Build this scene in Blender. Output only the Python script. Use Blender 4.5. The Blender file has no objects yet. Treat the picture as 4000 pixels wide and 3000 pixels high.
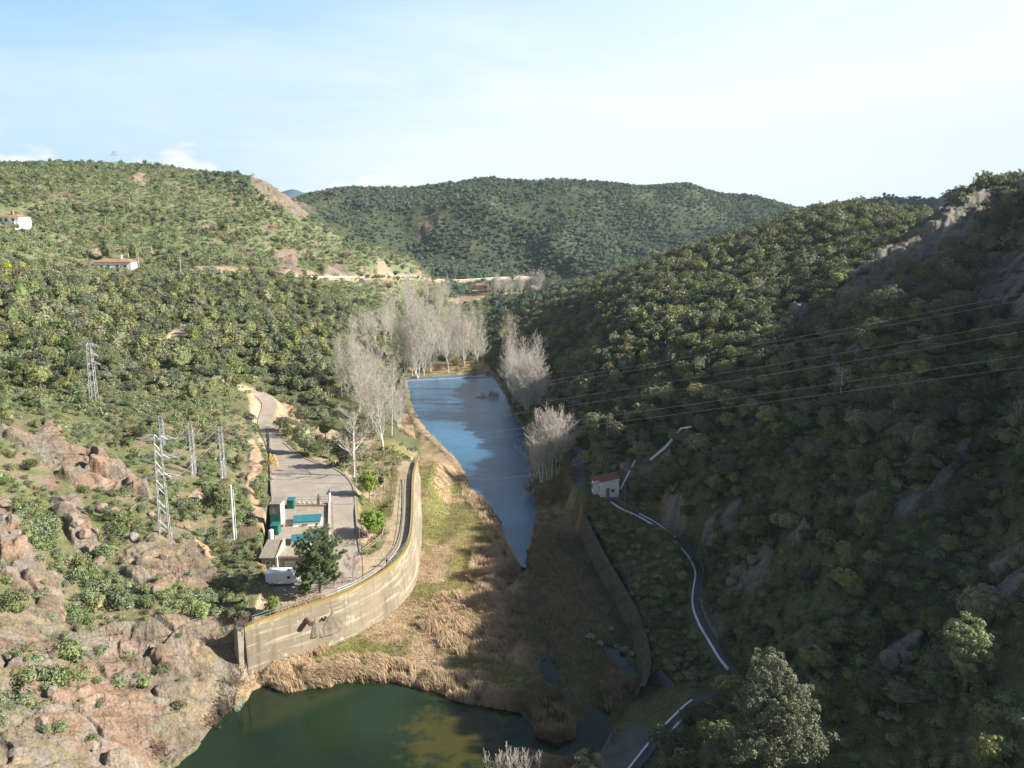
import bpy, math, random
import numpy as np
from mathutils import Vector, Matrix

# ------------------------------------------------------------------ camera, sky, sun, exposure
H = 58.0                      # eye height above the platform by the wall (m)
PITCH = math.radians(10.2)
FPX = 1720.0                  # focal length in the units the layout is measured in (picture 2212 x 1659)
SC = bpy.context.scene
COL = SC.collection
cam_d = bpy.data.cameras.new('camera')
cam_d.sensor_width = 36.0
cam_d.lens = 36.0 * FPX / 2212.0
cam_d.clip_start = 0.5
cam_d.clip_end = 30000.0
cam = bpy.data.objects.new('camera', cam_d)
COL.objects.link(cam)
cam.location = (0, 0, H)
cam.rotation_euler = (math.pi / 2 - PITCH, 0, 0)
SC.camera = cam

SUN_EL, SUN_AZ = 29.5, -5.0   # azimuth measured from +X towards +Y
world = bpy.data.worlds.new('World')
SC.world = world
world.use_nodes = True
wn, wl = world.node_tree.nodes, world.node_tree.links
wn.clear()
w_out = wn.new('ShaderNodeOutputWorld')
w_bg = wn.new('ShaderNodeBackground')
w_bg.inputs['Strength'].default_value = 0.05
w_sky = wn.new('ShaderNodeTexSky')
w_sky.sky_type = 'NISHITA'
w_sky.sun_disc = False
w_sky.sun_elevation = math.radians(SUN_EL)
w_sky.sun_rotation = math.radians(90.0 - SUN_AZ)
w_sky.altitude = 100
w_sky.air_density = 1.0
w_sky.dust_density = 1.6
w_sky.ozone_density = 1.6
# thin cirrus veil and a few low cumulus banks, laid out by direction in the sky
w_tc = wn.new('ShaderNodeTexCoord')
w_map = wn.new('ShaderNodeMapping')
w_map.inputs['Scale'].default_value = (0.9, 1.6, 6.5)
w_map.inputs['Rotation'].default_value = (0.12, 0.10, 0.3)
w_no = wn.new('ShaderNodeTexNoise')
w_no.inputs['Scale'].default_value = 1.9
w_no.inputs['Detail'].default_value = 7.0
w_no.inputs['Roughness'].default_value = 0.55
w_no.inputs['Distortion'].default_value = 0.6
w_sep = wn.new('ShaderNodeSeparateXYZ')
wl.new(w_tc.outputs['Generated'], w_sep.inputs[0])
wl.new(w_tc.outputs['Generated'], w_map.inputs['Vector'])
wl.new(w_map.outputs[0], w_no.inputs['Vector'])
def w_range(src, a, b, c, d, smooth=True):
    r = wn.new('ShaderNodeMapRange')
    if smooth: r.interpolation_type = 'SMOOTHSTEP'
    for k, v in zip(('From Min', 'From Max', 'To Min', 'To Max'), (a, b, c, d)): r.inputs[k].default_value = v
    wl.new(src, r.inputs['Value']); return r.outputs[0]
def w_math(op, a, b):
    r = wn.new('ShaderNodeMath'); r.operation = op; r.use_clamp = False
    for k, v in ((0, a), (1, b)):
        if isinstance(v, (int, float)): r.inputs[k].default_value = v
        else: wl.new(v, r.inputs[k])
    return r.outputs[0]
def w_mixc(f, a, c):
    r = wn.new('ShaderNodeMix'); r.data_type = 'RGBA'; r.clamp_factor = True; wl.new(f, r.inputs[0]); wl.new(a, r.inputs[6]); r.inputs[7].default_value = (*c, 1); return r.outputs[2]
front = w_math('MULTIPLY', w_range(w_sep.outputs[2], .30, .50, .85, .0), w_range(w_sep.outputs[1], .2, .6, .0, 1))
w_blue = w_mixc(front, w_sky.outputs[0], (3.2, 6.5, 9.8))
veil = w_math('ADD', w_range(w_no.outputs['Fac'], .38, .68, 0, .30), w_range(w_sep.outputs[2], .03, .34, .62, .06))
veil = w_math('ADD', veil, w_range(w_sep.outputs[0], -.60, .35, -.12, .62))
veil = w_math('MULTIPLY', veil, w_range(w_sep.outputs[2], .30, .50, 1, .05))
veil = w_math('MULTIPLY', veil, w_range(w_sep.outputs[1], .2, .6, .15, 1))
w_col = w_mixc(veil, w_blue, (8.6, 9.5, 10.1))
# low cumulus along the left part of the horizon
w_m2 = wn.new('ShaderNodeMapping'); w_m2.inputs['Scale'].default_value = (1, 1, 2.4); wl.new(w_tc.outputs['Generated'], w_m2.inputs['Vector'])
w_n2 = wn.new('ShaderNodeTexNoise'); w_n2.inputs['Scale'].default_value = 9.0; w_n2.inputs['Detail'].default_value = 6.0; wl.new(w_m2.outputs[0], w_n2.inputs['Vector'])
cum = w_math('SUBTRACT', w_n2.outputs['Fac'], w_range(w_sep.outputs[2], .06, .125, .44, .68, False))
cum = w_math('MULTIPLY', w_range(cum, 0, .07, 0, .85), w_range(w_sep.outputs[0], -.05, -.2, 0, 1))
cum = w_math('MULTIPLY', cum, w_range(w_sep.outputs[2], .150, .135, 0, 1))
w_col = w_mixc(cum, w_col, (9.8, 9.8, 9.9))
wl.new(w_col, w_bg.inputs['Color'])
wl.new(w_bg.outputs[0], w_out.inputs['Surface'])

sun_d = bpy.data.lights.new('sun', 'SUN')
sun_d.energy = 5.0
sun_d.angle = math.radians(0.53)
sun_d.color = (1.0, 0.945, 0.86)
sun = bpy.data.objects.new('sun', sun_d)
COL.objects.link(sun)
_e, _a = math.radians(SUN_EL), math.radians(SUN_AZ)
SUNV = Vector((math.cos(_e) * math.cos(_a), math.cos(_e) * math.sin(_a), math.sin(_e)))
sun.rotation_euler = SUNV.to_track_quat('Z', 'Y').to_euler()
sun.location = (300, 0, 300)

SC.view_settings.view_transform = 'Standard'
SC.view_settings.look = 'None'
SC.view_settings.exposure = 1.19
SC.view_settings.gamma = 1.0
SC.cycles.max_bounces = 5
SC.cycles.diffuse_bounces = 2
SC.cycles.glossy_bounces = 2
SC.cycles.transmission_bounces = 3
SC.cycles.transparent_max_bounces = 4
SC.cycles.volume_bounces = 0
SC.cycles.use_denoising = True

rng = np.random.default_rng(7)
random.seed(11)
CP, SP = math.cos(PITCH), math.sin(PITCH)

# ------------------------------------------------------------------ layout helpers
def ray(u, v):
    xc = (np.asarray(u, float) - 1106.0) / FPX
    yc = -(np.asarray(v, float) - 829.5) / FPX
    return xc, CP + yc * SP, -SP + yc * CP

def at_z(u, v, z):
    """ground point seen at (u, v) at height z"""
    x, y, d = ray(u, v)
    t = (z - H) / d
    return x * t, y * t

def at_y(u, v, Y):
    x, y, d = ray(u, v)
    t = Y / y
    return x * t, H + d * t

def proj(X, Y, Z):
    dep = Y * CP - (Z - H) * SP
    up = Y * SP + (Z - H) * CP
    dep = np.maximum(dep, 1e-3)
    return 1106.0 + FPX * X / dep, 829.5 - FPX * up / dep, dep

# value noise, vectorised -------------------------------------------------
def _h(ix, iy, s):
    n = (ix * 374761393 + iy * 668265263 + s * 982451653) & 0x7fffffff
    n = ((n ^ (n >> 13)) * 1274126177) & 0x7fffffff
    return ((n ^ (n >> 16)) & 0xffff) / 65535.0

def vnoise(x, y, s=0):
    x = np.asarray(x, float); y = np.asarray(y, float)
    ix = np.floor(x).astype(np.int64); iy = np.floor(y).astype(np.int64)
    fx = x - ix; fy = y - iy
    fx = fx * fx * (3 - 2 * fx); fy = fy * fy * (3 - 2 * fy)
    a = _h(ix, iy, s); b = _h(ix + 1, iy, s); c = _h(ix, iy + 1, s); d = _h(ix + 1, iy + 1, s)
    return (a * (1 - fx) + b * fx) * (1 - fy) + (c * (1 - fx) + d * fx) * fy

def fbm(x, y, o=4, s=0, gain=0.5):
    r = 0; amp = 1; tot = 0
    for i in range(o):
        r = r + amp * vnoise(x, y, s + i * 17)
        tot += amp; amp *= gain
        x = x * 2.03 + 5.1; y = y * 2.03 - 3.7
    return r / tot

def ridged(x, y, o=4, s=0):
    r = 0; amp = 1; tot = 0
    for i in range(o):
        r = r + amp * (1 - np.abs(2 * vnoise(x, y, s + i * 13) - 1))
        tot += amp; amp *= 0.5
        x = x * 2.1 + 1.3; y = y * 2.1 + 9.2
    return r / tot

def _frac(x): return x - np.floor(x)
def worley(x, y, s=0, off=False):
    """F1, F2 and the id of the nearest cell"""
    x = np.asarray(x, float); y = np.asarray(y, float)
    ix = np.floor(x).astype(np.int64); iy = np.floor(y).astype(np.int64)
    f1 = np.full(x.shape, 9.0); f2 = np.full(x.shape, 9.0); cid = np.zeros(x.shape); ox = np.zeros(x.shape); oy = np.zeros(x.shape)
    for dx in (-1, 0, 1):
        for dy in (-1, 0, 1):
            cx = ix + dx; cy = iy + dy
            px = cx + _h(cx, cy, s); py = cy + _h(cx, cy, s + 71)
            d = np.hypot(x - px, y - py)
            c = _h(cx, cy, s + 203)
            m = d < f1
            f2 = np.where(m, f1, np.minimum(f2, d))
            cid = np.where(m, c, cid)
            f1 = np.where(m, d, f1); ox = np.where(m, x - px, ox); oy = np.where(m, y - py, oy)
    return (f1, f2, cid, ox, oy) if off else (f1, f2, cid)

def sstep(a, b, x):
    t = np.clip((x - a) / (b - a), 0, 1)
    return t * t * (3 - 2 * t)

def in_poly(x, y, P):
    P = np.asarray(P, float)
    ins = np.zeros(np.shape(x), bool)
    n = len(P)
    for i in range(n):
        x0, y0 = P[i]; x1, y1 = P[(i + 1) % n]
        if y0 == y1: continue
        c = ((y0 > y) != (y1 > y)) & (x < (x1 - x0) * (y - y0) / (y1 - y0) + x0)
        ins ^= c
    return ins

def seg_dist(x, y, P, closed=True):
    P = np.asarray(P, float)
    d = np.full(np.shape(x), 1e9)
    n = len(P)
    for i in range(n if closed else n - 1):
        x0, y0 = P[i]; x1, y1 = P[(i + 1) % n]
        L = (x1 - x0) ** 2 + (y1 - y0) ** 2 + 1e-12
        t = np.clip(((x - x0) * (x1 - x0) + (y - y0) * (y1 - y0)) / L, 0, 1)
        d = np.minimum(d, np.hypot(x - x0 - t * (x1 - x0), y - y0 - t * (y1 - y0)))
    return d

def sdist(x, y, P, reach=40.0):
    """signed distance, negative inside; far points get +reach"""
    P = np.asarray(P, float)
    x = np.asarray(x, float); y = np.asarray(y, float)
    out = np.full(x.shape, reach)
    m = (x > P[:, 0].min() - reach) & (x < P[:, 0].max() + reach) & (y > P[:, 1].min() - reach) & (y < P[:, 1].max() + reach)
    if m.any():
        xs, ys = x[m], y[m]
        d = seg_dist(xs, ys, P)
        out[m] = np.where(in_poly(xs, ys, P), -d, np.minimum(d, reach))
    return out

def wpoly(pts, z):
    """polygon measured as (u, v) or (u, v, z) -> world XY"""
    r = []
    for p in pts:
        zz = p[2] if len(p) > 2 else z
        r.append(at_z(p[0], p[1], zz))
    return np.array(r, float)

def resample(P, n, smooth=2):
    P = np.asarray(P, float)
    for _ in range(smooth):
        Q = [P[0]]
        for i in range(len(P) - 1):
            Q += [P[i] * .75 + P[i + 1] * .25, P[i] * .25 + P[i + 1] * .75]
        Q.append(P[-1]); P = np.array(Q)
    s = np.r_[0, np.cumsum(np.linalg.norm(np.diff(P[:, :2], axis=0), axis=1))]
    t = np.linspace(0, s[-1], n)
    return np.stack([np.interp(t, s, P[:, k]) for k in range(P.shape[1])], 1)

# ------------------------------------------------------------------ terrain control points
ZW = -9.0       # pond
ZU = -8.3       # pool above
C = []          # (X, Y, z)
def cy(u, *vy):
    for v, Y in vy:
        X, z = at_y(u, v, Y); C.append((float(X), Y, float(z)))
def cz(u, *vz):
    for v, z in vz:
        X, Y = at_z(u, v, z); C.append((float(X), float(Y), z))
def cw(*xyz):
    for p in xyz: C.append(p)

cy(0, (1659, 78), (1400, 98), (1200, 120), (1000, 146), (900, 172), (800, 206), (700, 252), (600, 320), (500, 420), (430, 510), (368, 600))
cy(175, (1659, 84), (1400, 106), (1200, 130), (1000, 158), (900, 188), (800, 225), (700, 280), (600, 372), (480, 500), (360, 640))
cy(350, (1659, 91), (1500, 103), (1300, 121), (1155, 140), (1000, 170), (900, 203), (800, 250), (700, 312), (600, 402), (480, 530), (362, 680))
cz(430, (1640, -9), (1500, -7.5), (1400, -3.5))
cy(470, (1300, 124), (1155, 146), (1050, 166), (950, 196), (870, 232), (800, 262), (700, 326), (600, 430), (480, 560), (372, 690))
cz(520, (1480, -8.5), (1380, -3))
cz(560, (1330, -.8), (1240, 0.5), (1150, 3.0))
cy(555, (1080, 168), (1000, 188), (920, 228))
cy(560, (850, 268), (800, 292), (700, 340), (600, 452), (480, 580), (392, 680))
cy(640, (600, 490), (520, 585), (452, 655))
cy(640, (850, 285), (790, 300), (700, 375))
cy(700, (600, 520), (540, 590), (488, 650))
cy(760, (950, 238), (850, 298), (750, 365), (650, 475), (604, 545), (530, 640))
cy(840, (640, 540), (602, 590), (572, 632))
cz(700, (1010, 2.1), (1070, 2.0), (940, 1.0))
cz(640, (1230, -.8), (960, 2.1))
cz(800, (1180, -.8), (1080, -.8), (1000, -.8), (930, -1.5), (870, -4))
cz(880, (985, -2.4), (930, -5.0), (830, -7.5)); cz(810, (1110, .2), (1050, .4), (1150, -.3)); cz(845, (1020, -.6), (960, -1.4))
cz(930, (1250, -8), (1150, -8), (1050, -7.8), (980, -7.6))
cz(700, (1420, -8), )
cz(1000, (1450, -8.3), (1300, -8.2), (900, -8.6), (800, -7.6), (740, -6.5))
cz(1106, (1659, -9), (1500, -8.6), (1300, -8.4), (1150, -8.6), (980, -8.6), (870, -8.4), (800, -7.6))
cz(900, (760, -5.5), (700, -2)); cz(960, (700, -4.5), (655, 0.5)); cz(1010, (690, -4.5))
cz(1035, (640, 5.5)); cz(960, (640, 3))
cy(900, (598, 640), (565, 690)); cy(950, (605, 760))
cw((-60, 820, 12), (-190, 800, 48), (-330, 900, 70), (-100, 900, 18), (-420, 1000, 90), (-560, 800, 110), (-600, 1000, 110))
# the road shelf and the far hill
cy(1145, (600, 1080)); cy(1060, (601, 940)); cy(1200, (610, 1080))
for u, vc, Yc in ((650, 424, 1330), (750, 404, 1340), (870, 407, 1350), (960, 396, 1350), (1060, 387, 1350), (1200, 388, 1360), (1330, 398, 1370), (1480, 398, 1390), (1620, 422, 1420), (1705, 446, 1440), (1800, 475, 1450), (2000, 500, 1500)):
    cy(u, (vc, Yc))
    X, z = at_y(u, vc, Yc)
    cw((float(X) * 1.25, Yc + 350, float(z) - 70), (float(X) * 1.5, Yc + 800, float(z) - 90))
cy(760, (500, 1130), (560, 1010)); cy(870, (480, 1180), (550, 1040), (590, 980)); cy(1000, (480, 1160), (560, 1040), (592, 985))
cy(1200, (460, 1220), (540, 1110), (592, 1050)); cy(1350, (470, 1240), (560, 1110)); cy(1480, (460, 1290), (540, 1150)); cy(1600, (470, 1330))
# right side: spur
cy(1780, (452, 450), (500, 385), (600, 308), (700, 225), (800, 180), (900, 156), (1100, 124), (1300, 100), (1500, 85))
cy(1850, (450, 440), (500, 370), (560, 318)); cy(1920, (466, 425), (520, 350)); cy(1975, (484, 415))
cy(1640, (500, 450), (600, 335), (700, 250), (800, 200), (900, 172), (1000, 154), (1150, 134), (1300, 116), (1420, 104))
cy(1500, (540, 470), (600, 375), (700, 285), (800, 225), (900, 192), (1000, 169), (1100, 152), (1180, 142))
cy(1300, (606, 560), (700, 360), (800, 270), (900, 218)); cz(1300, (975, -3), (1075, -.8))
cy(1180, (632, 690), (700, 480), (760, 400)); cz(1180, (850, -6))
cz(1090, (660, 3), (760, -6.5)); cy(1060, (650, 760))
cw((60, 900, 8), (130, 850, 20), (200, 760, 38), (300, 760, 50), (330, 900, 55), (120, 980, 22), (480, 800, 75), (620, 1000, 105))
cw((90, 640, 28), (170, 560, 46), (230, 620, 52), (380, 560, 80))
cz(1380, (1118, -1.5)); cz(1505, (1240, -2.2), (1310, -2.6)); cz(1560, (1420, -3.4)); cz(1400, (1620, -5)); cz(1480, (1510, -4.4))
cz(1320, (1180, -3.5)); cz(1400, (1330, -4)); cz(1330, (1430, -8.5)); cz(1250, (1250, -8.2)); cz(1230, (1600, -9)); cz(1420, (1540, -6))
cy(1640, (1550, 86), (1659, 74)); cy(1560, (1600, 80))
# ridge 2 with the rock rib
cy(2000, (492, 320), (550, 268), (620, 215), (665, 188), (700, 172), (800, 150), (900, 134), (1100, 110), (1300, 92), (1500, 78))
cy(2130, (408, 312), (480, 285), (560, 240), (640, 200)); cy(2050, (446, 300), (520, 268))
cy(1940, (520, 290), (560, 268), (640, 214)); cy(1870, (590, 262), (640, 240)); cy(1810, (640, 240), (660, 226))
cy(2212, (432, 290), (510, 246), (600, 196), (690, 162), (850, 132), (1000, 110), (1200, 90), (1400, 74), (1659, 60))
# outside the picture on the right: the hill goes on up, which is what shades the valley
cw((118, 168, 62), (100, 140, 53), (80, 108, 46), (63, 80, 25), (150, 215, 73), (175, 240, 84), (190, 180, 100), (160, 130, 92), (150, 90, 88), (140, 50, 82), (120, 30, 54), (75, 30, 28), (60, 60, 22), (240, 130, 92), (300, 240, 98), (260, 60, 90), (240, 320, 88), (400, 400, 95))
cw((20, 40, -6), (-20, 45, -8), (-50, 50, 6), (-80, 45, 20), (-130, 60, 40), (-160, 110, 42), (-200, 180, 48), (-330, 300, 90), (-500, 500, 130), (-150, 30, 50))
cw((-60, 28, 8), (0, 28, -8), (30, 28, 0), (-900, 1500, 150), (1500, 1600, 120), (-1800, 2600, 60), (2000, 2600, 60), (0, 2600, 60), (-900, 900, 130), (1000, 1000, 110), (900, 600, 110))
C = np.array(C, float)
KA = 2.6
def _ac(X, Y):
    return np.stack([KA * X / Y, np.log(Y)], 1)
_cp = _ac(C[:, 0], C[:, 1])
_cv = (H - C[:, 2]) / C[:, 1]
def _k(r2):
    return 0.5 * r2 * np.log(r2 + 1e-12)
_n = len(C)
_A = np.zeros((_n + 3, _n + 3))
_d = ((_cp[:, None] - _cp[None]) ** 2).sum(-1)
_A[:_n, :_n] = _k(_d) + np.eye(_n) * 2e-3
_P = np.c_[np.ones(_n), _cp]
_A[:_n, _n:] = _P; _A[_n:, :_n] = _P.T
_w = np.linalg.solve(_A, np.r_[_cv, 0, 0, 0])
# tabulate once, look up bilinearly
GA = np.linspace(-3.2, 3.6, 340) * KA / 2.6 * 1.0
GA = np.linspace(-5.2, 6.5, 420)
GL = np.linspace(math.log(24.0), math.log(3000.0), 360)
_ga, _gl = np.meshgrid(GA, GL)
_q = np.zeros(_ga.size)
_pts = np.stack([_ga.ravel(), _gl.ravel()], 1)
for i in range(0, len(_pts), 20000):
    p = _pts[i:i + 20000]
    r2 = ((p[:, None] - _cp[None]) ** 2).sum(-1)
    _q[i:i + 20000] = _k(r2) @ _w[:_n] + _w[_n] + p @ _w[_n + 1:]
GQ = _q.reshape(_ga.shape)
def base_h(X, Y):
    a = np.clip((KA * X / Y - GA[0]) / (GA[1] - GA[0]), 0, len(GA) - 1.001)
    l = np.clip((np.log(np.maximum(Y, 1)) - GL[0]) / (GL[1] - GL[0]), 0, len(GL) - 1.001)
    i = a.astype(int); j = l.astype(int); fa = a - i; fl = l - j
    q = (GQ[j, i] * (1 - fa) + GQ[j, i + 1] * fa) * (1 - fl) + (GQ[j + 1, i] * (1 - fa) + GQ[j + 1, i + 1] * fa) * fl
    return H - q * Y
NA, NL = 1000, 900
HAZE = 0.000065

# ------------------------------------------------------------------ zones of the ground (measured outlines -> world XY)
Y0 = 2.0        # upper yard level
P0 = -0.8       # lower platform by the wall
WALL_TOP = [(526, 1350), (568, 1336), (610, 1322), (680, 1300), (748, 1278), (800, 1250), (838, 1226), (866, 1199), (884, 1173), (889.5, 1126), (891, 1075), (891.5, 1030), (896, 1008), (900.5, 992.5)]
wall_xy = wpoly(WALL_TOP, 0.0)
wall_line = resample(wall_xy, 70)
_dn0 = np.gradient(wall_line, axis=0); _dn0 /= np.linalg.norm(_dn0, axis=1)[:, None]
PLAT = np.vstack([wall_line - np.stack([_dn0[:, 1], -_dn0[:, 0]], 1) * .35, wpoly([(870, 996), (860, 1030), (850, 1100), (842, 1150), (826, 1185), (800, 1200), (780, 1200), (719, 1186), (716, 1238), (580, 1238), (592, 1262), (566, 1300), (545, 1340)], P0)])
YARD = wpoly([(583, 935), (612, 955), (638, 979), (678, 999), (718, 1009), (742, 1023), (758, 1039), (767, 1059), (768, 1089), (704, 1090), (704, 1084), (586, 1084), (585, 1040), (584, 1000)], Y0)
LANE = np.vstack([wpoly([(706, 1088), (768, 1088)], Y0), wpoly([(779, 1197), (719, 1190)], P0)])
BLD = np.vstack([wpoly([(583, 1082), (712, 1090)], Y0), wpoly([(720, 1195), (716, 1236), (566, 1236)], P0)])
YLA, YLB = at_z(740, 1089, Y0)[1], at_z(740, 1196, P0)[1]
_dn = np.gradient(wall_line, axis=0); _dn /= np.linalg.norm(_dn, axis=1)[:, None]
_wout = wall_line + np.stack([_dn[:, 1], -_dn[:, 0]], 1) * .35
_fl = wpoly([(500, 1565), (360, 1662), (200, 1900), (1400, 2000), (1330, 1659), (1350, 1530), (1372, 1470), (1376, 1400), (1334, 1290), (1284, 1200), (1244, 1110), (1204, 1040),
               (1168, 1000), (1138, 930), (1104, 880), (1074, 808), (1040, 780), (890, 785), (878, 815), (876, 868), (896, 915), (912, 950)], -8.3)
FLOOR = np.vstack([[_wout[0] + (-1.2, -1.5)], _fl, _wout[::-1]])
POOL = wpoly([(878, 817), (886, 866), (903, 905), (928, 937), (958, 967), (984, 992), (1008, 1030), (1014, 1056), (1044, 1078), (1068, 1105), (1084, 1140), (1090, 1165), (1104, 1190), (1114, 1212), (1128, 1222), (1139, 1200),
              (1150, 1160), (1160, 1110), (1160, 1080), (1152, 1040), (1142, 980), (1132, 930), (1116, 905), (1098, 872), (1088, 850), (1076, 828), (1062, 806)], -8.6)
POND = wpoly([(340, 1710), (372, 1657), (420, 1622), (470, 1590), (500, 1558), (520, 1520), (545, 1492), (570, 1478), (612, 1492), (662, 1490), (700, 1485), (742, 1474), (790, 1472), (850, 1468), (880, 1478), (930, 1494), (975, 1508),
              (1010, 1520), (1060, 1526), (1110, 1533), (1132, 1540), (1147, 1562), (1165, 1590), (1200, 1602), (1232, 1600), (1246, 1570), (1262, 1545), (1292, 1528), (1322, 1545), (1336, 1580), (1292, 1640), (1150, 1625), (1085, 1640), (1020, 1720), (900, 1900), (400, 1900)], -9.0)
STREAMS = [wpoly([(1182, 1390), (1197, 1425), (1214, 1480), (1200, 1492), (1166, 1470), (1171, 1436)], -9.0),
           wpoly([(1303, 1392), (1340, 1398), (1352, 1418), (1376, 1455), (1364, 1482), (1338, 1442), (1310, 1414)], -9.0),
           wpoly([(1126, 1225), (1134, 1222), (1131, 1250), (1122, 1262)], -9.0)]
APRON3 = np.array([(*at_z(u, v, z), z) for u, v, z in [(1428, 1446, -5.6), (1478, 1503, -5.6), (1381, 1648, -6.2), (1340, 1720, -6.4), (1262, 1690, -8.9), (1316, 1588, -8.9), (1377, 1488, -8.7)]])
APRON = APRON3[:, :2]
_pl = np.linalg.lstsq(np.c_[APRON3[:, :2], np.ones(len(APRON3))], APRON3[:, 2], rcond=None)[0]
PAD = wpoly([(1262, 1082), (1345, 1082), (1345, 1058), (1262, 1055)], -1.0)
GRAVEL = wpoly([(1236, 962), (1262, 972), (1312, 974), (1330, 985), (1272, 1000), (1256, 1012), (1268, 1040), (1262, 1060), (1246, 1052), (1240, 1010), (1232, 985)], -3.0)

def ribbon(pts):
    return np.array([(*at_z(u, v, z), z) for u, v, z in pts])
ROAD = resample(ribbon([(597, 975, 2.0), (590, 950, 2.1), (574, 925, 2.6), (573, 905, 3.4), (580, 886, 4.4), (583, 873, 5.2), (575, 861, 6.0), (560, 851, 6.8), (542, 846, 7.5), (520, 845, 8.4), (496, 842, 9.4)]), 60)
PATH = resample(ribbon([(1318, 1080, -1.0), (1348, 1100, -1.2), (1376, 1111, -1.3), (1411, 1130, -1.5), (1441, 1152, -1.7), (1471, 1178, -1.9), (1495, 1204, -2.0), (1512, 1237, -2.2), (1505, 1272, -2.4), (1502, 1310, -2.6), (1520, 1354, -2.9), (1541, 1387, -3.1), (1564, 1426, -3.4), (1588, 1452, -3.6),
                       (1592, 1478, -3.9), (1560, 1496, -4.1), (1508, 1512, -4.3), (1468, 1548, -4.5), (1428, 1590, -4.7), (1392, 1635, -4.9), (1350, 1690, -5.1)]), 150)

def hit(u, v, h=None, y0=50.0, y1=2400.0, first=True):
    """where the ray through (u, v) meets the base terrain"""
    h = h or base_h
    Ys = np.exp(np.linspace(math.log(y0), math.log(y1), 2500))
    X, Z = at_y(u, v, Ys)
    g = h(X, Ys)
    b = np.where(Z <= g)[0]
    if len(b) == 0:
        k = np.argmin(Z - g)
    else:
        k = b[0]
    return float(X[k]), float(Ys[k]), float(g[k])

def on_road(pts, y0):
    r = []
    for u, v in pts:
        r.append(hit(u, v, y0=y0))
    return r
_mr = on_road([(300, 606), (340, 602), (372, 597), (420, 586), (480, 589), (560, 594), (620, 598), (700, 601), (750, 602), (790, 600), (830, 597), (870, 598), (915, 600)], 330)
MROAD = np.array(_mr)
MROAD[:, 2] = np.convolve(np.r_[MROAD[0, 2], MROAD[:, 2], MROAD[-1, 2]], [.25, .5, .25], 'valid')
MROAD = resample(MROAD, 150)
_mr2 = on_road([(930, 606), (965, 606), (1000, 604.5), (1040, 602), (1085, 599.5), (1130, 598), (1160, 600), (1200, 606), (1240, 612)], 740)
MROAD2 = resample(np.array(_mr2), 80)
TRK = resample(np.array([hit(u, v, y0=280) for u, v in [(412, 702), (400, 708), (388, 722), (378, 740), (372, 752)]]), 20)

def near_line(X, Y, L, reach):
    """distance to a 3D polyline in plan and its height at the nearest point"""
    d = np.full(X.shape, 1e9); z = np.zeros(X.shape)
    m = (X > L[:, 0].min() - reach) & (X < L[:, 0].max() + reach) & (Y > L[:, 1].min() - reach) & (Y < L[:, 1].max() + reach)
    if not m.any(): return d, z
    x, y = X[m], Y[m]
    dd = np.full(x.shape, 1e9); zz = np.zeros(x.shape)
    for i in range(len(L) - 1):
        ax, ay, az = L[i]; bx, by, bz = L[i + 1]
        q = (bx - ax) ** 2 + (by - ay) ** 2 + 1e-9
        t = np.clip(((x - ax) * (bx - ax) + (y - ay) * (by - ay)) / q, 0, 1)
        e = np.hypot(x - ax - t * (bx - ax), y - ay - t * (by - ay))
        k = e < dd
        dd = np.where(k, e, dd); zz = np.where(k, az + t * (bz - az), zz)
    d[m] = dd; z[m] = zz
    return d, z

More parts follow.
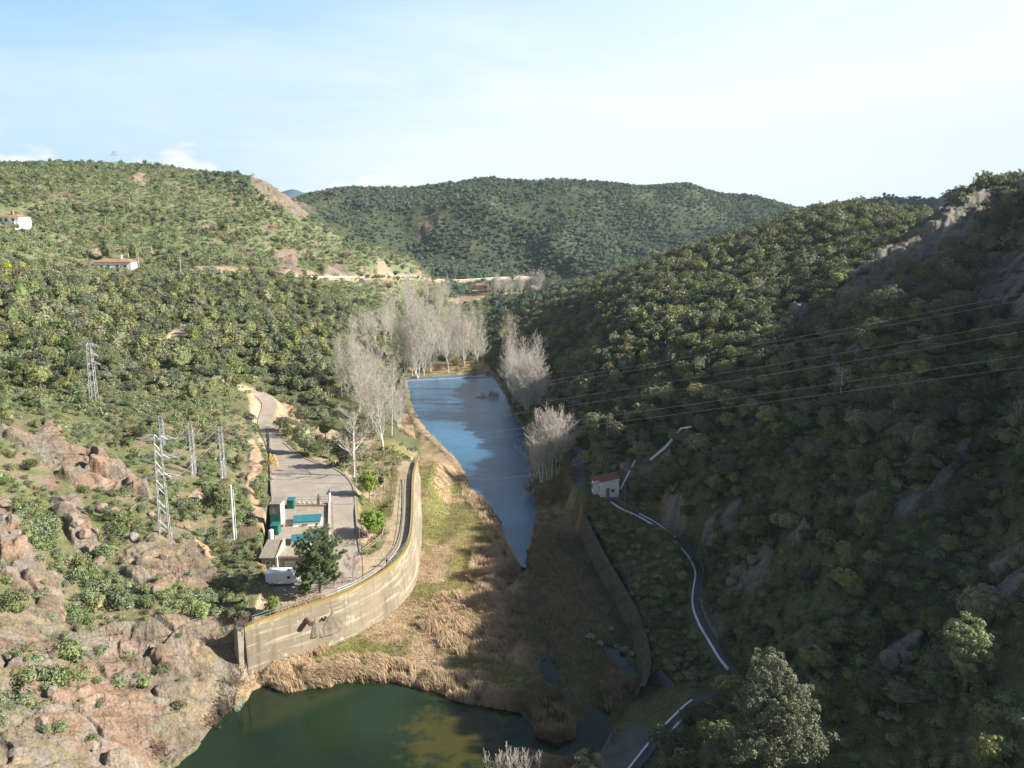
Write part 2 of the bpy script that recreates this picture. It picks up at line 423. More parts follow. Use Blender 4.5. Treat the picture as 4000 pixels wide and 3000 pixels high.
# rock, soil and clearing outlines in measured units, tested against the projected base ground
UV_ROCK = [
    [(0, 935), (75, 945), (100, 910), (130, 922), (150, 962), (212, 975), (245, 1003), (270, 1022), (325, 1058), (334, 1088), (275, 1062), (250, 1060), (162, 1050), (125, 1028), (62, 970), (0, 955)],
    [(250, 1197), (325, 1160), (375, 1150), (445, 1180), (462, 1222), (515, 1262), (475, 1288), (375, 1262), (325, 1288), (275, 1250)],
    [(0, 1092), (32, 1105), (50, 1160), (87, 1197), (135, 1260), (130, 1292), (30, 1270), (0, 1238)],
    [(112, 1078), (165, 1070), (180, 1100), (205, 1150), (230, 1200), (228, 1235), (195, 1235), (160, 1180), (140, 1130), (118, 1110)],
    [(0, 1320), (60, 1290), (135, 1300), (150, 1350), (200, 1372), (240, 1350), (330, 1330), (420, 1335), (500, 1335), (528, 1352), (545, 1400), (525, 1450), (470, 1560), (420, 1612), (372, 1662), (200, 1900), (-100, 1900), (-100, 1320)],
    [(530, 372), (580, 384), (622, 408), (662, 448), (684, 472), (650, 478), (600, 450), (565, 415), (535, 395)],
    [(268, 388), (310, 380), (330, 392), (300, 402)], [(585, 545), (625, 538), (650, 555), (640, 575), (600, 570)],
    [(690, 578), (730, 568), (775, 592), (755, 600), (700, 594)],
    [(903, 482), (925, 474), (935, 492), (908, 496)],
    [(2130, 402), (2165, 430), (2150, 475), (2080, 535), (2000, 570), (1955, 605), (1885, 640), (1835, 665), (1800, 665), (1812, 622), (1855, 583), (1920, 535), (1990, 492), (2050, 438)],
    [(2230, 545), (2230, 690), (2140, 672), (2092, 655), (2098, 610), (2130, 568)],
    [(1765, 800), (1790, 760), (1850, 745), (1858, 765), (1810, 800)], [(1700, 690), (1745, 650), (1765, 655), (1730, 700)],
    [(1990, 1060), (2040, 1005), (2060, 960), (2100, 945), (2085, 985), (2040, 1055)], [(1920, 1120), (1985, 1060), (2010, 1075), (1960, 1130)],
    [(1870, 1450), (1930, 1385), (1990, 1370), (1990, 1400), (1930, 1440)], [(2110, 1320), (2150, 1210), (2230, 1165), (2230, 1290)],
    [(1570, 1290), (1600, 1230), (1660, 1170), (1670, 1190), (1625, 1270)], [(1500, 1150), (1560, 1090), (1600, 1080), (1590, 1130), (1530, 1180)],
    [(1335, 1010), (1370, 975), (1440, 955), (1450, 985), (1380, 1020), (1340, 1040)], [(1420, 1110), (1440, 1070), (1475, 1065), (1480, 1100)],
    [(1700, 1160), (1740, 1130), (1760, 1150), (1720, 1185)], [(1840, 1090), (1890, 1060), (1900, 1085), (1850, 1110)],
]
UV_SOIL = [
    [(530, 850), (547, 850), (562, 888), (556, 903), (540, 890)],
    [(535, 950), (552, 955), (569, 995), (562, 1015), (553, 1060), (574, 1110), (580, 1140), (560, 1142), (543, 1100), (534, 1060), (538, 1000)],
    [(557, 1180), (567, 1190), (566, 1230), (556, 1215)],
    [(597, 868), (625, 872), (660, 905), (640, 915), (600, 905)], [(660, 905), (735, 935), (730, 950), (680, 935)],
    [(590, 585), (640, 580), (700, 592), (760, 596), (755, 601), (640, 600), (590, 597)],
    [(815, 588), (816, 561), (850, 585), (905, 583), (920, 598), (850, 600)],
    [(1085, 597), (1100, 590), (1140, 589), (1146, 597)],
    [(420, 577), (480, 577), (555, 585), (540, 590), (430, 583)],
    [(360, 745), (385, 708), (395, 700), (392, 725), (378, 748)], [(280, 540), (300, 525), (215, 545), (190, 540), (160, 530)],
    [(968, 640), (1010, 634), (1035, 636), (1100, 628), (1160, 622), (1175, 628), (1100, 636), (1030, 642)],
    [(1060, 640), (1000, 655), (960, 650), (985, 640)],
    [(420, 1160), (455, 1180), (470, 1215), (445, 1210)], [(400, 1070), (430, 1050), (440, 1090), (415, 1095)],
]
UV_BANK = [[(770, 1040), (800, 1000), (870, 985), (902, 990), (885, 1060), (868, 1120), (845, 1180), (800, 1200), (780, 1180), (770, 1100)]]

def uvmask(u, v, polys, feather=6.0):
    m = np.zeros(u.shape)
    for P in polys:
        m = np.maximum(m, sstep(feather, -feather, sdist(u, v, P, reach=feather * 2.5)))
    return m

def zones(X, Y, Z):
    u, v, dep = proj(X, Y, Z)
    wob = (fbm(X * .12 + 3, Y * .12, 3, 5) - .5)
    uu = u + wob * 30 * np.clip(60 / np.maximum(Y, 60), .1, 1) * 2; vv = v + wob * 22 * np.clip(60 / np.maximum(Y, 60), .1, 1) * 2
    return u, v, uvmask(uu, vv, UV_ROCK, 6), uvmask(uu, vv, UV_SOIL, 3.0)

def height(X, Y, full=False):
    X = np.asarray(X, float); Y = np.asarray(Y, float)
    Z = base_h(X, Y)
    u, v, rock, soil = zones(X, Y, Z)
    dist = np.clip(Y / 150.0, .5, 6)
    sdF = sdist(X, Y, FLOOR); sdP = sdist(X, Y, PLAT); sdY = sdist(X, Y, YARD); sdL = sdist(X, Y, LANE); sdB = sdist(X, Y, BLD)
    man = np.minimum(np.minimum(sdP, sdY), np.minimum(sdL, sdB))
    free = sstep(0, 6, man) * sstep(-1, 5, sdF)
    # relief: gullies, hummocks and rock slabs
    Z = Z + free * ((fbm(X / 55, Y / 55, 3, 1) - .5) * 7.0 * np.clip((Y - 90) / 260, .06, 1) + (fbm(X / 14, Y / 14, 3, 2) - .5) * 2.2 * np.clip(Y / 220, .35, 1.6))
    Z = Z + free * (ridged(X / 260 + .3, Y / 260, 3, 8) - .58) * 74 * sstep(760, 1040, Y) * sstep(1310, 1170, Y)
    m = (rock > .02) & (Y < 330)
    if m.any():
        x, y = X[m], Y[m]
        xr = x * .82 + y * .57; yr = -x * .57 + y * .82
        wx = fbm(x / 5, y / 5, 2, 31) * 2.2; wy = fbm(x / 5 + 9, y / 5, 2, 32) * 2.2
        f1, f2, cid, ox, oy = worley(xr / 13.0 + wx * .28, yr / 5.5 + wy * .28, 3, True)
        g1, g2, gid, px_, py_ = worley(xr / 5.2 + wx * .22, yr / 2.4 + wy * .22, 4, True)
        jm = sstep(.42, .58, fbm(x / 9, y / 9, 2, 36)); jg = sstep(.47, .60, fbm(x / 4.5, y / 4.5, 2, 37))
        crack = -1.1 * sstep(.10, .0, f2 - f1) * (.25 + .75 * jm) - .45 * sstep(.16, 0, g2 - g1) * jg
        slab = ((cid - .4) * 2.0 + (_frac(cid * 37.1) - .6) * ox * 2.6 + (_frac(cid * 91.7) - .4) * oy * 2.8) * sstep(0, .2, f2 - f1)
        slab = slab + ((gid - .5) * .5 + (_frac(gid * 37.1) - .5) * px_ * 1.1 + (_frac(gid * 91.7) - .5) * py_ * 1.1) * sstep(0, .3, g2 - g1) * (.35 + .65 * jg) + (ridged(xr / 2.6, yr / .9, 3, 41) - .5) * .55
        r = rock[m] * free[m]
        Z[m] += r * (slab + crack + .5) * np.where(y > 220, 1.7, np.where(y > 150, 1.4, .85))
    m = (rock > .02) & (Y >= 330)
    if m.any():
        x, y = X[m], Y[m]
        f1, f2, cid, ox, oy = worley(x / 17 + fbm(x / 12, y / 12, 2, 33), y / 26 + fbm(x / 12, y / 12, 2, 34), 6, True)
        Z[m] += rock[m] * free[m] * (((cid - .4) * 5 + (_frac(cid * 37.1) - .5) * ox * 6 + (_frac(cid * 91.7) - .5) * oy * 6) * sstep(0, .2, f2 - f1) - 2.0 * sstep(.12, 0, f2 - f1) + (ridged(x / 7, y / 7, 3, 35) - .5) * 3 + 1)
    m = (soil > .02)
    if m.any():
        x, y = X[m], Y[m]
        Z[m] += soil[m] * free[m] * (ridged(x / 2.2, y / 2.2, 3, 51) - .4) * 1.3
    # unseen hill past the right edge, capped at sun slope to set its shadow
    xs = np.interp(Y, [60, 82, 98, 120, 165, 215, 240, 320], [-1, -1, -7, -7, -2, 5, 14, 22])
    cap = -9 + math.tan(math.radians(SUN_EL)) * (X - xs)
    k = sstep(.60, .70, X / Y) * (Y < 400) * (X > 40)
    Z = Z * (1 - k) + np.minimum(Z, cap) * k
    # roads and paths are levelled into the slope
    for L, w, e in ((ROAD, 2.6, 3.0), (PATH, 1.1, 2.5), (MROAD, 4.2, 7.0), (MROAD2, 5.0, 9.0), (TRK, 2.4, 3.0)):
        d, z = near_line(X, Y, L, 25)
        k = sstep(w + e, w, d)
        Z = Z * (1 - k) + (z - .12) * k
    # flood plain
    hum = (fbm(X / 6, Y / 6, 3, 61) - .5) * .9 + (fbm(X / 1.6, Y / 1.6, 2, 62) - .5) * .3
    k = sstep(np.where(X > 2, np.where(Y > 212, 9.0, 2.0), np.interp(Y, [196, 226], [.6, 9.0])), -0.4, sdF)
    zf = -8.15 + hum * .55 + 5.2 * sstep(168, 208, Y) * sstep(-15.5, -22, X) * sstep(235, 214, Y) + .5 * sstep(12, 24, X)
    Z = Z * (1 - k) + zf * k
    sdW = np.minimum(sdist(X, Y, POOL), sdist(X, Y, POND))
    for S in STREAMS: sdW = np.minimum(sdW, sdist(X, Y, S))
    wz = np.where(Y > 142, -8.6, -9.0)
    n = (fbm(X / 2.2, Y / 2.2, 2, 63) - .5) * 1.6
    sdW2 = sdW + n
    k = sstep(3.0, 0.2, sdW2)
    Z = np.where(sdW2 < 3.0, Z * (1 - k) + np.minimum(Z, wz + .28) * k, Z)
    k = sstep(.35, -1.8, sdW2)
    Z = Z * (1 - k) + np.minimum(Z, wz - 2.0) * k
    # bank of the pool outside the flood plain, weir pool
    # platform, yard, lane
    sdW_ = near_line(X, Y, np.c_[wall_line, np.zeros(len(wall_line))], 30)[0]
    k = sstep(np.where((sdW_ > 3.2) & (Y > 136) & (sdF > 1.0), 4.5, .5), .05, sdP)
    Z = Z * (1 - k) + (P0 + .05 * (fbm(X, Y, 2, 64) - .5)) * k
    sdB1 = sdist(X, Y, YARD)
    k = sstep(1.4, .2, sdB1)
    Z = Z * (1 - k) + (Y0 - .1) * k
    t = np.clip((YLA - Y) / (YLA - YLB), 0, 1)
    k = sstep(.9, .1, sdL)
    Z = Z * (1 - k) + (Y0 + (P0 - Y0) * t - .1) * k
    k = sstep(.5, 0, sdB)
    Z = Z * (1 - k) + (P0 - .3) * k
    sdG = sdist(X, Y, GRAVEL); k = sstep(3.0, .0, sdG); Z = Z * (1 - k) + (-3.0) * k
    sdG = sdist(X, Y, PAD); k = sstep(2.0, .0, sdG); Z = Z * (1 - k) + (-1.05) * k
    sdA = sdist(X, Y, APRON); k = sstep(1.0, .1, sdA); Z = Z * (1 - k) + (_pl[0] * X + _pl[1] * Y + _pl[2] - .25) * k
    if full:
        return Z, dict(u=u, v=v, rock=rock, soil=soil, sdF=sdF, sdP=sdP, sdY=sdY, sdL=sdL, sdB=sdB, sdW=sdW2, free=free, man=man)
    return Z

# ------------------------------------------------------------------ mesh and material helpers
def link(o, parent=None, label=None, cat=None, group=None, kind=None):
    COL.objects.link(o)
    if parent is not None: o.parent = parent
    if label: o['label'] = label
    if cat: o['category'] = cat
    if group: o['group'] = group
    if kind: o['kind'] = kind
    return o

def np_mesh(name, v, f, mats=(), smooth=False, mi=None):
    """v (n,3), f (m,k) all faces with k corners"""
    me = bpy.data.meshes.new(name)
    v = np.asarray(v, np.float32); f = np.asarray(f, np.int32)
    k = f.shape[1]
    me.vertices.add(len(v)); me.vertices.foreach_set('co', v.ravel())
    me.loops.add(f.size); me.loops.foreach_set('vertex_index', f.ravel())
    me.polygons.add(len(f)); me.polygons.foreach_set('loop_start', np.arange(0, f.size, k, dtype=np.int32))
    if mi is not None: me.polygons.foreach_set('material_index', np.asarray(mi, np.int32))
    me.polygons.foreach_set('use_smooth', np.full(len(f), smooth))
    me.update(calc_edges=True)
    for m in mats: me.materials.append(m)
    return me

def set_col(me, col, name='Col'):
    a = me.color_attributes.new(name, 'FLOAT_COLOR', 'POINT')
    c = np.ones((len(me.vertices), 4), np.float32); c[:, :3] = col
    a.data.foreach_set('color', c.ravel())

def mat(name, col=(.5, .5, .5), rough=.8, metal=0.0, noise=None, bump=0.0, bscale=4.0, attr=None, spec=.3, rand=0.0, hue=0.0, trans=0.0, emis=None, streak=None, bdist=.1):
    """procedural material: colour (or vertex attribute) varied by noise, optional bump; noise=(scale, amount, second colour or None)"""
    m = bpy.data.materials.new(name); m.use_nodes = True
    nt = m.node_tree; N = nt.nodes; L = nt.links
    b = N['Principled BSDF']
    b.inputs['Roughness'].default_value = rough; b.inputs['Metallic'].default_value = metal
    b.inputs['Specular IOR Level'].default_value = spec
    tc = N.new('ShaderNodeTexCoord')
    src = None
    if attr:
        a = N.new('ShaderNodeVertexColor'); a.layer_name = attr; src = a.outputs['Color']
    else:
        r = N.new('ShaderNodeRGB'); r.outputs[0].default_value = (*col, 1); src = r.outputs[0]
    if noise:
        layers = noise if isinstance(noise, list) else [noise]
        for sc, amt, c2 in layers:
            n = N.new('ShaderNodeTexNoise'); n.inputs['Scale'].default_value = sc; n.inputs['Detail'].default_value = 5
            mp = None
            if streak:
                mp = N.new('ShaderNodeMapping'); mp.inputs['Scale'].default_value = streak; L.new(tc.outputs['Object'], mp.inputs[0]); L.new(mp.outputs[0], n.inputs['Vector'])
            else:
                L.new(tc.outputs['Object'], n.inputs['Vector'])
            if c2 is None:
                mr = N.new('ShaderNodeMapRange'); mr.inputs['From Min'].default_value = .3; mr.inputs['From Max'].default_value = .7
                mr.inputs['To Min'].default_value = 1 - amt; mr.inputs['To Max'].default_value = 1 + amt
                L.new(n.outputs['Fac'], mr.inputs['Value'])
                mx = N.new('ShaderNodeVectorMath'); mx.operation = 'SCALE'
                L.new(src, mx.inputs[0]); L.new(mr.outputs[0], mx.inputs['Scale']); src = mx.outputs[0]
            else:
                mr = N.new('ShaderNodeMapRange'); mr.inputs['From Min'].default_value = .48; mr.inputs['From Max'].default_value = .62
                mr.inputs['To Min'].default_value = 0; mr.inputs['To Max'].default_value = amt
                L.new(n.outputs['Fac'], mr.inputs['Value'])
                mx = N.new('ShaderNodeMix'); mx.data_type = 'RGBA'; L.new(mr.outputs[0], mx.inputs[0]); L.new(src, mx.inputs[6]); mx.inputs[7].default_value = (*c2, 1); src = mx.outputs[2]
    if rand or hue:
        oi = N.new('ShaderNodeObjectInfo')
        hs = N.new('ShaderNodeHueSaturation')
        mr = N.new('ShaderNodeMapRange'); mr.inputs['To Min'].default_value = 1 - rand; mr.inputs['To Max'].default_value = 1 + rand
        L.new(oi.outputs['Random'], mr.inputs['Value']); L.new(mr.outputs[0], hs.inputs['Value'])
        m1 = N.new('ShaderNodeMath'); m1.operation = 'MULTIPLY'; m1.inputs[1].default_value = 7.13; L.new(oi.outputs['Random'], m1.inputs[0])
        m2 = N.new('ShaderNodeMath'); m2.operation = 'FRACT'; L.new(m1.outputs[0], m2.inputs[0])
        m3 = N.new('ShaderNodeMapRange'); m3.inputs['To Min'].default_value = .5 - hue; m3.inputs['To Max'].default_value = .5 + hue; L.new(m2.outputs[0], m3.inputs['Value'])
        L.new(m3.outputs[0], hs.inputs['Hue'])
        m4 = N.new('ShaderNodeMath'); m4.operation = 'MULTIPLY'; m4.inputs[1].default_value = 31.7; L.new(oi.outputs['Random'], m4.inputs[0])
        m5 = N.new('ShaderNodeMath'); m5.operation = 'FRACT'; L.new(m4.outputs[0], m5.inputs[0])
        m6 = N.new('ShaderNodeMapRange'); m6.inputs['To Min'].default_value = .7; m6.inputs['To Max'].default_value = 1.15; L.new(m5.outputs[0], m6.inputs['Value'])
        L.new(m6.outputs[0], hs.inputs['Saturation'])
        L.new(src, hs.inputs['Color']); src = hs.outputs[0]
    L.new(src, b.inputs['Base Color'])
    if bump:
        n = N.new('ShaderNodeTexNoise'); n.inputs['Scale'].default_value = bscale; n.inputs['Detail'].default_value = 6
        L.new(tc.outputs['Object'], n.inputs['Vector'])
        bp = N.new('ShaderNodeBump'); bp.inputs['Strength'].default_value = bump; bp.inputs['Distance'].default_value = bdist
        L.new(n.outputs['Fac'], bp.inputs['Height']); L.new(bp.outputs[0], b.inputs['Normal'])
    if trans:
        t = N.new('ShaderNodeBsdfTranslucent'); L.new(src, t.inputs['Color'])
        ms = N.new('ShaderNodeMixShader'); ms.inputs[0].default_value = trans
        L.new(b.outputs[0], ms.inputs[1]); L.new(t.outputs[0], ms.inputs[2]); L.new(ms.outputs[0], N['Material Output'].inputs['Surface'])
    return m

# ------------------------------------------------------------------ the ground
def lerp3(a, b, t):
    return np.asarray(a) * (1 - t[..., None]) + np.asarray(b) * t[..., None]

def build_ground():
    aa = np.r_[np.linspace(-1.6, -.80, 60, endpoint=False), np.linspace(-.80, .80, NA, endpoint=False), np.linspace(.80, 2.2, 110)]
    ll = np.r_[np.linspace(math.log(26), math.log(56), 60, endpoint=False), np.linspace(math.log(56), math.log(200), int(NL * .66), endpoint=False), np.linspace(math.log(200), math.log(420), int(NL * .24), endpoint=False),
               np.linspace(math.log(420), math.log(1500), int(NL * .32), endpoint=False), np.linspace(math.log(1500), math.log(2900), 30)]
    A, Lg = np.meshgrid(aa, ll)
    Y = np.exp(Lg); X = A * Y
    sh = X.shape
    x, y = X.ravel(), Y.ravel()
    Z, q = height(x, y, full=True)
    u, v, rock, soil = q['u'], q['v'], q['rock'], q['soil']
    # weather the edges of the slabs a little
    zg = Z.reshape(sh); wk = np.clip(rock.reshape(sh) * 2, 0, 1) * (q['man'].reshape(sh) > 1.5)
    for _ in range(1):
        zb = zg.copy(); zb[1:-1] = zg[:-2] * .25 + zg[1:-1] * .5 + zg[2:] * .25
        zc = zb.copy(); zc[:, 1:-1] = zb[:, :-2] * .25 + zb[:, 1:-1] * .5 + zb[:, 2:] * .25
        zg = zg * (1 - wk) + zc * wk
    Z = zg.ravel()
    cr = rock * (q['man'] > 1.5)
    Z = Z + cr * np.where(y < 220, (ridged(x / 1.1 + y / 2.5, y / 1.1, 3, 131) - .5) * .42, (ridged(x / 4 + y / 9, y / 4.5, 4, 132) - .5) * 2.6) * (y < 1000)
    # ------ ground colours: what the surface is made of
    n1 = fbm(x / 9, y / 9, 4, 101); n2 = fbm(x / 2.2, y / 2.2, 3, 102); n3 = fbm(x / 40, y / 40, 3, 103); n4 = fbm(x / .7, y / .7, 2, 104)
    forest = np.array((.105, .112, .055)); maquis = np.array((.150, .175, .085)); dry = np.array((.215, .19, .12))
    col = np.broadcast_to(forest, (len(x), 3)).copy()
    col = lerp3(col, np.array((.062, .080, .046)), sstep(800, 950, y))
    col = lerp3(col, np.array((.11, .12, .07)), sstep(800, 950, y) * sstep(.52, .66, n3 * .6 + n1 * .4))
    mq = np.maximum(maquis_mask(u, v, y), 0)
    col = lerp3(col, 0, np.zeros(len(x))) * (1 - mq[:, None]) + (maquis * (1 - sstep(.5, .68, n1)[:, None]) + dry * sstep(.5, .68, n1)[:, None]) * mq[:, None]
    leftnear = sstep(600, 520, u) * sstep(860, 930, v)
    g = lerp3(np.array((.130, .142, .062)), np.array((.215, .17, .11)), sstep(.42, .62, n2 * .6 + n1 * .4))
    col = col * (1 - leftnear[:, None]) + g * leftnear[:, None]
    # rock
    rc = lerp3(np.array((.215, .148, .105)), np.array((.145, .120, .095)), sstep(.35, .7, n1))
    rc = lerp3(rc, np.array((.26, .195, .145)), sstep(.55, .75, n2) * .7)
    rc = lerp3(rc, np.array((.115, .085, .062)), sstep(.62, .8, fbm(x / 3.1, y / 1.2, 3, 107)) * .75)
    _xr = x * .82 + y * .57; _yr = -x * .57 + y * .82
    _wx = fbm(x / 5, y / 5, 2, 31) * 2.2; _wy = fbm(x / 5 + 9, y / 5, 2, 32) * 2.2
    _f1, _f2, _c = worley(_xr / 13.0 + _wx * .28, _yr / 5.5 + _wy * .28, 3)
    _g1, _g2, _c2 = worley(_xr / 5.2 + _wx * .22, _yr / 2.4 + _wy * .22, 4)
    jt = np.maximum(sstep(.07, .01, _f2 - _f1) * (.2 + .8 * sstep(.42, .58, fbm(x / 9, y / 9, 2, 36))), .8 * sstep(.07, .0, _g2 - _g1) * sstep(.47, .60, fbm(x / 4.5, y / 4.5, 2, 37)))
    rc = rc * (.90 + .2 * _c2)[:, None] * (.86 + .28 * fbm(_xr / 1.8, _yr / .45, 3, 119))[:, None] * (1 + (_c[:, None] - .5) * np.array((.25, .12, 0)))
    rc = lerp3(rc, np.array((.075, .07, .04)), jt * .75 * (y < 330))
    rc = lerp3(rc, np.array((.20, .19, .165)), sstep(.5, .62, fbm(x / 2.6, y / 2.6, 3, 118)) * .55)
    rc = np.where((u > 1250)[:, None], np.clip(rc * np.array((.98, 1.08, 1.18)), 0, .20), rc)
    rk = rock * sstep(.25, .42, rock * .6 + n2 * .35)
    # moss and grass in the hollows of rock
    rk = rk * (1 - .9 * sstep(.49, .60, n1) * sstep(.4, .6, n4 * .5 + n2 * .5) * (y > 60))
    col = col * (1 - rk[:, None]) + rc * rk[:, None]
    sc_ = lerp3(np.array((.42, .27, .15)), np.array((.33, .25, .18)), sstep(.35, .65, n2))
    sc_ = np.where((v < 700)[:, None], sc_ * np.array((.82, .88, .98)), sc_)
    sl = soil * sstep(.1, .35, soil * .5 + n4 * .4)
    col = col * (1 - sl[:, None]) + sc_ * sl[:, None]
    # random small outcrops on the hills
    oc = np.where(y > 850, .55, 1.0) * sstep(.70, .76, fbm(x / 11, y / 16, 4, 111)) * (q['man'] > 5) * (y > 110) * sstep(0, 6, q['sdF'])
    oc = oc * np.where(u < 1150, 1.0, .7)
    col = col * (1 - oc[:, None]) + rc * oc[:, None] * .95
    # flood plain: yellow-green meadow, straw, brown mud
    fl = sstep(1.5, -1, q['sdF'])
    straw = np.array((.36, .26, .16)); green = np.array((.20, .19, .07)); brown = np.array((.17, .125, .075)); olive = np.array((.25, .215, .07))
    fc = lerp3(straw, green, sstep(.42, .58, fbm(x / 4.5, y / 8, 4, 121)))
    fc = lerp3(fc, brown, sstep(.52, .7, fbm(x / 3.0, y / 3.0, 4, 122)) * .7)
    strip = sstep(-13.5, -11.5, x + (n1 - .5) * 2) * sstep(-4.5, -7, x + (n1 - .5) * 3) * sstep(122, 130, y) * sstep(186, 178, y)
    fc = lerp3(fc, olive, strip * .75)
    wet = sstep(0, 4, x) * sstep(190, 165, y)
    fc = lerp3(fc, np.array((.085, .075, .045)), wet * .75)
    col = col * (1 - fl[:, None]) + fc * fl[:, None]
    back = sstep(388, 396, y)
    fc = fc * (1 - back[:, None]) + np.array((.10, .085, .05)) * back[:, None]
    under = sstep(.3, -.6, q['sdW'])
    bed = lerp3(np.array((.10, .085, .03)), np.array((.05, .055, .03)), sstep(.4, .6, n2))
    col = col * (1 - under[:, None]) + bed * under[:, None]
    # platform track, banks
    dirt = lerp3(np.array((.43, .335, .225)), np.array((.33, .265, .17)), sstep(.45, .65, n2))
    grassy = lerp3(dirt, np.array((.20, .185, .08)), sstep(.45, .6, n1))
    pl = sstep(1, -.3, q['sdP'])
    col = col * (1 - pl[:, None]) + dirt * pl[:, None]
    bk = uvmask(u, v, UV_BANK, 5) * (q['sdP'] > 0) * (q['sdF'] > 0)
    col = col * (1 - bk[:, None]) + grassy * bk[:, None]
    bk = uvmask(u, v, [[(610, 900), (700, 940), (800, 940), (900, 960), (905, 992), (800, 1000), (765, 1040), (740, 1020), (640, 978), (600, 950)]], 6) * (q['man'] > 0) * (q['sdF'] > 0) * (1 - sl)
    col = col * (1 - bk[:, None]) + grassy * bk[:, None]
    gv = sstep(.6, -.3, sdist(x, y, GRAVEL) + (n2 - .5) * 3)
    col = col * (1 - gv[:, None]) + np.array((.20, .21, .215)) * gv[:, None]
    terr = uvmask(u, v, [[(1250, 1085), (1330, 1085), (1440, 1165), (1500, 1230), (1495, 1290), (1500, 1350), (1540, 1420), (1400, 1440), (1380, 1330), (1330, 1250), (1280, 1170)]], 5) * (q['sdF'] > 0)
    tcol = lerp3(np.array((.10, .115, .045)), np.array((.15, .13, .07)), sstep(.4, .65, n1))
    col = col * (1 - terr[:, None]) + tcol * terr[:, None]
    # verges of roads
    for Ln, w in ((ROAD, 3.4), (MROAD, 6.0), (MROAD2, 7.0), (TRK, 3.2)):
        d, z = near_line(x, y, Ln, 20)
        k = sstep(w + 1.5, w, d)
        col = col * (1 - k[:, None]) + np.array((.42, .33, .22)) * k[:, None]
    Pv = np.stack([x, y, Z], 1)
    n, m = sh
    idx = np.arange(n * m).reshape(n, m)
    f = np.stack([idx[:-1, :-1], idx[:-1, 1:], idx[1:, 1:], idx[1:, :-1]], -1).reshape(-1, 4)
    me = np_mesh('terrain', Pv, f, [M_GROUND], smooth=True)
    set_col(me, col.astype(np.float32))
    fr = (rk.reshape(sh)[:-1, :-1].ravel() < .3) | (y.reshape(sh)[:-1, :-1].ravel() > 260)
    me.polygons.foreach_set('use_smooth', fr)
    o = link(bpy.data.objects.new('terrain', me), kind='structure')
    return o, q

def maquis_mask(u, v, y):
    """low scrub rather than forest: the upper left hill and the nearer left slope"""
    m = sstep(600, 560, v + .02 * u) * sstep(860, 780, u) * (y < 900)
    m = np.maximum(m, sstep(930, 880, u) * sstep(700, 780, u) * sstep(655, 640, v) * (y < 900))
    return m

M_GROUND = mat('ground_surface', attr='Col', rough=.95, spec=.12, noise=[(2.6, .30, None), (9.0, .22, None), (.55, .16, None)], bump=.9, bscale=3.2, bdist=.2)
ground, _ = build_ground()

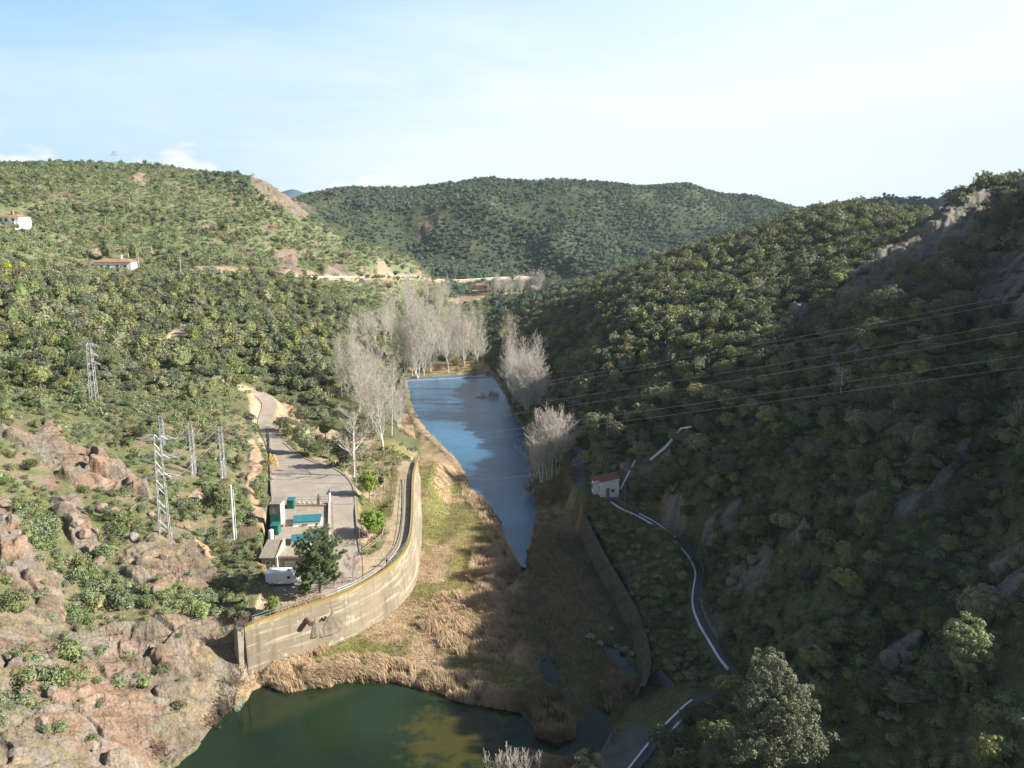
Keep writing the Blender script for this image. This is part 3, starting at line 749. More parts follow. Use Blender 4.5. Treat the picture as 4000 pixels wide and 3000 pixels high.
# ------------------------------------------------------------------ small shape builders
class MB:
    """collects shapes and links them as one mesh object"""
    def __init__(s): s.v = []; s.f = []; s.mi = []
    def add(s, v, f, mi=0):
        n = len(s.v); s.v += [tuple(map(float, p)) for p in v]; s.f += [tuple(i + n for i in q) for q in f]; s.mi += [mi] * len(f)
        return s
    def box(s, x0, x1, y0, y1, z0, z1, mi=0, M=None):
        v = [(x, y, z) for z in (z0, z1) for y in (y0, y1) for x in (x0, x1)]
        if M is not None: v = [M @ Vector(p) for p in v]
        return s.add(v, [(0, 2, 3, 1), (4, 5, 7, 6), (0, 1, 5, 4), (2, 6, 7, 3), (0, 4, 6, 2), (1, 3, 7, 5)], mi)
    def bar(s, a, b, r, n=6, r2=None, mi=0, cap=True):
        a, b = Vector(a), Vector(b); d = b - a
        if d.length < 1e-6: return s
        d.normalize(); r2 = r if r2 is None else r2
        x = d.orthogonal().normalized(); y = d.cross(x)
        v = []
        for c, rr in ((a, r), (b, r2)):
            for k in range(n):
                t = 2 * math.pi * k / n + math.pi / n
                v.append(c + (x * math.cos(t) + y * math.sin(t)) * rr)
        f = [(k, (k + 1) % n, n + (k + 1) % n, n + k) for k in range(n)]
        if cap: f += [tuple(range(n))[::-1], tuple(range(n, 2 * n))]
        return s.add(v, f, mi)
    def tube(s, pts, r, n=6, mi=0):
        pts = [Vector(p) for p in pts]; v = []; N_ = len(pts)
        rs = r if hasattr(r, '__len__') else [r] * N_
        pd = None
        for i, p in enumerate(pts):
            d = (pts[min(i + 1, N_ - 1)] - pts[max(i - 1, 0)]).normalized()
            x = (d.orthogonal() if pd is None else (pd - d * pd.dot(d))).normalized(); pd = x
            y = d.cross(x)
            for k in range(n):
                t = 2 * math.pi * k / n
                v.append(p + (x * math.cos(t) + y * math.sin(t)) * rs[i])
        f = [(i * n + k, i * n + (k + 1) % n, (i + 1) * n + (k + 1) % n, (i + 1) * n + k) for i in range(N_ - 1) for k in range(n)]
        f += [tuple(range(n))[::-1], tuple(range((N_ - 1) * n, N_ * n))]
        return s.add(v, f, mi)
    def lathe(s, prof, n=12, c=(0, 0, 0), mi=0):
        v = []; 
        for r, z in prof:
            for k in range(n):
                t = 2 * math.pi * k / n; v.append((c[0] + r * math.cos(t), c[1] + r * math.sin(t), c[2] + z))
        f = [(i * n + k, i * n + (k + 1) % n, (i + 1) * n + (k + 1) % n, (i + 1) * n + k) for i in range(len(prof) - 1) for k in range(n)]
        f += [tuple(range(n))[::-1], tuple(range((len(prof) - 1) * n, len(prof) * n))]
        return s.add(v, f, mi)
    def prism(s, P, z0, z1, mi=0):
        n = len(P)
        v = [(p[0], p[1], z0) for p in P] + [(p[0], p[1], z1) for p in P]
        f = [(i, (i + 1) % n, n + (i + 1) % n, n + i) for i in range(n)] + [tuple(range(n))[::-1], tuple(range(n, 2 * n))]
        return s.add(v, f, mi)
    def build(s, name, mats, parent=None, smooth=False, **kw):
        me = bpy.data.meshes.new(name)
        me.from_pydata(s.v, [], s.f)
        mats = mats if isinstance(mats, (list, tuple)) else [mats]
        for m in mats: me.materials.append(m)
        if any(s.mi): me.polygons.foreach_set('material_index', s.mi)
        if smooth: me.polygons.foreach_set('use_smooth', [True] * len(s.f))
        me.update()
        o = bpy.data.objects.new(name, me)
        loc = kw.pop('loc', None)
        if loc is not None: o.location = loc
        if kw.get('rz') is not None: o.rotation_euler[2] = kw['rz']
        kw.pop('rz', None)
        return link(o, parent, **kw)

def empty(name, loc, label, cat, group=None, rz=0.0):
    o = bpy.data.objects.new(name, None)
    o.empty_display_size = .5
    o.location = loc; o.rotation_euler[2] = rz
    return link(o, None, label, cat, group)

def strip_mesh(L, wl, wr, dz=0.0, thick=0.25):
    """a ribbon of constant width along the 3D polyline L, with sides going down by thick"""
    L = np.asarray(L); d = np.gradient(L[:, :2], axis=0); d /= np.linalg.norm(d, axis=1)[:, None] + 1e-9
    nrm = np.stack([-d[:, 1], d[:, 0]], 1)
    a = np.c_[L[:, :2] + nrm * wl, L[:, 2] + dz]; b = np.c_[L[:, :2] - nrm * wr, L[:, 2] + dz]
    a2 = a - [0, 0, thick]; b2 = b - [0, 0, thick]
    n = len(L); v = np.vstack([a, b, a2, b2]); f = []
    for i in range(n - 1):
        f += [(i, n + i, n + i + 1, i + 1), (2 * n + i, i, i + 1, 2 * n + i + 1), (n + i, 3 * n + i, 3 * n + i + 1, n + i + 1)]
    f += [(0, 2 * n, 3 * n, n), (n - 1, 2 * n - 1, 4 * n - 1, 3 * n - 1)]
    return v, f

# ------------------------------------------------------------------ water
def water_mat(name, deep, rough, bscale, bstr, patch=None):
    m = bpy.data.materials.new(name); m.use_nodes = True
    nt = m.node_tree; N = nt.nodes; L = nt.links; b = N['Principled BSDF']
    b.inputs['Base Color'].default_value = (*deep, 1); b.inputs['Roughness'].default_value = rough
    b.inputs['IOR'].default_value = 1.33; b.inputs['Specular IOR Level'].default_value = .5
    tc = N.new('ShaderNodeTexCoord'); mp = N.new('ShaderNodeMapping'); mp.inputs['Scale'].default_value = (1, 2.0, 1); L.new(tc.outputs['Object'], mp.inputs[0])
    n = N.new('ShaderNodeTexNoise'); n.inputs['Scale'].default_value = bscale; n.inputs['Detail'].default_value = 4; L.new(mp.outputs[0], n.inputs['Vector'])
    bp = N.new('ShaderNodeBump'); bp.inputs['Strength'].default_value = bstr; bp.inputs['Distance'].default_value = .2; L.new(n.outputs['Fac'], bp.inputs['Height']); L.new(bp.outputs[0], b.inputs['Normal'])
    n0 = N.new('ShaderNodeTexNoise'); n0.inputs['Scale'].default_value = .05; n0.inputs['Detail'].default_value = 5; L.new(tc.outputs['Object'], n0.inputs['Vector'])
    mr0 = N.new('ShaderNodeMapRange'); mr0.inputs['From Min'].default_value = .35; mr0.inputs['From Max'].default_value = .65; mr0.inputs['To Min'].default_value = .75; mr0.inputs['To Max'].default_value = 1.3
    L.new(n0.outputs['Fac'], mr0.inputs['Value'])
    vs = N.new('ShaderNodeVectorMath'); vs.operation = 'SCALE'; vs.inputs[0].default_value = deep; L.new(mr0.outputs[0], vs.inputs['Scale']); src = vs.outputs[0]
    if patch:      # weed growing under the surface near one shore
        (px, py), rad, pcol = patch
        vm = N.new('ShaderNodeVectorMath'); vm.operation = 'SUBTRACT'; L.new(tc.outputs['Object'], vm.inputs[0]); vm.inputs[1].default_value = (px, py, ZW)
        vm2 = N.new('ShaderNodeVectorMath'); vm2.operation = 'MULTIPLY'; L.new(vm.outputs[0], vm2.inputs[0]); vm2.inputs[1].default_value = (1 / rad[0], 1 / rad[1], 0)
        ln = N.new('ShaderNodeVectorMath'); ln.operation = 'LENGTH'; L.new(vm2.outputs[0], ln.inputs[0])
        n2 = N.new('ShaderNodeTexNoise'); n2.inputs['Scale'].default_value = .45; n2.inputs['Detail'].default_value = 7; n2.inputs['Roughness'].default_value = .62; L.new(tc.outputs['Object'], n2.inputs['Vector'])
        ma = N.new('ShaderNodeMath'); ma.operation = 'MULTIPLY_ADD'; ma.inputs[1].default_value = -2.6; ma.inputs[2].default_value = 1.35; L.new(n2.outputs['Fac'], ma.inputs[0])
        ad = N.new('ShaderNodeMath'); ad.operation = 'ADD'; L.new(ln.outputs['Value'], ad.inputs[0]); L.new(ma.outputs[0], ad.inputs[1])
        mr = N.new('ShaderNodeMapRange'); mr.inputs['From Min'].default_value = 1.15; mr.inputs['From Max'].default_value = .55; mr.inputs['To Min'].default_value = 0; mr.inputs['To Max'].default_value = .6; L.new(ad.outputs[0], mr.inputs['Value'])
        mx = N.new('ShaderNodeMix'); mx.data_type = 'RGBA'; L.new(mr.outputs[0], mx.inputs[0]); L.new(src, mx.inputs[6]); mx.inputs[7].default_value = (*pcol, 1); src = mx.outputs[2]
    L.new(src, b.inputs['Base Color'])
    # shallow water lets the bed show: transparent near the shore, driven by the depth of the bed below
    return m

def grow(P, d):
    c = P.mean(0); Q = []
    n = len(P)
    area = 0.5 * sum(P[i][0] * P[(i + 1) % n][1] - P[(i + 1) % n][0] * P[i][1] for i in range(n))
    sg = 1 if area > 0 else -1
    for i in range(n):
        t = P[(i + 1) % n] - P[i - 1]; t = t / (np.linalg.norm(t) + 1e-9)
        Q.append(P[i] + sg * np.array((t[1], -t[0])) * d)
    return np.array(Q)

def sheet(name, x0, x1, y0, y1, z, m, step=4.0):
    nx = max(2, int((x1 - x0) / step)); ny = max(2, int((y1 - y0) / step))
    gx, gy = np.meshgrid(np.linspace(x0, x1, nx), np.linspace(y0, y1, ny))
    v = np.stack([gx.ravel(), gy.ravel(), np.full(gx.size, z)], 1)
    idx = np.arange(nx * ny).reshape(ny, nx)
    f = np.stack([idx[:-1, :-1], idx[:-1, 1:], idx[1:, 1:], idx[1:, :-1]], -1).reshape(-1, 4)
    return link(bpy.data.objects.new(name, np_mesh(name, v, f, [m])), kind='structure')

M_POND = water_mat('pond_water', (.016, .029, .012), .05, 1.6, .05, patch=((at_z(985, 1590, ZW)[0], at_z(985, 1590, ZW)[1]), (7.5, 9), (.085, .072, .014)))
M_POOL = water_mat('river_water', (.045, .135, .235), .10, 2.2, .5)  # blue of the reflected high sky put into the base colour
def poly_sheet(name, P, z, m):
    from mathutils.geometry import tessellate_polygon
    t = tessellate_polygon([[Vector((p[0], p[1], 0)) for p in P]])
    return link(bpy.data.objects.new(name, np_mesh(name, np.c_[P, np.full(len(P), z)], np.array(t), [m])), kind='structure')
poly_sheet('pond_water', grow(POND, 3.2), ZW, M_POND)
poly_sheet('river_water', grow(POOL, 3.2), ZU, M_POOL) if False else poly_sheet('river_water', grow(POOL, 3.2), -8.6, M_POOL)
for S in STREAMS[:2]: poly_sheet('stream_water', grow(S, 2.6), ZW, M_POND)

# ------------------------------------------------------------------ paved ground
M_ASPH = mat('yard_concrete', (.355, .305, .25), .9, noise=[(.25, .14, None), (1.6, .09, None), (.35, .4, (.27, .235, .20)), (.09, .25, (.31, .25, .19))], bump=.25, bscale=9)
M_ROAD = mat('road_concrete', (.34, .29, .235), .9, noise=[(.3, .12, None), (2, .08, None)], bump=.25, bscale=9)
M_CONC = mat('concrete', (.27, .24, .195), .9, noise=[(.5, .16, None), (2.5, .10, None), (1.2, .45, (.17, .15, .12))], bump=.3, bscale=6)
M_KERB = mat('kerb_stone', (.34, .29, .235), .9, noise=(2.0, .15, None), bump=.2)
M_WHITE = mat('white_paint', (.78, .80, .80), .6, noise=(1.5, .08, None))
M_GREY = mat('galvanised_steel', (.36, .365, .37), .45, metal=.35, noise=(3, .12, None))
M_DARKM = mat('dark_steel', (.10, .10, .10), .5, metal=.4, noise=(3, .12, None))

def flat_poly(name, P, z, m, **kw):
    b = MB(); b.prism(P, z - .22, z)
    return b.build(name, m, **kw)
yard_P = grow(YARD, .15)
b = MB()
b.prism(wpoly([(583.5, 935), (612, 955), (638, 979), (678, 999), (718, 1009), (742, 1023), (758, 1039), (767, 1059), (768, 1089.5), (587, 1089.5), (585, 1040), (584, 1000)], Y0), Y0 - .3, Y0)
b.build('yard', M_ASPH, kind='structure')
b = MB()
l0, l1 = at_z(715, 1089.5, Y0), at_z(768, 1089.5, Y0); m0, m1 = at_z(719, 1192, P0), at_z(779, 1197, P0)
e0, e1 = at_z(690, 1240, P0), at_z(768, 1240, P0)
b.add([(l0[0], l0[1], Y0 - .004), (l1[0], l1[1], Y0 - .004), (m1[0], m1[1], P0 + .06), (m0[0], m0[1], P0 + .06), (e0[0], e0[1], P0 + .062), (e1[0], e1[1], P0 + .062)], [(0, 3, 2, 1), (3, 4, 5, 2)])
b.build('lane', M_ASPH, kind='structure')
fc = wpoly([(560, 1238), (778, 1238), (762, 1264), (745, 1268), (680, 1288), (640, 1292), (600, 1270), (575, 1262)], P0)
b = MB(); b.prism(fc, P0 - .2, P0 + .075); b.build('forecourt', M_ASPH, kind='structure')
v, f = strip_mesh(ROAD, 2.3, 2.3, .03, .4)
MB().add(v, f).build('access_road', M_ROAD, kind='structure')
v, f = strip_mesh(TRK, 2.2, 2.2, .05, .4)
MB().add(v, f).build('forest_track', M_ROAD, kind='structure')
M_TAR = mat('main_road_asphalt', (.20, .19, .18), .9, noise=(1.0, .15, None))
for Ln, nm in ((MROAD, 'main_road'), (MROAD2, 'main_road')):
    v, f = strip_mesh(Ln, 3.4, 3.4, .06, .5)
    MB().add(v, f).build(nm, M_TAR, kind='structure')
M_PATH = mat('path_concrete', (.10, .105, .11), .85, noise=[(.8, .14, None)], bump=.2)
_k = int(np.argmax(PATH[:, 0])) 
for _seg in (PATH[:_k - 2], PATH[_k + 9:]):
    v, f = strip_mesh(_seg, .50, .50, .06, .5)
    MB().add(v, f).build('embankment_path', M_PATH, kind='structure')
# spillway apron beside the stream
b = MB(); n_ = len(APRON3)
b.add([tuple(p) for p in APRON3] + [(p[0], p[1], p[2] - .6) for p in APRON3], [tuple(range(n_))] + [(i, n_ + i, n_ + (i + 1) % n_, (i + 1) % n_) for i in range(n_)])
b.build('spillway_apron', mat('wet_concrete', (.075, .08, .082), .7, noise=[(.4, .25, None), (3, .15, None)], bump=.3), label='dark sloping concrete apron beside the stream below the railed path', cat='apron')

# ------------------------------------------------------------------ foliage prototypes
def leaf_faces(cen, nrm, size, asp=1.0):
    """one quad per leaf clump: centres (n,3), normals (n,3)"""
    n = len(cen)
    a = np.cross(nrm, rng.normal(size=(n, 3))); a /= np.linalg.norm(a, axis=1)[:, None] + 1e-9
    b = np.cross(nrm, a); b /= np.linalg.norm(b, axis=1)[:, None] + 1e-9
    s = size * rng.uniform(.6, 1.3, (n, 1))
    a = a * s; b = b * s * asp
    v = np.stack([cen - a * .9 - b * .25, cen + b * .75 - a * .1, cen + a * .9 + b * .2, cen - b * .7 + a * .15], 1).reshape(-1, 3)
    f = np.arange(4 * n).reshape(n, 4)
    return v, f

def crown(R=2.6, Hc=3.0, z0=1.6, lumps=34, per=55, leaf=.17, seed=0, flat=.25, core=True, lr=.34, rag=.5):
    """a lumpy crown: leaf clumps gathered on many small domes over an irregular ellipsoid"""
    r = np.random.default_rng(seed)
    i = np.arange(lumps) + .5
    ph = i * 2.399963 + r.uniform(0, 6); t = 1 - (i / lumps) * (1 + flat)
    t = np.clip(t + r.normal(0, .08, lumps), -.6, 1)
    d = np.stack([np.sqrt(1 - t * t) * np.cos(ph), np.sqrt(1 - t * t) * np.sin(ph), t], 1)
    k = .72 + .28 * r.uniform(-1, 1, (lumps, 1)) * rag
    ctr = d * k * np.array((R, R, Hc * .62)) + np.array((0, 0, z0 + Hc * .40))
    cs, ns = [], []
    for j in range(lumps):
        m = int(per * r.uniform(.6, 1.4))
        q = r.normal(size=(m, 3)); q /= np.linalg.norm(q, axis=1)[:, None]
        q = q + d[j] * .55 + np.array((0, 0, .25)); q /= np.linalg.norm(q, axis=1)[:, None]
        rad = R * lr * r.uniform(.75, 1.25) * r.uniform(.72, 1.08, (m, 1))
        cs.append(ctr[j] + q * rad * np.array((1, 1, .8)))
        ns.append(q + r.normal(0, .42, (m, 3)))
    c = np.vstack(cs); n = np.vstack(ns); n /= np.linalg.norm(n, axis=1)[:, None]
    v, f = leaf_faces(c, n, leaf)
    if core:        # inner mass of foliage
        u_, w_ = 8, 5
        vv = []; 
        for a in range(w_ + 1):
            th = math.pi * a / w_
            for b in range(u_):
                p = 2 * math.pi * b / u_
                e = 1 + .18 * math.sin(3 * p + seed + a)
                vv.append((R * .66 * e * math.sin(th) * math.cos(p), R * .66 * e * math.sin(th) * math.sin(p), z0 + Hc * .38 + Hc * .40 * math.cos(th)))
        ff = [(a * u_ + b, a * u_ + (b + 1) % u_, (a + 1) * u_ + (b + 1) % u_, (a + 1) * u_ + b) for a in range(w_) for b in range(u_)]
        n0 = len(v); v = np.vstack([v, np.array(vv)]); f = np.vstack([f, np.array(ff) + n0])
    return v, f

def fol_mat(name, col, rand=.34, hue=.025, trans=.15, nz=.35):
    return mat(name, col, .75, noise=[(.9, nz, None), (7, .22, None)], rand=rand, hue=hue, trans=trans, spec=.25)
M_OAK = fol_mat('oak_foliage', (.228, .245, .105), trans=.15)
M_OAKD = fol_mat('dark_oak_foliage', (.135, .165, .075))
M_OAKG = fol_mat('grey_oak_foliage', (.185, .185, .115))
M_OAKF = fol_mat('far_foliage', (.120, .165, .105), rand=.3, nz=.25, trans=.12)  # bluish tint of distance haze put into the far crowns
M_SHR = fol_mat('shrub_foliage', (.190, .225, .100), rand=.35, hue=.03)
M_PINE = fol_mat('pine_needles', (.145, .195, .062), rand=.15)
M_PINEL = fol_mat('light_pine_needles', (.185, .225, .085), rand=.15)
M_BRIGHT = fol_mat('bright_leaves', (.20, .26, .045), rand=.1)
M_DARK = fol_mat('dark_leaves', (.055, .070, .040), rand=.15)
M_BARK = mat('bark', (.20, .165, .13), .9, noise=[(3, .3, None)], bump=.5, bscale=12)
M_BARE = mat('pale_bark', (.58, .54, .48), .85, noise=[(1.5, .2, None)], rand=.12)
M_TWIG = mat('twigs', (.52, .46, .39), .85, noise=[(.6, .2, None)], rand=.12)

def crown_mesh(name, m, **kw):
    v, f = crown(**kw)
    return np_mesh(name, v, f, [m])

def trunk_mesh(name, h=2.6, r=.16, seed=0, limbs=5, spread=1.5, m=None):
    rr = random.Random(seed); b = MB()
    x, y = rr.uniform(-.25, .25), rr.uniform(-.25, .25)
    b.tube([(0, 0, -.4), (x * .4, y * .4, h * .4), (x, y, h)], [r * 1.25, r, r * .75], 6)
    for k in range(limbs):
        a = 6.283 * k / limbs + rr.uniform(-.4, .4); z = h * rr.uniform(.55, .95)
        s = spread * rr.uniform(.6, 1)
        b.tube([(x * .8, y * .8, z), (x + math.cos(a) * s * .5, y + math.sin(a) * s * .5, z + .5), (x + math.cos(a) * s, y + math.sin(a) * s, z + 1.3)], [r * .5, r * .35, r * .15], 4)
    me = bpy.data.meshes.new(name); me.from_pydata(b.v, [], b.f); me.materials.append(m or M_BARK); me.update()
    return me

_ms = [M_OAK, M_OAKD, M_OAK, M_OAKG, M_OAKD]
OAKS = [crown_mesh('oak_crown', _ms[s - 1], seed=s, R=2.6 * a, Hc=3.2 * h, lumps=40, per=48, leaf=.15, lr=.27, rag=1.15) for s, a, h in ((1, 1, 1), (2, 1.1, .9), (3, .9, 1.15), (4, 1.05, 1.0), (5, .95, .85))]
OAKM = [crown_mesh('oak_crown_mid', (M_OAK, M_OAKD, M_OAK, M_OAKG)[s - 1], seed=20 + s, R=2.6 * a, Hc=3.2 * h, lumps=26, per=20, leaf=.26, z0=1.0, lr=.29, rag=1.15) for s, a, h in ((1, 1, 1), (2, 1.1, .9), (3, .9, 1.15), (4, 1.0, .8))]
OAKF = [crown_mesh('oak_crown_far', M_OAKF, seed=40 + s, R=2.8 * a, Hc=3.4 * h, lumps=11, per=13, leaf=.50, z0=.4) for s, a, h in ((1, 1, 1), (2, 1.15, .8), (3, .85, 1.2))]
TRUNKS = [trunk_mesh('oak_trunk', seed=s) for s in (1, 2, 3)]
SHRN = [crown_mesh('shrub_leaves', M_SHR, seed=60 + s, R=1.0, Hc=1.1 * h, z0=-.15, lumps=14, per=26, leaf=.10, flat=.1, lr=.42, rag=.8) for s, h in ((1, 1), (2, 1.3), (3, .8))]
SHRM = [crown_mesh('shrub_leaves_mid', M_SHR, seed=70 + s, R=1.0, Hc=1.1 * h, z0=-.15, lumps=8, per=12, leaf=.2, flat=.1, lr=.45, rag=.8, core=False) for s, h in ((1, 1), (2, 1.3), (3, .8))]

# ------------------------------------------------------------------ where plants stand
_ab = np.linspace(-.9, .9, 361)
_yb = np.exp(np.linspace(math.log(50), math.log(2000), 500))
_gz = base_h(_ab[None, :] * _yb[:, None], np.broadcast_to(_yb[:, None], (500, 361)))
_tan = (_gz - H) / _yb[:, None]
_rm = np.maximum.accumulate(_tan, 0)
def seen(X, Y, Z, top=5.0, slack=.012):
    a = np.clip((X / Y - _ab[0]) / (_ab[1] - _ab[0]), 0, 360).astype(int)
    j = np.clip(np.searchsorted(_yb, Y * .985) - 1, 0, 499)
    return (Z + top - H) / Y > _rm[j, a] - slack

def scatter(x0, x1, y0, y1, step):
    gx, gy = np.meshgrid(np.arange(x0, x1, step), np.arange(y0, y1, step * .87))
    gx = gx + (np.arange(gx.shape[0]) % 2)[:, None] * step / 2
    x = gx.ravel() + rng.uniform(-.42, .42, gx.size) * step; y = gy.ravel() + rng.uniform(-.42, .42, gx.size) * step
    k = (np.abs(x / y) < .78) & (y > 52)
    return x[k], y[k]

UV_CLEAR = [  # nothing tall here
    [(585, 940), (560, 1010), (555, 1240), (560, 1330), (520, 1440), (900, 1300), (915, 990), (800, 1000), (760, 1030), (640, 970)],
    [(560, 850), (545, 845), (560, 900), (575, 950), (600, 955), (600, 880)],
    [(195, 592), (195, 545), (290, 545), (300, 588)], [(-15, 440), (55, 445), (66, 494), (-15, 494)], [(1005, 645), (1010, 610), (1068, 605), (1070, 640)],
    [(1240, 1080), (1240, 960), (1330, 965), (1345, 1080), (1460, 1140), (1530, 1220), (1530, 1330), (1600, 1430), (1610, 1480), (1500, 1520), (1390, 1659), (1280, 1659), (1380, 1450)],
]
UV_BUSH = [[(140, 1300), (200, 1292), (240, 1320), (235, 1350), (170, 1352)], [(207, 1262), (290, 1258), (328, 1300), (300, 1330), (230, 1320)], [(378, 1300), (420, 1280), (485, 1270), (488, 1320), (430, 1340), (390, 1335)],
           [(15, 1460), (60, 1432), (130, 1440), (155, 1490), (100, 1525), (30, 1520)], [(135, 1380), (175, 1385), (180, 1440), (150, 1440)], [(-10, 1500), (38, 1510), (35, 1560), (-10, 1560)], [(170, 1460), (212, 1462), (212, 1498), (180, 1495)],
           [(25, 1090), (60, 1075), (112, 1110), (118, 1190), (80, 1195), (40, 1140)], [(245, 1128), (300, 1128), (305, 1160), (250, 1165)], [(368, 1080), (420, 1085), (425, 1125), (375, 1120)], [(432, 1050), (505, 1050), (505, 1110), (440, 1105)], [(0, 1280), (30, 1290), (60, 1330), (0, 1330)], [(250, 1190), (230, 1240), (200, 1270), (150, 1250), (240, 1170)]]
def no_grow(X, Y, Z, u, v, clear=0.5):
    m = (sdist(X, Y, FLOOR) < clear + .5) | (sdist(X, Y, PLAT) < .6) | (sdist(X, Y, YARD) < .8) | (sdist(X, Y, LANE) < .8) | (sdist(X, Y, BLD) < .8) | (sdist(X, Y, APRON) < .8) | (sdist(X, Y, PAD) < 1) | (sdist(X, Y, GRAVEL) < .6) | (sdist(X, Y, POOL) < 2)
    for L, w in ((ROAD, 2.9), (PATH, 1.5), (MROAD, 4.6), (MROAD2, 6.5), (TRK, 2.8)):
        d, _ = near_line(X, Y, L, 20); m |= d < w + clear
    return m

def fill_points(spec):
    """-> X, Y, Z, scale for one kind of plant; spec: list of (x0,x1,y0,y1,step,density function,size function)"""
    out = []
    for x0, x1, y0, y1, st, dens, size, top in spec:
        step_ = st
        x, y = scatter(x0, x1, y0, y1, st)
        zb = base_h(x, y)
        k = seen(x, y, zb, top, .010 if y0 < 800 else .004)
        x, y, zb = x[k], y[k], zb[k]
        u, v, _ = proj(x, y, zb)
        k = rng.uniform(size=len(x)) < dens(x, y, u, v)
        x, y, u, v = x[k], y[k], u[k], v[k]
        z, q = height(x, y, full=True)
        bm_ = uvmask(u, v, UV_BUSH, 6) if step_ < 2 else np.zeros(len(x))
        k = ~no_grow(x, y, z, u, v, .5) & (rng.uniform(size=len(x)) > q['rock'] * (.90 if step_ < 2 else .96) * (1 - bm_)) & (rng.uniform(size=len(x)) > q['soil'] * .97)
        x, y, z, u, v = x[k], y[k], z[k], u[k], v[k]
        if step_ > 3:      # crowns do not stand in front of the bare rock faces of the right hillside
            up_ = uvmask(u, v - 6500 / y, UV_ROCK, 4) * (u > 1250) * (y < 500)
            k = rng.uniform(size=len(x)) > up_ * .85
            x, y, z, u, v = x[k], y[k], z[k], u[k], v[k]
        out.append(np.stack([x, y, z, size(x, y, u, v)], 1))
    return np.vstack(out)

def d_oak_near(x, y, u, v):
    right = (u > 1090) & (y < 700)
    f = np.where(right, .93, 0.0)
    f = np.where(right & (y < 200), .93 - .50 * sstep(190, 130, y) * sstep(.35, .6, fbm(x / 15, y / 15, 3, 333)), f)
    left = (u <= 1090) & (v < 880) & (v > 585)
    f = np.where(left, .95, f)
    up = (u <= 1000) & (v <= 600)
    cl = sstep(.48, .62, fbm(x / 38, y / 38, 3, 301))
    f = np.where(up, .05 + .62 * cl, f)
    prom = (u > 690) & (u < 960) & (v < 650) & (v > 420) & (y < 800)
    f = np.where(prom, .05 + .15 * cl, f)
    low = (u <= 620) & (v >= 850)
    f = np.where(low, .035 + .10 * sstep(.5, .6, fbm(x / 16, y / 16, 3, 302)), f)
    trans_ = (u <= 620) & (v >= 780) & (v < 900)
    f = np.where(trans_, .75 - .6 * sstep(800, 890, v), f)
    mid = (u > 600) & (u <= 760) & (v > 855)
    f = np.where(mid, .15, f)
    f = np.where(uvmask(u, v, UV_CLEAR, 4) > .5, 0, f)
    f = np.where((x > 25) & (x < 62) & (np.abs(y + .087 * x - 72.5) < 6.5), .12, f)
    # the weir valley keeps its bare trees
    riv = uvmask(u, v, [[(720, 900), (725, 720), (800, 655), (880, 640), (1060, 640), (1090, 800), (900, 800), (860, 950)]], 8)
    return f * (1 - riv * .93)
def s_oak(x, y, u, v):
    r = np.exp(rng.uniform(math.log(.5), math.log(1.3), len(x))) * np.where(u > 1090, .66 + .26 * sstep(110, 260, y), .86)
    r = np.where((u < 560) & (v > 850), r * .62, r)
    r = np.where((v < 590) & (u < 1000) & (y < 800), r * .78, r)
    return r
def d_far(x, y, u, v):
    cl = sstep(.36, .56, fbm(x / 45, y / 45, 3, 305))
    return (.18 + .80 * cl) * np.where((u > 900) & (u < 1240) & (v > 585) & (v < 612), .3, 1)
def s_far(x, y, u, v): return rng.uniform(.62, 1.2, len(x))

def d_shr(x, y, u, v):
    f = np.full(len(x), .35)
    up = (u <= 1000) & (v <= 620)
    f = np.where(up, .78, f)
    low = (u <= 640) & (v >= 820)
    f = np.where(low, .22 + .70 * sstep(.40, .58, fbm(x / 7, y / 7, 3, 310)), f)
    f = np.where((u <= 1090) & (v < 900) & (v > 600), .85, f)
    f = np.where((u > 1090) & (y < 420), .8, f)
    f = np.where((u > 600) & (u < 800) & (v > 850), .45, f)
    f = np.maximum(f, .95 * uvmask(u, v, UV_BUSH, 6))
    lane_bank = uvmask(u, v, UV_BANK, 3)
    f = np.where(lane_bank > .5, .22, f)
    return np.where(uvmask(u, v, UV_CLEAR[2:5], 3) > .5, .15, f)
def s_shr(x, y, u, v):
    return rng.uniform(.45, 1.15, len(x)) ** 1.3 * np.where(y > 300, 1.5, 1.0) * (1 + .55 * uvmask(u, v, UV_BUSH, 6))

DEN = globals().get('DEN', 1.0)
oak_pts = fill_points([(-330, 420, 52, 330, 3.7, d_oak_near, s_oak, 7), (-620, 620, 330, 860, 4.6, d_oak_near, s_oak, 7), (-980, 1050, 860, 1500, 6.3, d_far, s_far, 8)])
shr_pts = fill_points([(-180, 240, 52, 230, 1.75, d_shr, s_shr, 2), (-420, 300, 230, 720, 3.0, d_shr, s_shr, 2.5), (-900, 950, 760, 1420, 6.5, lambda x, y, u, v: np.full(len(x), .7), lambda x, y, u, v: rng.uniform(1.4, 2.4, len(x)), 3)])
print('PLANTS', len(oak_pts), len(shr_pts))

def choose_single(P, n, top):
    """indices of the n plants that show largest in the picture"""
    u, v, dep = proj(P[:, 0], P[:, 1], P[:, 2] + top)
    ok = (u > 5) & (u < 2207) & (v > 5) & (v < 1645)
    size = P[:, 3] / dep * ok
    return np.argsort(-size)[:n]

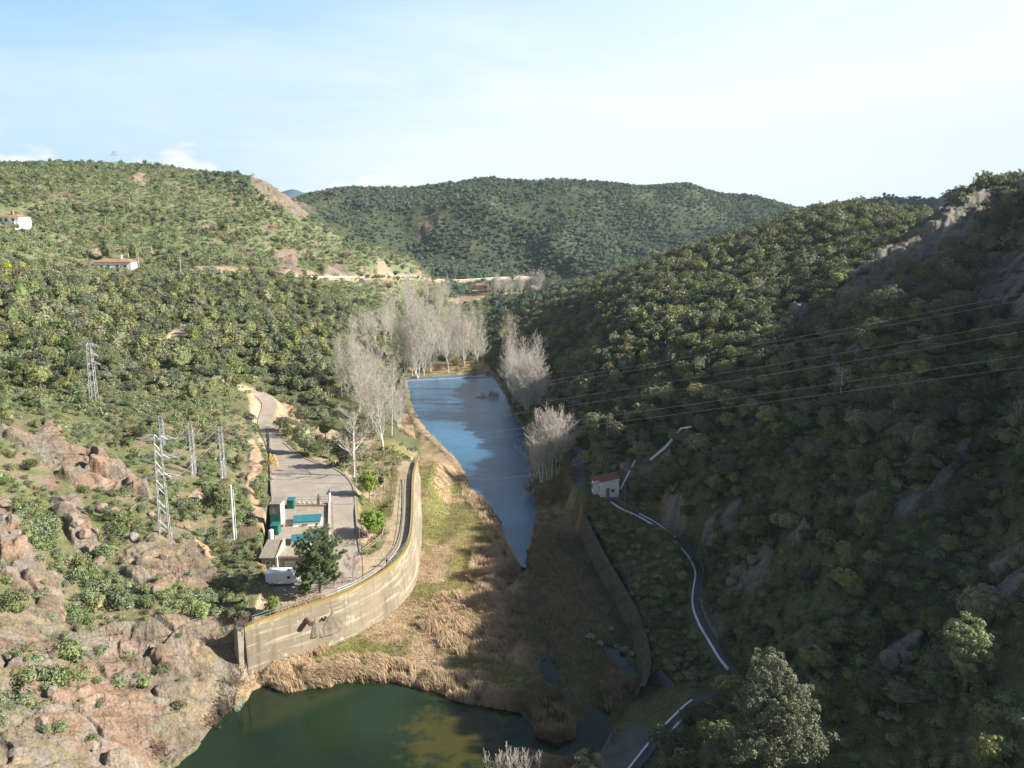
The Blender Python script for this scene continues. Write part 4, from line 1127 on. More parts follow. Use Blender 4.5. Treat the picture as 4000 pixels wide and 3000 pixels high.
def instancer(name, P, protos, pid, label, cat, rot=None, zs=None):
    """one object: points with instances of the given meshes"""
    n = len(P)
    me = bpy.data.meshes.new(name)
    me.vertices.add(n); me.vertices.foreach_set('co', P[:, :3].astype(np.float32).ravel())
    a = me.attributes.new('iscale', 'FLOAT_VECTOR', 'POINT')
    zs = np.ones(n) if zs is None else zs
    _an = rng.uniform(.78, 1.28, n)
    a.data.foreach_set('vector', np.stack([P[:, 3] * _an, P[:, 3] / _an, P[:, 3] * zs], 1).astype(np.float32).ravel())
    a = me.attributes.new('irot', 'FLOAT_VECTOR', 'POINT')
    rot = np.stack([rng.normal(0, .08, n), rng.normal(0, .08, n), rng.uniform(0, 6.283, n)], 1) if rot is None else rot
    a.data.foreach_set('vector', rot.astype(np.float32).ravel())
    a = me.attributes.new('pid', 'INT', 'POINT'); a.data.foreach_set('value', pid.astype(np.int32))
    o = bpy.data.objects.new(name, me)
    link(o, None, label, cat, None, 'stuff')
    g = bpy.data.node_groups.new(name + '_nodes', 'GeometryNodeTree')
    g.interface.new_socket('Geometry', in_out='INPUT', socket_type='NodeSocketGeometry')
    g.interface.new_socket('Geometry', in_out='OUTPUT', socket_type='NodeSocketGeometry')
    N, L = g.nodes, g.links
    gi = N.new('NodeGroupInput'); go = N.new('NodeGroupOutput'); j = N.new('GeometryNodeJoinGeometry')
    def att(nm, ty):
        t = N.new('GeometryNodeInputNamedAttribute'); t.data_type = ty; t.inputs['Name'].default_value = nm
        return t.outputs['Attribute']
    sc, ro, pi = att('iscale', 'FLOAT_VECTOR'), att('irot', 'FLOAT_VECTOR'), att('pid', 'INT')
    for k, pm in enumerate(protos):
        po = bpy.data.objects.new(pm.name + '_proto', pm)
        oi = N.new('GeometryNodeObjectInfo'); oi.inputs['Object'].default_value = po; oi.inputs['As Instance'].default_value = True
        cm = N.new('FunctionNodeCompare'); cm.data_type = 'INT'; cm.operation = 'EQUAL'; L.new(pi, cm.inputs[2]); cm.inputs[3].default_value = k
        ip = N.new('GeometryNodeInstanceOnPoints'); L.new(gi.outputs[0], ip.inputs['Points']); L.new(cm.outputs[0], ip.inputs['Selection'])
        L.new(oi.outputs['Geometry'], ip.inputs['Instance']); L.new(ro, ip.inputs['Rotation']); L.new(sc, ip.inputs['Scale'])
        L.new(ip.outputs[0], j.inputs[0])
    L.new(j.outputs[0], go.inputs[0])
    md = o.modifiers.new('instances', 'NODES'); md.node_group = g
    return o

# oaks: the 300 that show largest are trees of their own, the rest is one wood
NSING = 290
ids = choose_single(oak_pts, NSING, 4)
rest = np.setdiff1d(np.arange(len(oak_pts)), ids)
R_ = oak_pts[rest]
dist_ = R_[:, 1]
pid = np.where(dist_ < 210, rng.integers(0, 5, len(R_)), np.where(dist_ < 620, 5 + rng.integers(0, 4, len(R_)), 9 + rng.integers(0, 3, len(R_))))
instancer('oak_woodland', R_, OAKS + OAKM + OAKF, pid, 'continuous evergreen oak woodland covering both valley sides and the far hill', 'woodland', zs=rng.uniform(.75, 1.4, len(R_)))

LMK = [('the white hut', 1300, 1050), ('the railed bend of the path', 1512, 1240), ('the end of the railed path', 1580, 1445), ('the big silvery oak', 1680, 1520), ('the long rocky rib', 1900, 600),
       ('the rock face at the right edge', 2170, 620), ('the bent pale pipe', 1470, 955), ('the double outcrop', 2020, 1025), ('the low outcrop', 1945, 1410), ('the high outcrop', 1820, 775), ('the big edge boulders', 2150, 1250),
       ('the isolated pale-lit oak', 1915, 660), ('the skyline saddle', 1985, 465), ('the rounded skyline hump', 1800, 440), ('the narrow poplar', 1108, 780), ('the farmhouse', 1040, 630), ('the leaning outcrop', 1620, 1225),
       ('the path-side rocks', 1450, 1090), ('the partly lit oak', 2080, 1400), ('the bungalow', 241, 562), ('the villa', 20, 465), ('the front pylon', 350, 1060), ('the pylon in the wood', 200, 800), ('the track clearing', 395, 715),
       ('the pale road cutting', 680, 590), ('the access road bend', 560, 865), ('the mast group', 450, 970), ('the ladder post', 505, 1105), ('the pine', 690, 1210), ('the top rock band', 170, 985), ('the left rock slab', 70, 1190),
       ('the wall buttress', 525, 1390), ('the shore rocks', 400, 1560), ('the bottom left rocks', 100, 1520), ('the white-stemmed poplars', 750, 790), ('the tallest poplar', 830, 860), ('the lower white path', 1430, 1570), ('the bottom right corner', 2150, 1600)]
def where_words(u, v):
    d = [((u - a) ** 2 + (v - b) ** 2, n, a, b) for n, a, b in LMK]; _, n, a, b = min(d)
    q = min(d)[0] ** .5
    if q < 28: return 'beside ' + n
    far = 'just ' if q < 90 else ''
    if abs(u - a) > abs(v - b): return far + ('right of ' if u > a else 'left of ') + n
    return far + ('downhill of ' if v > b else 'uphill of ') + n
def size_word(s, ws=('small', 'mid-sized', 'broad'), lo=.8, hi=1.02):
    return ws[0] if s < lo else ws[1] if s < hi else ws[2]
def oak_words(u, v, s):
    w = where_words(u, v); z = size_word(s)
    if u > 1090:
        g = 'oaks of the upper right hillside' if v < 700 else 'oaks halfway up the shaded right slope' if v < 1050 else 'oaks low on the shaded right slope'
        return '%s %s oak %s' % (z, 'olive-green hillside' if v < 700 else 'dark shaded', w), g
    if v > 850: return '%s bushy green oak %s' % (z, w), 'small oaks among the rocks of the left slope'
    if v > 620: return '%s sunlit wood-edge oak %s' % (z, w), 'oaks in the left wood below the main road'
    return '%s sunlit hilltop oak %s' % (z, w), 'oaks on the left hill above the road'
for n_, i in enumerate(ids):
    x, y, z, s = oak_pts[i]
    u, v, _ = proj(x, y, z + 3)
    lab, grp = oak_words(float(u), float(v), s)
    r = empty('oak_tree', (x, y, z), lab, 'tree', grp, rng.uniform(0, 6.28))
    _a = rng.uniform(.8, 1.25); r.scale = (s * _a, s / _a, s * rng.uniform(.8, 1.3))
    link(bpy.data.objects.new('trunk', TRUNKS[n_ % 3]), r)
    link(bpy.data.objects.new('crown', OAKS[n_ % 5]), r)

ids = choose_single(shr_pts, 280, .5)
rest = np.setdiff1d(np.arange(len(shr_pts)), ids)
R_ = shr_pts[rest]
pid = np.where(R_[:, 1] < 190, rng.integers(0, 3, len(R_)), 3 + rng.integers(0, 3, len(R_)))
instancer('scrub', R_, SHRN + SHRM, pid, 'low evergreen scrub covering the slopes between the trees and rocks', 'scrub', zs=rng.uniform(.7, 1.3, len(R_)))
for n_, i in enumerate(ids):
    x, y, z, s = shr_pts[i]
    u, v, _ = proj(x, y, z)
    w_ = where_words(float(u), float(v)); zw = size_word(s, ('little', 'knee-high', 'spreading'), .7, .95)
    if u > 1090: lab, grp = '%s dark shaded bush %s' % (zw, w_), 'bushes on the shaded right slope'
    elif v > 1320: lab, grp = '%s green rock bush %s' % (zw, w_), 'bushes in the rocks above the pond'
    elif v > 1000: lab, grp = '%s sunlit green bush %s' % (zw, w_), 'bushes around the front pylon'
    else: lab, grp = '%s sunlit olive bush %s' % (zw, w_), 'bushes on the upper left slope'
    o = link(bpy.data.objects.new('bush', SHRN[n_ % 3]), None, lab, 'bush', grp)
    o.location = (x, y, z); o.scale = (s, s, s * rng.uniform(.7, 1.3)); o.rotation_euler[2] = rng.uniform(0, 6.28)

# ------------------------------------------------------------------ things built by hand
def hz(x, y):
    return float(height(np.array([x], float), np.array([y], float))[0])
def G(u, v, y0=50.0, y1=2400.0):
    """foot of a thing seen at (u, v) on the ground"""
    x, y, z = hit(u, v, y0=y0, y1=y1)
    for _ in range(3):
        z = hz(x, y)
        r = ray(u, v)
        # slide along the ray a little so that the foot stays where it is seen
        t = (z - H) / r[2] if r[2] < -.02 else y / r[1]
        ny = float(r[1] * t)
        ny = y + max(-12, min(12, ny - y))
        if abs(ny - y) > 11.9: break
        y = ny; x = float(r[0] / r[1]) * y
    return x, y, hz(x, y)
def AZ(u, v, z):
    x, y = at_z(u, v, z); return float(x), float(y), z
def metres(du, X, Y, Z):
    return du * (Y * CP - (Z - H) * SP) / FPX
def height_at(u, vtop, X, Y):
    """height above sea of a point seen at row vtop above (X, Y)"""
    r = ray(u, vtop); return H + float(r[2] / r[1]) * Y

# --- the curved retaining wall ---------------------------------------------------------------
def wall_material():
    m = bpy.data.materials.new('stained_concrete'); m.use_nodes = True
    nt = m.node_tree; N = nt.nodes; L = nt.links; b = N['Principled BSDF']; b.inputs['Roughness'].default_value = .9; b.inputs['Specular IOR Level'].default_value = .2
    uv = N.new('ShaderNodeUVMap')
    def noise(scale, mapping, det=5, ro=.55):
        mp = N.new('ShaderNodeMapping'); mp.inputs['Scale'].default_value = mapping; L.new(uv.outputs[0], mp.inputs[0])
        n = N.new('ShaderNodeTexNoise'); n.inputs['Scale'].default_value = scale; n.inputs['Detail'].default_value = det; n.inputs['Roughness'].default_value = ro; L.new(mp.outputs[0], n.inputs['Vector']); return n.outputs['Fac']
    def rng_(src, a, b_, c=0, d=1):
        r = N.new('ShaderNodeMapRange'); r.inputs['From Min'].default_value = a; r.inputs['From Max'].default_value = b_; r.inputs['To Min'].default_value = c; r.inputs['To Max'].default_value = d; L.new(src, r.inputs['Value']); return r.outputs[0]
    def mix(f, a, c):
        x = N.new('ShaderNodeMix'); x.data_type = 'RGBA'; L.new(f, x.inputs[0])
        if isinstance(a, tuple): x.inputs[6].default_value = (*a, 1)
        else: L.new(a, x.inputs[6])
        if isinstance(c, tuple): x.inputs[7].default_value = (*c, 1)
        else: L.new(c, x.inputs[7])
        return x.outputs[2]
    def mul(a, c):
        x = N.new('ShaderNodeMath'); x.operation = 'MULTIPLY'; L.new(a, x.inputs[0])
        if isinstance(c, float): x.inputs[1].default_value = c
        else: L.new(c, x.inputs[1])
        return x.outputs[0]
    col = mix(rng_(noise(.10, (1, 1, 1)), .35, .65), (.275, .228, .160), (.215, .18, .125))
    col = mix(mul(rng_(noise(.30, (.25, 3.2, 1), 6, .6), .53, .62), .85), col, (.40, .35, .27))      # pale lime streaks along the lifts
    col = mix(mul(rng_(noise(.55, (1.1, .9, 1), 6, .7), .58, .66), .8), col, (.48, .44, .36))      # white efflorescence
    col = mix(mul(rng_(noise(.35, (2.2, .16, 1), 5), .52, .70), .65), col, (.115, .10, .07))         # dark runs down the face
    sx = N.new('ShaderNodeSeparateXYZ'); L.new(uv.outputs[0], sx.inputs[0])
    a = N.new('ShaderNodeMath'); a.operation = 'MULTIPLY_ADD'; a.inputs[1].default_value = 2.2; L.new(noise(.7, (1, 1, 1)), a.inputs[0]); L.new(sx.outputs[1], a.inputs[2])
    col = mix(mul(rng_(a.outputs[0], .35, .95), .8), col, (.27, .195, .05))     # ochre lichen under the coping
    def lines(src, per, w, dark):
        d = N.new('ShaderNodeMath'); d.operation = 'DIVIDE'; d.inputs[1].default_value = per; L.new(src, d.inputs[0])
        fr = N.new('ShaderNodeMath'); fr.operation = 'FRACT'; L.new(d.outputs[0], fr.inputs[0])
        return rng_(fr.outputs[0], w, w * .3, 0, dark)
    col = mix(lines(sx.outputs[1], 1.25, .08, .6), col, (.13, .115, .085))
    col = mix(lines(sx.outputs[0], 9.0, .014, .7), col, (.11, .10, .075))
    L.new(col, b.inputs['Base Color'])
    bp = N.new('ShaderNodeBump'); bp.inputs['Strength'].default_value = .4; bp.inputs['Distance'].default_value = .06; L.new(noise(1.2, (1, 2, 1)), bp.inputs['Height']); L.new(bp.outputs[0], b.inputs['Normal'])
    return m
M_WALL = wall_material()

def build_wall():
    L = wall_line; n = len(L)
    d = np.gradient(L, axis=0); d /= np.linalg.norm(d, axis=1)[:, None]
    nr = np.stack([d[:, 1], -d[:, 0]], 1)              # towards the river
    s = np.r_[0, np.cumsum(np.linalg.norm(np.diff(L, axis=0), axis=1))]
    bat = np.interp(s / s[-1], [0, .2, .5, .75, .93, 1], [.6, .9, 1.5, 2.2, 1.6, .3])
    gx, gy = L[:, 0] + nr[:, 0] * (bat + .8), L[:, 1] + nr[:, 1] * (bat + .8)
    gz = np.minimum(height(gx, gy), -2.5) - .8
    gz[:2] = gz[2]
    rows = 7; v = []; uvs = []
    for i in range(n):
        for k in range(rows + 1):
            t = k / rows
            o_ = .22 + bat[i] * t
            v.append((L[i, 0] + nr[i, 0] * o_, L[i, 1] + nr[i, 1] * o_, gz[i] * t)); uvs.append((s[i], gz[i] * t))
        v.append((L[i, 0] - nr[i, 0] * .28, L[i, 1] - nr[i, 1] * .28, 0)); uvs.append((s[i], .5))
        v.append((L[i, 0] - nr[i, 0] * .28, L[i, 1] - nr[i, 1] * .28, -2.0)); uvs.append((s[i], -2.0))
    w = rows + 3; f = []
    for i in range(n - 1):
        for k in range(rows): f.append((i * w + k, i * w + k + 1, (i + 1) * w + k + 1, (i + 1) * w + k))
        f.append((i * w + rows + 1, i * w, (i + 1) * w, (i + 1) * w + rows + 1))
        f.append((i * w + rows + 2, i * w + rows + 1, (i + 1) * w + rows + 1, (i + 1) * w + rows + 2))
    for i in (0, n - 1):
        q = tuple(i * w + k for k in range(rows + 1)) + (i * w + rows + 2, i * w + rows + 1)
        f.append(q if i == 0 else q[::-1])
    me = bpy.data.meshes.new('retaining_wall'); me.from_pydata(v, [], f); me.materials.append(M_WALL)
    ul = me.uv_layers.new(name='UVMap')
    li = np.zeros(len(me.loops), np.int32); me.loops.foreach_get('vertex_index', li)
    ul.data.foreach_set('uv', np.array(uvs, np.float32)[li].ravel())
    me.update()
    o = link(bpy.data.objects.new('retaining_wall', me), None, 'long curved battered concrete retaining wall holding up the power station platform above the reeds', 'wall')
    # buttress at the upstream end of the face
    p = L[0]; dd = d[0]; q = MB()
    a = p - dd * .9
    P4 = [p + nr[0] * .18, p - dd * 1.1 + nr[0] * .18, p - dd * 1.1 - nr[0] * 1.3, p - nr[0] * 1.3]
    q.prism(P4, gz[0], -.25); q.build('buttress', M_CONC, o)
    # railing: posts and two rails on the coping, near half
    q = MB(); end = int(n * .86); prev = None
    for i in range(1, end):
        a = (L[i, 0] - nr[i, 0] * .1, L[i, 1] - nr[i, 1] * .1)
        if i % 2 == 1:
            q.bar((a[0], a[1], 0), (a[0], a[1], .98), .035, 5)
        if prev is not None:
            for hh in (.50, .95): q.bar((prev[0], prev[1], hh), (a[0], a[1], hh), .035, 5, cap=False)
        prev = a
    q.build('railing', M_GREY, o)
    # two outlets
    def face(u, v):
        i = int(np.argmin([abs(proj(L[k, 0], L[k, 1], gz[k] * .3)[0] - u) for k in range(n)]))
        return i
    i = face(655, 1330); c = np.array((L[i, 0], L[i, 1])) + nr[i] * .45
    q = MB(); z = height_at(665, 1338, c[0], c[1])
    q.bar((c[0], c[1], z), (c[0] + nr[i, 0] * 1.5, c[1] + nr[i, 1] * 1.5, z - .2), .48, 14)
    q.build('outlet_pipe', mat('pink_pipe', (.24, .14, .12), .7, noise=(2, .2, None)), o, label='stubby pinkish outlet pipe')
    q = MB(); e = c + nr[i] * 1.51
    q.bar((e[0], e[1], z - .2), (e[0] + nr[i, 0] * .05, e[1] + nr[i, 1] * .05, z - .21), .38, 14); q.build('pipe_mouth', M_DARKM, o.children[-1])
    i = face(705, 1330); c = np.array((L[i, 0], L[i, 1])) + nr[i] * .4; z = height_at(703, 1330, c[0], c[1])
    q = MB(); q.tube([(c[0], c[1], z - .9), (c[0] + nr[i, 0] * .35, c[1] + nr[i, 1] * .35, z - .5), (c[0] + nr[i, 0] * .5, c[1] + nr[i, 1] * .5, z), (c[0] + nr[i, 0] * 1.0, c[1] + nr[i, 1] * 1.0, z - .05)], .14, 8)
    q.build('outlet_pipe', M_DARKM, o, label='thin bent dark outlet pipe')
    M_MORT = mat('sprayed_mortar', (.20, .175, .13), .95, noise=[(1.5, .3, None), (.7, .4, (.11, .11, .07))], bump=.8, bscale=4)
    # rough fans of sprayed mortar spilling down the face below the outlets
    for uu, vv, ht, wd_ in ((716, 1338, 3.6, 3.4), (672, 1345, 3.2, 1.6)):
        i = face(uu, vv); d0 = d[i]; P_ = []
        zt = -2.4; fo = lambda z_: .24 + bat[i] * z_ / gz[i]
        c0 = np.array((L[i, 0], L[i, 1]))
        top = c0 + nr[i] * (fo(zt) + .06)
        v_ = [(top[0], top[1], zt)]; N__ = 9
        for k in range(N__):
            t = (k / (N__ - 1) - .5); bt = c0 + d0 * t * wd_ * 1.5 + nr[i] * (fo(zt - ht) + .06 + (.25 - t * t) * 1.3 + .05 * math.sin(k * 2.3))
            v_.append((bt[0], bt[1], zt - ht))
        for k in range(N__):
            t = (k / (N__ - 1) - .5); bt = c0 + d0 * t * wd_ * .9 + nr[i] * (fo(zt - ht * .5) + .05 + (.25 - t * t) * .7 + .04 * math.sin(k * 3.1))
            v_.append((bt[0], bt[1], zt - ht * .5))
        f_ = [(0, 1 + N__ + k, 2 + N__ + k) for k in range(N__ - 1)] + [(1 + N__ + k, 1 + k, 2 + k, 2 + N__ + k) for k in range(N__ - 1)]
        q = MB(); q.add(v_, f_); q.build('mortar_fan', M_MORT, o)
    return gz, nr, bat
WGZ, WNR, WBAT = build_wall()
# concrete gutter ledge between track and wall
Lk = np.array([(*at_z(u, v, P0), P0) for u, v in [(700, 1287), (760, 1264), (812, 1232), (846, 1200), (864, 1170), (872, 1120), (873, 1070), (872, 1036)]])
v, f = strip_mesh(resample(Lk, 50), .35, .35, .16, .3)
MB().add(v, f).build('drain_kerb', M_KERB, kind='structure')

# --- kerbs of yard and lane --------------------------------------------------------------------
def kerb(pts, z, name='kerb', w=.14, h=.14):
    P = np.array([(*at_z(p[0], p[1], p[2] if len(p) > 2 else z), p[2] if len(p) > 2 else z) for p in pts])
    v, f = strip_mesh(resample(P, 60), w, w, h, h + .25)
    return MB().add(v, f).build(name, M_KERB, kind='structure')
kerb([(612, 955), (638, 979.5), (678, 999.5), (718, 1009.5), (742, 1023.5), (758, 1039.5), (767, 1059.5), (768, 1089, 1.98), (770, 1110, 1.55), (773, 1150, .45), (779, 1196, -.75)], Y0, w=.2)
kerb([(583.5, 937), (584.5, 1000), (586, 1040), (588, 1070)], Y0, w=.25, h=.55)
kerb([(588, 1090), (712, 1089.5), (767, 1088.5)], Y0, w=.2, h=.12)

# --- power station building -------------------------------------------------------------------
M_GRAV = mat('gravel_roof', (.35, .30, .235), .95, noise=[(3.0, .32, None), (.5, .10, None)], bump=.8, bscale=5)
M_TEAL = mat('teal_sheet', (.03, .17, .20), .5, noise=[(.8, .15, None), (5, .08, None)])
M_GREEN = mat('green_sheet', (.025, .145, .115), .55, noise=[(1.5, .18, None)])
M_REND = mat('grey_render', (.25, .215, .165), .9, noise=[(.6, .12, None), (3, .08, None), (.9, .35, (.17, .15, .115))], streak=(1.2, 1.2, .35))
M_STREAK = mat('streaked_render', (.27, .24, .19), .9, noise=[(1.6, .16, None), (1.1, .7, (.12, .105, .08))], streak=(1.6, 1.6, .18))
M_CREAM = mat('pale_render', (.50, .46, .38), .8, noise=[(.8, .10, None)])
M_GLASS = mat('window_glass', (.04, .06, .06), .15, spec=.6)
M_TILE = mat('grey_tiles', (.27, .235, .185), .9, noise=[(3.5, .28, None), (.8, .2, (.30, .26, .21))], bump=.8, bscale=8)
M_REDTILE = mat('red_tiles', (.42, .20, .125), .85, noise=[(2.2, .22, None), (.8, .3, (.50, .30, .2))], bump=.6, bscale=6)
M_BRICK = mat('brick', (.40, .22, .16), .9, noise=[(4, .25, None)])

def building():
    fl = AZ(598, 1203, 2.05); fr = AZ(716, 1200, 2.05); bl = AZ(585, 1086, 2.05); br = AZ(711, 1091, 2.05)
    xl = (fl[0] + bl[0]) / 2; xr = fr[0]; yf = fl[1]; yb = bl[1]
    o = empty('power_station_building', ((xl + xr) / 2, yf, P0), 'low power station building sunk in the yard, with a flat gravel roof and teal covers', 'building')
    ox, oy = o.location.x, o.location.y
    xb = br[0] - ox; P = [(fl[0] - ox, 0), (fr[0] - ox, 0), (xb, yb - oy), (bl[0] - ox, yb - oy)]
    def inset(P, d):
        c = np.array(P).mean(0); return [tuple(c + (np.array(p) - c) * (1 - d)) for p in P]
    MB().prism(inset(P, .006), -.8, 2.75).build('wall', M_REND, o)
    MB().prism(P, 2.752, 2.87).build('roof', M_GRAV, o)
    # parapet along the lane side, light inner wall and stone outer wall
    x0, y0_ = P[1]; x1, y1_ = P[2]
    b = MB(); b.prism([(x0 - .5, y0_), (x0 + .02, y0_), (x1 + .02, y1_), (x1 - .5, y1_)], 2.872, 3.42); b.build('parapet', M_CREAM, o)
    b = MB(); b.prism([(x0 + .03, y0_ - .3), (x0 + .55, y0_ - .3), (x1 + .55, y1_ + .2), (x1 + .03, y1_ + .2)], -.6, 3.18); b.build('retaining_side_wall', M_STREAK, o)
    b = MB(); b.prism([(x0 - 1.15, y0_ + .3), (x0 - .95, y0_ + .3), (x1 - .95, y1_ - .4), (x1 - 1.15, y1_ - .4)], 2.872, 3.02); b.build('gutter', M_CONC, o)
    b = MB(); b.box(P[0][0], P[1][0], -.06, .14, 2.6, 2.98); b.build('cornice', M_BRICK if False else mat('brown_cornice', (.36, .27, .22), .85, noise=(2, .15, None)), o)
    # openings of the front under the roof
    for cx, wd in ((1.6, 2.2), (5.4, 2.8)):
        b = MB(); b.box(P[0][0] + cx - wd / 2 + .8, P[0][0] + cx + wd / 2 + .8, -.03, .25, -.1, 2.1); b.build('garage_door', mat('door_panel', (.28, .25, .21), .7, noise=(1.2, .2, None)), o)
    # two raised covers
    def cover(c4, h, z=2.1):
        Q = [np.array(AZ(u, v, z + h)[:2]) - (ox, oy) for u, v in c4]
        zz = z - P0
        b = MB(); b.prism([tuple(q * .995 + np.mean(Q, 0) * .005) for q in Q], zz - .05, zz + h - .16); r = b.build('skylight', M_CREAM, o)
        b = MB(); b.prism([tuple(q * 1.03 - np.mean(Q, 0) * .03) for q in Q], zz + h - .16, zz + h); b.build('lid', M_TEAL, r)
        b = MB(); c = np.mean(Q, 0); b.prism([tuple(c + (q - c) * 1.07) for q in Q], zz - .05, zz + .14); b.build('curb', M_WHITE, r)
        cx = np.mean(Q, 0); b = MB(); b.box(cx[0] - .5, cx[0] + .6, Q[3][1] - .05, Q[3][1] + .1, zz + .2, zz + .45); b.build('vent', M_DARKM, r)
    cover([(635, 1113.3), (693.7, 1109.5), (692, 1124.3), (633.8, 1127.6)], .95)
    cover([(630.5, 1155), (690.5, 1150.5), (689, 1164), (629, 1168)], .95)
    # stair tower
    a = AZ(584, 1136, 2.1); b_ = AZ(606.5, 1136, 2.1)
    tx0, tx1 = a[0] - ox, b_[0] - ox; ty = a[1] - oy
    b = MB(); b.box(tx0, tx1, ty, ty + 3.2, 2.0, 7.35); t = b.build('stair_tower', M_STREAK, o)
    b = MB(); b.box(tx0 - .12, tx1 + .15, ty - .12, ty + 3.35, 7.352, 7.5); b.build('roof_slab', M_CONC, t)
    b = MB(); b.box(tx0 + .12, tx1 - .22, ty - .06, ty + .06, 2.9, 5.4); b.build('green_door', M_GREEN, t)
    b = MB(); b.box(tx1 + .004, tx1 + .09, ty - .02, ty + 2.9, 2.9, 7.3); b.build('sunlit_side', M_CREAM, t)  # pale sheet paints the sunlight on the tower's right face
    # low planted edge behind the roof with brick front
    l, r = AZ(604, 1094, 2.1), AZ(710, 1091, 2.1)
    b = MB(); b.box(l[0] - ox, r[0] - ox, l[1] - oy, l[1] - oy + .35, 2.75, 3.22); b.build('brick_edge', M_BRICK, o)
    return ox, oy
BOX_, BOY_ = building()

def cabinet(u, v, w, dpt, h, name, label, m_top, m_side, slope=.0, zg=2.1):
    x, y, z = AZ(u, v, zg)
    o = empty(name, (x, y, z), label, 'cabinet')
    b = MB(); b.box(-w / 2, w / 2, 0, dpt, 0, h); b.build('body', m_side, o)
    b = MB(); b.add([(-w / 2 - .08, -.1, h + .002), (w / 2 + .08, -.1, h + .002), (w / 2 + .08, dpt + .08, h + slope), (-w / 2 - .08, dpt + .08, h + slope),
                     (-w / 2 - .08, -.1, h + .08), (w / 2 + .08, -.1, h + .08), (w / 2 + .08, dpt + .08, h + slope + .08), (-w / 2 - .08, dpt + .08, h + slope + .08)],
                    [(0, 3, 2, 1), (4, 5, 6, 7), (0, 1, 5, 4), (1, 2, 6, 5), (2, 3, 7, 6), (3, 0, 4, 7)]); b.build('roof', m_top, o)
    b = MB(); b.box(-w / 2 + .1, w / 2 - .1, -.03, .03, .12, h - .12); dr = b.build('door', m_side, o)
    b = MB(); b.box(w / 2 - .32, w / 2 - .25, -.07, -.031, h * .45, h * .58); b.build('handle', M_GREY, dr)
cabinet(627.5, 1099, 1.45, 1.5, 1.75, 'equipment_cabinet', 'dark green steel cabinet with teal roof against the yard railing', M_TEAL, M_GREEN, .25)
cabinet(593, 1156, 1.5, 2.0, 1.8, 'equipment_cabinet', 'green steel cabinet with green roof beside the concrete stair tower', M_GREEN, M_GREEN, .1)
def tank():
    x, y, z = AZ(586, 1166, 1.9)
    o = empty('storage_tank', (x, y, z - 1.0), 'white ribbed upright tank in front of the green cabinet', 'tank')
    b = MB(); b.lathe([(.45, 0), (.5, .1), (.5, .9), (.44, 1.0), (.5, 1.1), (.5, 1.9), (.44, 2.0), (.5, 2.1), (.5, 2.9), (.3, 3.1)], 16); b.build('body', M_WHITE, o, smooth=False)
    b = MB(); b.lathe([(.16, 3.1), (.16, 3.25)], 10); b.build('cap', M_DARKM, o)
tank()
M_POT = mat('terracotta', (.30, .10, .085), .8, noise=(3, .15, None))
for u, lab in ((605.5, 'round red planter at the left corner of the stair tower foot'), (611, 'round red planter at the right corner of the stair tower foot')):
    x, y, z = AZ(u, 1136.5, 2.1)
    b = MB(); b.lathe([(.20, 0), (.32, .15), (.34, .34), (.28, .42), (.24, .38)], 12); b.build('planter', M_POT, None, loc=(x, y - .3, z), label=lab, cat='planter', group='red planters')

def small_house():
    fl = AZ(565, 1236, P0); fr = AZ(598, 1236, P0)
    w = fr[0] - fl[0]
    o = empty('tiled_hut', ((fl[0] + fr[0]) / 2, fl[1], P0), 'small hut with a mossy grey tiled roof at the left front power station corner', 'hut')
    b = MB(); D_ = 5.0
    b.add([(-w / 2, 0, 0), (w / 2, 0, 0), (w / 2, D_, 0), (-w / 2, D_, 0), (-w / 2, 0, 2.7), (w / 2, 0, 2.7), (w / 2, D_, 4.0), (-w / 2, D_, 4.0)], [(0, 1, 5, 4), (1, 2, 6, 5), (2, 3, 7, 6), (3, 0, 4, 7), (4, 5, 6, 7)])
    b.build('wall', M_REND, o)
    b = MB(); e = .28
    b.add([(-w / 2 - e, -e, 2.72), (w / 2 - .05, -e, 2.72), (w / 2 - .05, D_ + e, 4.1), (-w / 2 - e, D_ + e, 4.1), (-w / 2 - e, -e, 2.84), (w / 2 - .05, -e, 2.84), (w / 2 - .05, D_ + e, 4.22), (-w / 2 - e, D_ + e, 4.22)], [(0, 3, 2, 1), (4, 5, 6, 7), (0, 1, 5, 4), (1, 2, 6, 5), (2, 3, 7, 6), (3, 0, 4, 7)])
    b.build('roof', M_TILE, o)
    b = MB(); b.add([(w / 2 + .004, -.35, 0), (w / 2 + .3, -.35, 0), (w / 2 + .3, D_, 0), (w / 2 + .004, D_, 0), (w / 2 + .004, -.35, 2.95), (w / 2 + .3, -.35, 2.95), (w / 2 + .3, D_, 4.45), (w / 2 + .004, D_, 4.45)], [(0, 1, 5, 4), (1, 2, 6, 5), (2, 3, 7, 6), (3, 0, 4, 7), (4, 5, 6, 7)])
    b.build('gable_wall', M_CREAM, o, label='pale gable wall')  # sunlight on this side put into a paler wall colour
    b = MB(); b.box(-.55, .35, -.05, .05, 1.35, 2.15); wdo = b.build('window', M_WHITE, o)
    b = MB(); b.box(-.47, .27, -.07, -.051, 1.43, 2.07); b.build('pane', M_GLASS, wdo)
    b = MB(); b.box(w / 2 - .62, w / 2 - .2, -.28, -.03, 1.0, 1.5); b.build('meter_box', M_WHITE, o)
small_house()

